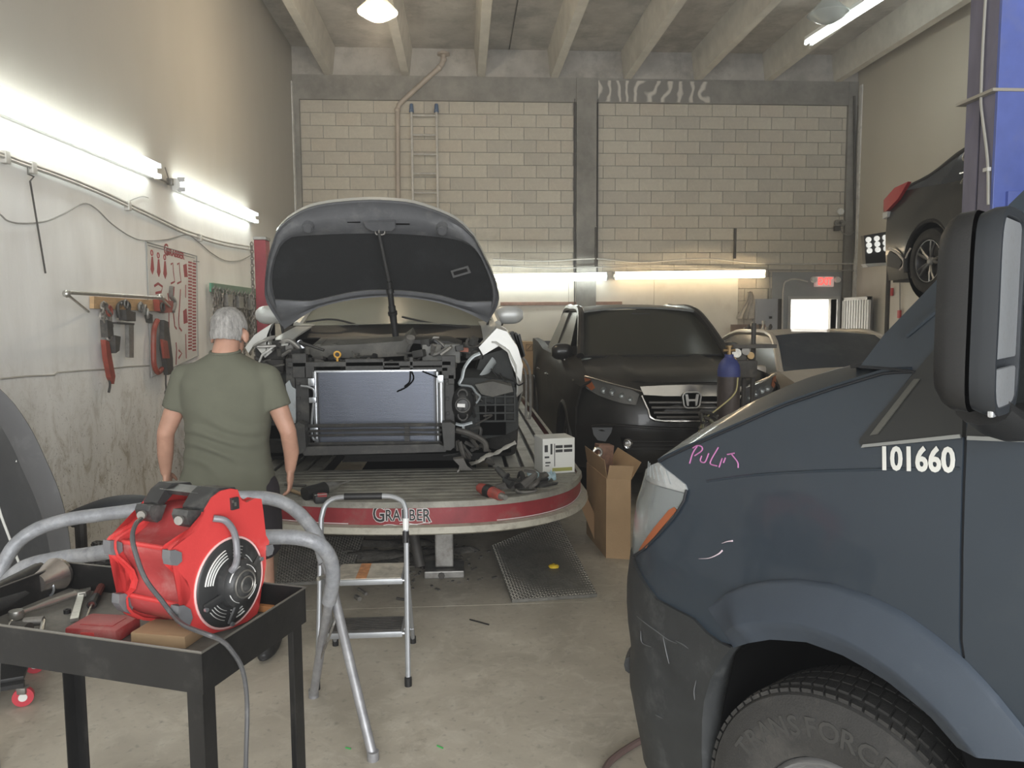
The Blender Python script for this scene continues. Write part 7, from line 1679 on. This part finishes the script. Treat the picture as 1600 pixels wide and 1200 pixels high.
for x, y, lb in ((1393, 456, 'small red tag on the right wall beside the work light pole'), (1405, 491, 'small red outlet box low on the right wall behind the van hood')):
    b = MB(); b.box(onX(x, y, XR-.02), (.03, .07, .12), None, .008); tag(b.build('red_box', mat('tag_red', (.5, .05, .05), .5), None), lb, 'wall box')
b = MB(); b.tube([onX(1406, 432, XR-.02), onX(1406, 490, XR-.02)], .008, 6); tag(b.build('wall_wire', TG_, None), 'thin vertical wire on the right wall above the red outlet box', 'wire')
b = MB(); b.tube([onX(x, y, XR-.03) for x, y in ((1345, 418), (1400, 409), (1440, 405))], .014, 6); tag(b.build('wall_pipe', PIPE, None), 'thin pipe along the right wall under the work light', 'pipe')
# ================================================================ WELDING CART, BOTTLE AND CLUTTER BESIDE THE PICKUP
t = thing('gas_bottle', 'tall dark gas bottle with blue painted shoulder in front of the pickup grille', 'gas cylinder', (2.20, 6.22, 0))
c = Vector((onY(1138.5, 600, 6.22).x, 6.22, 0)); zt_ = onY(1138, 556, 6.22).z
b = MB(); b.lathe([(0, .02), (.085, .02), (.092, .04), (.092, zt_-.16), (.0915, zt_-.13)], 28, c, (0, 0, 1)); b.build('cylinder', mat('worn_bottle', (.085, .07, .065), .45, .3, var=.3, vscale=6, dirt=(.22, .19, .17), dscale=8, damt=.25), t)
b = MB(); b.lathe([(.0925, zt_-.17), (.0925, zt_-.12), (.085, zt_-.075), (.062, zt_-.035), (.038, zt_-.015), (.036, zt_+.012), (0, zt_+.012)], 28, c, (0, 0, 1)); b.build('blue_shoulder', mat('bottle_blue', (.045, .06, .21), .5, var=.15, vscale=10), t)
b = MB(); b.cyl(c+Vector((0, 0, zt_)), c+Vector((0, 0, zt_+.07)), .018, n=10); b.cyl(c+Vector((-.05, 0, zt_+.045)), c+Vector((.05, 0, zt_+.045)), .013, n=10); b.cyl(c+Vector((0, 0, zt_+.07)), c+Vector((0, 0, zt_+.085)), .03, n=12); b.build('valve', mat('brass', (.35, .24, .12), .4, .8), t)
t = thing('welding_cart', 'welding cart with gauges and upright post between pickup and beige sedan', 'cart', (2.62, 6.5, 0))
for x, y0, y1 in ((1178, 505, 610),):
    a = onY(x, y0, 6.6); b = MB(); b.cyl((a.x, 6.6, .1), a, .022, n=8); b.build('post', DKST, t)
b = MB(); b.bb(2.36, 2.80, 6.35, 6.62, .12, .85, .02); b.build('cabinet', mat('dark_cart_steel', (.10, .09, .08), .6, dirt=(.2, .17, .14), dscale=8, damt=.3), t)
b = MB(); b.bb(2.33, 2.83, 6.32, 6.65, .85, .88); b.build('top_shelf', DKST, t)
b = MB(); b.cyl((2.42, 6.48, .88), (2.42, 6.48, 1.42), .02, n=8); b.bb(2.30, 2.68, 6.42, 6.56, 1.42, 1.45); b.build('gauge_stand', DKST, t)
for x, y, r_, m_ in ((1150, 552, .045, SAT), (1164, 549, .04, STEEL), (1157, 560, .05, DKST), (1172, 556, .035, mat('brass')), (1146, 562, .035, mat('brass'))):
    b = MB(); p = onY(x, y, 6.45); b.lathe([(0, .02), (r_*.9, .02), (r_, .0), (r_*.8, -.02), (0, -.02)], 14, p, (0, -1, .2)); b.build('gauge', m_, t)
b = MB(); p = onY(1158, 566, 6.45); b.bb(p.x-.14, p.x+.12, 6.38, 6.52, p.z-.13, p.z+.02, .015); b.build('regulator_block', DKST, t)
t = thing('workbench', 'cluttered steel bench with brown board and clamps by the back wall', 'bench', (4.3, 11.9, 0))
p0 = onY(1150, 530, 12.2); p1 = onY(1196, 512, 12.2)
b = MB(); b.bb(p0.x, p1.x+.15, 11.9, 12.5, 1.25, 1.30); b.build('top', mat('brown_board', (.26, .19, .15), .7, var=.2, vscale=6), t, 0)
for x in (p0.x+.03, p1.x+.1):
    for y in (11.95, 12.45): b = MB(); b.bb(x-.02, x+.02, y-.02, y+.02, 0, 1.25); b.build('leg', DKST, t, 0)
b = MB(); b.bb(p0.x, p1.x+.1, 12.44, 12.47, 1.3, 1.55); b.build('back_board', mat('brown_board'), t, 0)
for k in range(8):
    x = p0.x+.04+k*.06; b = MB(); b.tube([(x, 12.0+.03*(k % 3), 1.3), (x+.02, 12.0, 1.42+.04*(k % 3)), (x+.05, 12.05, 1.5+.05*((k*7) % 3))], lambda s: .02+.012*math.sin(s*9+k), 6, 4); b.build('bench_tool', (STEEL, DKST, SAT)[k % 3], t)
CLO = mat('hung_cloth', (.55, .50, .42), .95, var=.15, vscale=10)
b = MB(); rows = []
for k in range(8):
    tt = k/7; c = Bk(1172-4*tt+2*math.sin(tt*5), 456+42*tt, .10); w = .04+.13*tt
    rows.append([c+Vector((w*(2*j/8-1), -.03*math.cos(j*2.6+tt*2), 0)) for j in range(9)])
b.sheet(rows, .006); tag(b.build('cloth', CLO, None, 70), 'pale cloth hanging from a hook on block wall left of the electrical cabinet', 'cloth')
b = MB(); b.cyl(Bk(1172, 456, 0), Bk(1172, 456, .12), .008); tag(b.build('wall_hook', DKST, None), 'small hook holding the pale cloth on the block wall', 'hook')
b = MB(); b.tube([onY(x, y, 6.1) for x, y in ((1153, 590), (1148, 615), (1120, 640), (1104, 652), (1095, 668), (1085, 690))], .006, 6, 5); tag(b.build('yellow_hose', mat('yellow_hose', (.50, .45, .22), .6), None), 'thin yellow hose trailing from the gas bottle down behind the van hood', 'hose')
t = thing('hose_pile', 'tangled dark hoses heaped at the foot of the gas bottle', 'hose', (1.95, 6.0, 0))
rg_ = random.Random(4)
for k in range(9):
    pts = [onY(1092+rg_.random()*30, 640+rg_.random()*45, 6.05+rg_.random()*.2) for _ in range(5)]; b = MB(); b.tube(pts, .012, 6, 6); b.build('hose_loop', (DKST, GRBLK, mat('olive_hose', (.14, .14, .09), .6))[k % 3], t)
b = MB(); b.bb(1.80, 2.06, 5.98, 6.2, 0, .62, .02); b.build('drum_base', DKST, t)
# between the cars: cardboard box, black radiator parts
b = MB(); a = onY(817, 534, 10.6); c = onY(833, 600, 10.6); b.bb(a.x, c.x, 10.6, 11.0, .9, a.z, .004); bx = tag(b.build('cardboard_box', CARD, None), 'brown cardboard box stacked behind the sedan beside the pickup bed', 'box')
b = MB(); b.bb(a.x-.03, c.x-.0, 10.55, 11.05, 0, .895, .004); tag(b.build('crate', mat('dim_crate', (.14, .12, .10), .8), None), 'dark crate carrying the cardboard box between sedan and pickup', 'crate')
a = onY(827, 543, 10.59); M_ = basis(a, (1, 0, 0), (0, 0, 1)); b = MB(); b.tube([M_ @ Vector((x, y, 0)) for x, y in ((-.045, -.045), (.045, -.045), (.045, .045), (-.045, .045))], .004, 4, closed=True); b.tube([M_ @ Vector((-.03, -.03, 0)), M_ @ Vector((.03, .03, 0))], .004, 4); pm_ = b.build('box_mark', BLACK, bx)
t = thing('radiator_shroud', 'black slatted plastic panels leaning at the right side of silver sedan', 'car part', (.62, 6.3, .0))
for k in range(3):
    q = [onY(797+k*5, 520+k*2, 6.3), onY(803+k*5, 518+k*2, 6.3), onY(817+k*2, 556, 6.3), onY(811+k*2, 560, 6.3)]
    b = MB(); b.solid(q, (0, .25, 0)); b.build('slat_panel', BLK_P, t, 0)
b = MB(); b.tube([onY(x, y, 6.35) for x, y in ((813, 556), (822, 566), (828, 585), (829, 640), (827, 655))], .012, 6, 4); b.tube([onY(x, y, 6.35) for x, y in ((818, 575), (822, 590), (822, 655))], .010, 6, 4); b.build('stand_leg', STEEL, t)
# ================================================================ THINGS ON THE RACK DECK
def dk(px, py, h=0.): return onZ(px, py, ZP+.003+h)
t = thing('parts_carton', 'white printed parts carton on the right corner of the rack deck', 'box', dk(870, 742))
WC = mat('white_carton', (.66, .66, .62), .7, dirt=(.52, .50, .45), dscale=6, damt=.2); a = dk(848, 741); c = dk(898, 738)
xb_ = Vector((c.x-a.x, c.y-a.y, 0)); w_ = xb_.length; xd = xb_.normalized(); yd = Vector((-xd.y, xd.x, 0)); Mq = Matrix((xd, yd, Vector((0, 0, 1)))).transposed()
H_ = .235; cc = a+xd*w_/2+yd*.10+Vector((0, 0, H_/2)); b = MB(); b.box(cc, (w_, .20, H_), Mq, .003); cb2 = b.build('carton', WC, t, 0)
INK = mat('black_ink', (.03, .03, .03), .6)
for (u0, u1, v0, v1) in ((.06, .16, .62, .82), (.06, .2, .45, .50), (.24, .30, .55, .85), (.40, .62, .72, .80), (.40, .62, .60, .68), (.66, .92, .72, .80), (.66, .92, .60, .68), (.3, .92, .06, .16), (.08, .24, .30, .34), (.08, .20, .22, .25), (.36, .38, .2, .85)):
    b = MB(); b.box(a+xd*w_*(u0+u1)/2+Vector((0, 0, H_*(v0+v1)/2))-yd*.0008, (w_*(u1-u0), .0016, H_*(v1-v0)), Mq); b.build('printed_block', INK if v0 > .1 else mat('olive_ink', (.30, .30, .08), .6), cb2, 0)
t = thing('power_drill', 'black and silver cordless drill with a long bit lying on the rack deck', 'power tool', dk(500, 765))
a = dk(476, 772, .045); c = dk(508, 763, .05); b = MB(); b.tube([a, a.lerp(c, .5), c], lambda s: (.034, .040), 12); b.build('motor_body', BLK_P, t)
b = MB(); q = [dk(492, 773, .04), dk(512, 771, .04), dk(512, 771, .10), dk(492, 773, .10)]; b.solid([p+Vector((0, -.02, 0)) for p in q], (0, .015, 0)); lb_ = b.build('white_label', mat('sticker_white'), t, 0)
b = MB(); b.box((q[0]+q[2])/2+Vector((.01, -.022, 0)), (.05, .003, .022)); b.build('red_print', PR, lb_, 0)
d_ = (c-a).normalized(); b = MB(); d_ = (dk(545, 752, .05)-c).normalized(); b.cyl(c, c+d_*.08, .032, .026, 14); b.cyl(c+d_*.08, c+d_*.115, .02, .014, 12); b.build('chuck', SAT, t); b = MB(); b.tube([c+d_*.085+Vector((0, 0, .003*math.sin(k))) for k in (0,)]+[c+d_*.085, c+d_*.22], .006, 6); b.build('drill_bit', SAT, t)
b = MB(); b.box(dk(500, 778, .03), (.07, .09, .05), (0, 0, 20), .012); b.build('battery_pack', BLK_P, t)
b = MB(); b.cyl(dk(452, 765, .014), dk(478, 775, .014), .012, .009, 10); tag(b.build('wooden_handle', mat('brown_handle', (.30, .20, .11), .6), None), 'brown tool handle lying left of the cordless drill', 'handle')
b = MB(); b.cyl(dk(445, 757, .01), dk(478, 759, .01), .008, n=8); tag(b.build('steel_rod', DKST, None), 'dark steel rod lying on deck behind the cordless drill', 'rod')
t = thing('air_grinder', 'red hand grinder lying on the rack deck at right', 'power tool', dk(765, 765))
a = dk(750, 762, .03); c = dk(783, 775, .03); b = MB(); b.tube([a, a.lerp(c, .3), a.lerp(c, .7), c], lambda s: .028+.008*math.sin(s*PI), 12, 3); b.build('body', mat('dull_red_tool', (.33, .055, .04), .5, dirt=(.12, .06, .05), dscale=12, damt=.35), t); b = MB(); b.cyl(a.lerp(c, .35), a.lerp(c, .6), .038, n=14); b.build('grip', BLK_P, t); b = MB(); b.cyl(c, c+(c-a).normalized()*.05, .022, .015, 12); b.build('head', STEEL, t)
t = thing('broken_plastic', 'heap of broken black bumper plastic beside the white carton', 'car part', dk(815, 750))
rg_ = random.Random(9)
for k in range(16):
    x, y = 785+rg_.random()*62, 752-rg_.random()*38*(.4+.6*rg_.random()); h = max(.01, (752-y)/330.)
    p = dk(x, 758, h); q = p+Vector((rg_.uniform(-.14, .14), rg_.uniform(-.02, .1), rg_.uniform(-.03, .09))); q.z = max(q.z, ZP+.015); r_ = q+Vector((rg_.uniform(-.08, .08), rg_.uniform(0, .05), rg_.uniform(-.05, .05))); r_.z = max(r_.z, ZP+.012)
    b = MB(); b.tube([p, q, r_], lambda s: (.006+.02*(1-s), .014), 6, 3); b.build('shard', (BLK_P, GRBLK, DKST)[k % 3], t)
b = MB(); b.bb(dk(795, 760).x, dk(838, 760).x, 4.56, 4.75, ZP+.003, ZP+.03, .008); b.build('base_piece', BLK_P, t)
b = MB(); rows = []
cR = dk(846, 752)
for i in range(14):
    rows.append([Vector((cR.x+(j/13-.5)*.17, cR.y+(i/13-.5)*.12, ZP+.02+.028*(1+noise.noise(Vector((i*.45, j*.4, 1.))))*(1-abs(i/6.5-1)**2*.6)+.012*math.sin(j*1.9+i*.7))) for j in range(14)])
b.sheet(rows, .004); tag(b.build('shop_rag', mat('pale_blue_rag', (.30, .42, .47), .95, var=.2, vscale=25, dirt=(.55, .58, .58), dscale=12, damt=.4), None, 80), 'crumpled pale blue shop rag in front of the white carton', 'rag')
b = MB(); b.torus(dk(822, 766, .01), (0, 0, 1), .06, .009, 18, 6); tag(b.build('wire_coil', STEEL, None), 'small loop of metal wire lying before the broken plastic', 'wire')
t = thing('rusty_clamp', 'rusty clamp on the left front corner of the rack beyond the elbow of the person', 'clamp', (-1.55, 5.0, ZP))
b = MB(); b.bb(-1.64, -1.45, 4.95, 5.12, ZP+.003, ZP+.07, .01); b.build('base', DKST, t); b = MB(); b.torus((-1.55, 5.0, ZP+.13), (0, 1, 0), .06, .018, 18, 6); b.build('wheel', mat('rust', (.20, .12, .07), .8, var=.3, vscale=20), t)
b = MB(); b.tube([(-1.68, 5.0, ZP+.05), (-1.60, 4.97, ZP+.12), (-1.5, 5.0, ZP+.2), (-1.44, 5.0, ZP+.1)], .016, 8, 4); b.build('lever', mat('rust'), t)
# ================================================================ FLOOR: plates, carton, debris, hose
DPL = mat('worn_checker_plate', (.17, .165, .145), .5, .4, var=.3, vscale=7, bump=.5, bscale=60, dirt=(.13, .12, .10), dscale=3.5, damt=.4)
def plate(q, nm, lb, nx_, ny_, m=DPL, thk=.02, lug=.022):
    t = thing(nm, lb, 'metal plate', (q[0]+q[2])/2); b = MB(); b.solid(q, (0, 0, -thk)); b.build('plate', m, t, 0); b = MB()
    for i in range(nx_):
        for j in range(ny_):
            u, v = (i+.5)/nx_, (j+.5)/ny_; p = (q[0].lerp(q[1], u)).lerp(q[3].lerp(q[2], u), v); ex = (q[1]-q[0]).normalized(); ey = (q[3]-q[0]).normalized(); d = (ex+ey if (i+j) % 2 else ex-ey).normalized(); n_ = ex.cross(ey).normalized(); s_ = d.cross(n_)
            v_ = [b.bm.verts.new(p+o) for o in (d*lug*.6, s_*lug*.2, -d*lug*.6, -s_*lug*.2, n_*.004)]
            for k in range(4): b.bm.faces.new((v_[k], v_[(k+1) % 4], v_[4]))
    stuff(b.build('tread_lug', mat('rubbed_lug', (.50, .48, .42), .45, .4, var=.3, vscale=8), t, 0)); return t
q = [onZ(800, 937, .022), onZ(933, 928, .022), onZ(872, 810, .20), onZ(768, 852, .16)]
plate(q, 'ramp_plate', 'tilted checker plate ramp on the floor at right front of the rack', 30, 38)
b = MB(); c = (q[2]+q[3])/2; b.bb(c.x-.2, c.x+.2, c.y-.08, c.y+.02, 0, .11, .01); tag(b.build('support_block', DKST, None), 'dark block propping up the raised rear edge of the tilted checker plate', 'block')
q = [onZ(430, 912, .022), onZ(545, 905, .022), onZ(570, 838, .022), onZ(440, 838, .022)]
plate(q, 'floor_plate', 'checker plate lying flat under the rack behind the step stool', 30, 34)
RQ = [onZ(800, 937, .022), onZ(933, 928, .022), onZ(872, 810, .20)]; rn_ = (RQ[1]-RQ[0]).cross(RQ[2]-RQ[0]).normalized(); p = onp(865, 888, RQ[0], rn_)+Vector((0, 0, .012))
b = MB(); b.lathe([(0, .0), (.034, .0), (.036, .012), (.028, .02), (.012, .022), (0, .03)], 10, p-Vector((0, 0, .008)), (0, .15, 1)); tag(b.build('yellow_puck', mat('cap_yellow', (.75, .52, .03), .5), None, 30), 'bright yellow plastic puck lying on the tilted checker plate', 'cap')
b = MB(); rg_ = random.Random(21); RUBB = mat('loose_dirt', (.10, .092, .08), .9, var=.4, vscale=30)
for k in range(230):
    x, y = 575+rg_.gauss(75, 55), 872+rg_.gauss(0, 24)
    if not (480 < x < 775 and 830 < y < 925): continue
    p = onZ(x, y, .0); s_ = rg_.uniform(.004, .016)*(1 if rg_.random() < .9 else 2.2); b.box(p+Vector((0, 0, s_*.3)), (s_*rg_.uniform(1, 3), s_, s_*.6), (rg_.uniform(-20, 20), 0, rg_.uniform(0, 180)))
stuff(tag(b.build('floor_debris', RUBB, None, 0), 'scattered dirt chips and scraps on the floor under the rack', 'debris'))
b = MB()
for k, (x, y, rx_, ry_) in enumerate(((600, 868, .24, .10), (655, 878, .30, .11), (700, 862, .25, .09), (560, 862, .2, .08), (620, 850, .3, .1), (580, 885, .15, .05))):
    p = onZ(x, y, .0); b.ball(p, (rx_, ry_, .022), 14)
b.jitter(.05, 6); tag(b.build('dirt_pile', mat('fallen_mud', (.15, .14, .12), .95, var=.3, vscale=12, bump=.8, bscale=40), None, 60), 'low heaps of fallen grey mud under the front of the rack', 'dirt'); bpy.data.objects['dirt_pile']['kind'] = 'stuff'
for (x0, y0, x1, y1, r_, m_, lb) in ((683, 880, 690, 900, .022, DKST, 'dark metal cylinder lying on floor under the rack edge'), (560, 920, 572, 928, .010, STEEL, 'short bolt on the floor right of the step stool steps'), (556, 932, 562, 936, .014, STEEL, 'metal nut on the floor inside the step stool frame'),
                                     (734, 968, 764, 976, .004, BLK_P, 'thin black twig of plastic on the open floor'), (540, 1168, 548, 1170, .003, mat('green_bit', (.05, .35, .08), .6), 'small green scrap on floor left of the stand foot'), (683, 1165, 692, 1169, .003, mat('green_bit'), 'small green scrap on floor right of the stand foot'),
                                     (660, 888, 672, 884, .010, DKST, 'small dark rod on floor behind the stool'), (620, 935, 632, 937, .009, DKST, 'dark scrap under the lower step of the stool')):
    b = MB(); b.cyl(onZ(x0, y0, r_), onZ(x1, y1, r_), r_, n=8); tag(b.build('floor_scrap', m_, None), lb, 'scrap')
b = MB(); b.tube([onZ(1180, 1120, .014), onZ(1080, 1128, .014), onZ(1035, 1143, .014), onZ(1000, 1158, .014), onZ(965, 1180, .014), onZ(945, 1202, .014), onZ(925, 1260, .014)], .013, 8, 6); tag(b.build('air_hose', mat('brown_hose', (.13, .085, .075), .5), None), 'brown air hose on the floor coming from under the van bumper', 'hose')
# tall open carton on the floor
t = thing('tall_carton', 'tall narrow open cardboard carton standing on the floor right of the rack', 'box', onZ(960, 872, 0))
c0 = onZ(948, 872, 0); cR_ = onZ(981, 874, 0); cB = onZ(919, 836, 0); cR_ = c0+(cR_-c0).normalized()*.165; dB = (cB-c0); dB = dB.normalized()*.62; hz = onp(952, 748, c0, (0, 1, 0)).z
def V3(p, z): return Vector((p.x, p.y, z))
for a, c, nm in ((c0, cR_, 'side_panel'), (c0, c0+dB, 'side_panel'), (cR_, cR_+dB, 'side_panel'), (c0+dB, cR_+dB, 'side_panel')):
    d = (c-a).normalized(); nrm_ = Vector((d.y, -d.x, 0)); b = MB(); b.solid([V3(a, 0), V3(c, 0), V3(c, hz), V3(a, hz)], nrm_*-.005 if nm else 0); b.build(nm, CARD, t, 0)
for a, c, o in ((c0, c0+dB, Vector((-.02, .0, .13))), (cR_, cR_+dB, Vector((.07, .0, .12))), (c0, cR_, Vector((.01, -.03, .10)))):
    b = MB(); b.solid([V3(a, hz), V3(c, hz), V3(c, hz)+o, V3(a, hz)+o], (.004, .003, 0)); b.build('flap', CARD, t, 0)
t = thing('copper_coil', 'reddish coil core sticking out of the tall open carton', 'car part', c0+dB*.6)
p = c0+dB*.75+(cR_-c0)*.5; b = MB(); b.box((p.x, p.y, hz+.02), (.12, .1, .30), (0, 5, 10), .005); b.build('core', mat('copper_brown', (.22, .12, .08), .6, var=.3, vscale=30), t); b = MB(); b.torus((p.x-.05, p.y-.06, hz+.12), (0, 1, 0), .03, .012, 14, 6); b.build('metal_ring', SAT, t)
b = MB(); q = [onY(892, 752, 5.6), onY(903, 745, 5.6), onY(945, 838, 5.6), onY(930, 846, 5.6)]; q = [Vector((v.x, 5.6+(.35 if i in (0, 1) else -.25)*0+(.0), v.z)) for i, v in enumerate(q)]
b.solid(q, (.005, .05, 0)); tag(b.build('cardboard_sheet', mat('dark_cardboard', (.34, .21, .11), .8), None, 0), 'brown cardboard sheet leaning between the rack corner and tall carton', 'cardboard')
# ================================================================ FAR LEFT: bumper cover, bumper, chain bucket, creeper
BCV = mat('black_bumper_skin', (.035, .037, .040), .5, var=.15, vscale=3, dirt=(.10, .10, .10), dscale=3, damt=.25, bump=.05)
t = thing('bumper_cover', 'large black curved bumper cover standing on end against the left wall', 'bumper', (-2.3, 3.95, 0))
rim = [(-60, 560), (-20, 590), (5, 612), (25, 634), (50, 672), (72, 718), (92, 765), (104, 810), (111, 860), (116, 930), (118, 1000)]
inn_ = [(-80, 600), (-40, 622), (-8, 650), (18, 690), (36, 730), (56, 775), (70, 815), (80, 862), (88, 930), (92, 1000)]
rO = arc([onY(x, y, 3.75) for x, y in rim], 30); rI = arc([onY(x, y, 3.80) for x, y in inn_], 30)
b = MB(); b.sheet([rO, [p.lerp(q, .5)+Vector((0, -.03, 0)) for p, q in zip(rO, rI)], rI], .006); b.build('rim_flange', mat('bumper_rim_grey', (.09, .09, .092), .5, dirt=(.15, .15, .15), dscale=5, damt=.3), t, 60)
cN = Vector((-2.62, 4.1, .75)); b = MB(); b.sheet([[p.lerp(Vector((-2.60, 4.15, p.z*.9+.02)), f)+Vector((0, .12*math.sin(f*PI*.5), 0)) for p in rI] for f in (0, .25, .5, .75, 1)], .006); b.build('bumper_skin', BCV, t, 60)
b = MB(); b.tube([onY(x, y, 3.7) for x, y in ((-6, 778), (2, 806), (14, 838), (30, 880), (40, 905))], .006, 6, 3); tag(b.build('white_cord', mat('cord_white', (.62, .62, .58), .6), None), 'thin white cord hanging in front of the black bumper cover', 'cord')
b = MB()
for k in range(5):
    a0 = R(-70+k*24); cx_, cy_ = 5, 690
    b.tube([onY(cx_+27*math.cos(a0+j*.09), cy_+48*math.sin(a0+j*.09), 3.83) for j in range(4)], .003, 4)
b.build('chalk_dash', mat('cord_white'), t)
t = thing('old_bumper', 'dark rubber bumper bar lying behind the padded stand near left wall', 'bumper', (-2.2, 4.4, 0))
b = MB(); b.tube([onY(x, y, 4.3) for x, y in ((112, 812), (135, 802), (170, 790), (205, 786), (240, 790), (275, 800))], lambda s: (.05, .04), 10, 5); b.build('bar', BCV, t)
for x in (125, 260): p = onY(x, 806, 4.3); b = MB(); b.cyl((p.x, 4.3, 0), p, .03, n=10); b.build('stand_leg', DKST, t)
t = thing('chain_bucket', 'grey bucket heaped with dark chain behind the left side of the cart', 'bucket', onY(160, 850, 3.9).copy())
p = onY(178, 852, 4.0); t.location = (p.x, 4.0, 0); WM[t.name] = Matrix.Translation((p.x, 4.0, 0))
b = MB(); b.lathe([(0, .0), (.15, .0), (.20, p.z-.08), (.21, p.z-.07), (.19, p.z-.07), (.18, p.z-.12), (0, p.z-.12)], 24, (p.x, 4.0, 0)); b.build('pail', mat('pail_grey', (.22, .21, .19), .6), t)
rg_ = random.Random(2)
for k in range(7):
    chain([(p.x+rg_.uniform(-.16, .16), 4.0+rg_.uniform(-.13, .13), p.z-.07+rg_.uniform(0, .07)) for _ in range(5)], t, 'chain', .05, .009, mat('dark_chain', (.07, .065, .06), .5, .5))
t = thing('creeper', 'low black mechanic creeper with red caster wheels at left edge', 'creeper', onZ(10, 1092, 0))
a = onZ(-60, 1085, .10); c = onZ(38, 1068, .10); dC = (c-a).normalized(); nC = Vector((-dC.y, dC.x, 0))
for o in (0, .35): b = MB(); b.tube([a+nC*o, c+nC*o], lambda s: (.018, .022), 6, rz=(0, 0, 1)); b.build('side_rail', BLK_M, t)
b = MB(); b.box((a+c)/2+nC*.17+Vector((0, 0, .025)), ((c-a).length, .34, .02), Matrix((dC, nC, Vector((0, 0, 1)))).transposed(), .004); b.build('deck', BLK_M, t)
for o in (0, .35):
    for f in (.1, .97):
        p = a.lerp(c, f)+nC*o; b = MB(); p2 = Vector((p.x, p.y, .043)); b.cyl(p2-nC*.013, p2+nC*.013, .042, n=18); cs = b.build('caster_wheel', mat('caster_red', (.55, .05, .07), .4), t); b = MB(); b.cyl(p2-nC*.016, p2+nC*.016, .018, n=12); b.build('hub', FIX, cs); b = MB(); b.box(p2+Vector((0, 0, .03)), (.04, .04, .03), None, .004); b.build('fork', STEEL, cs)
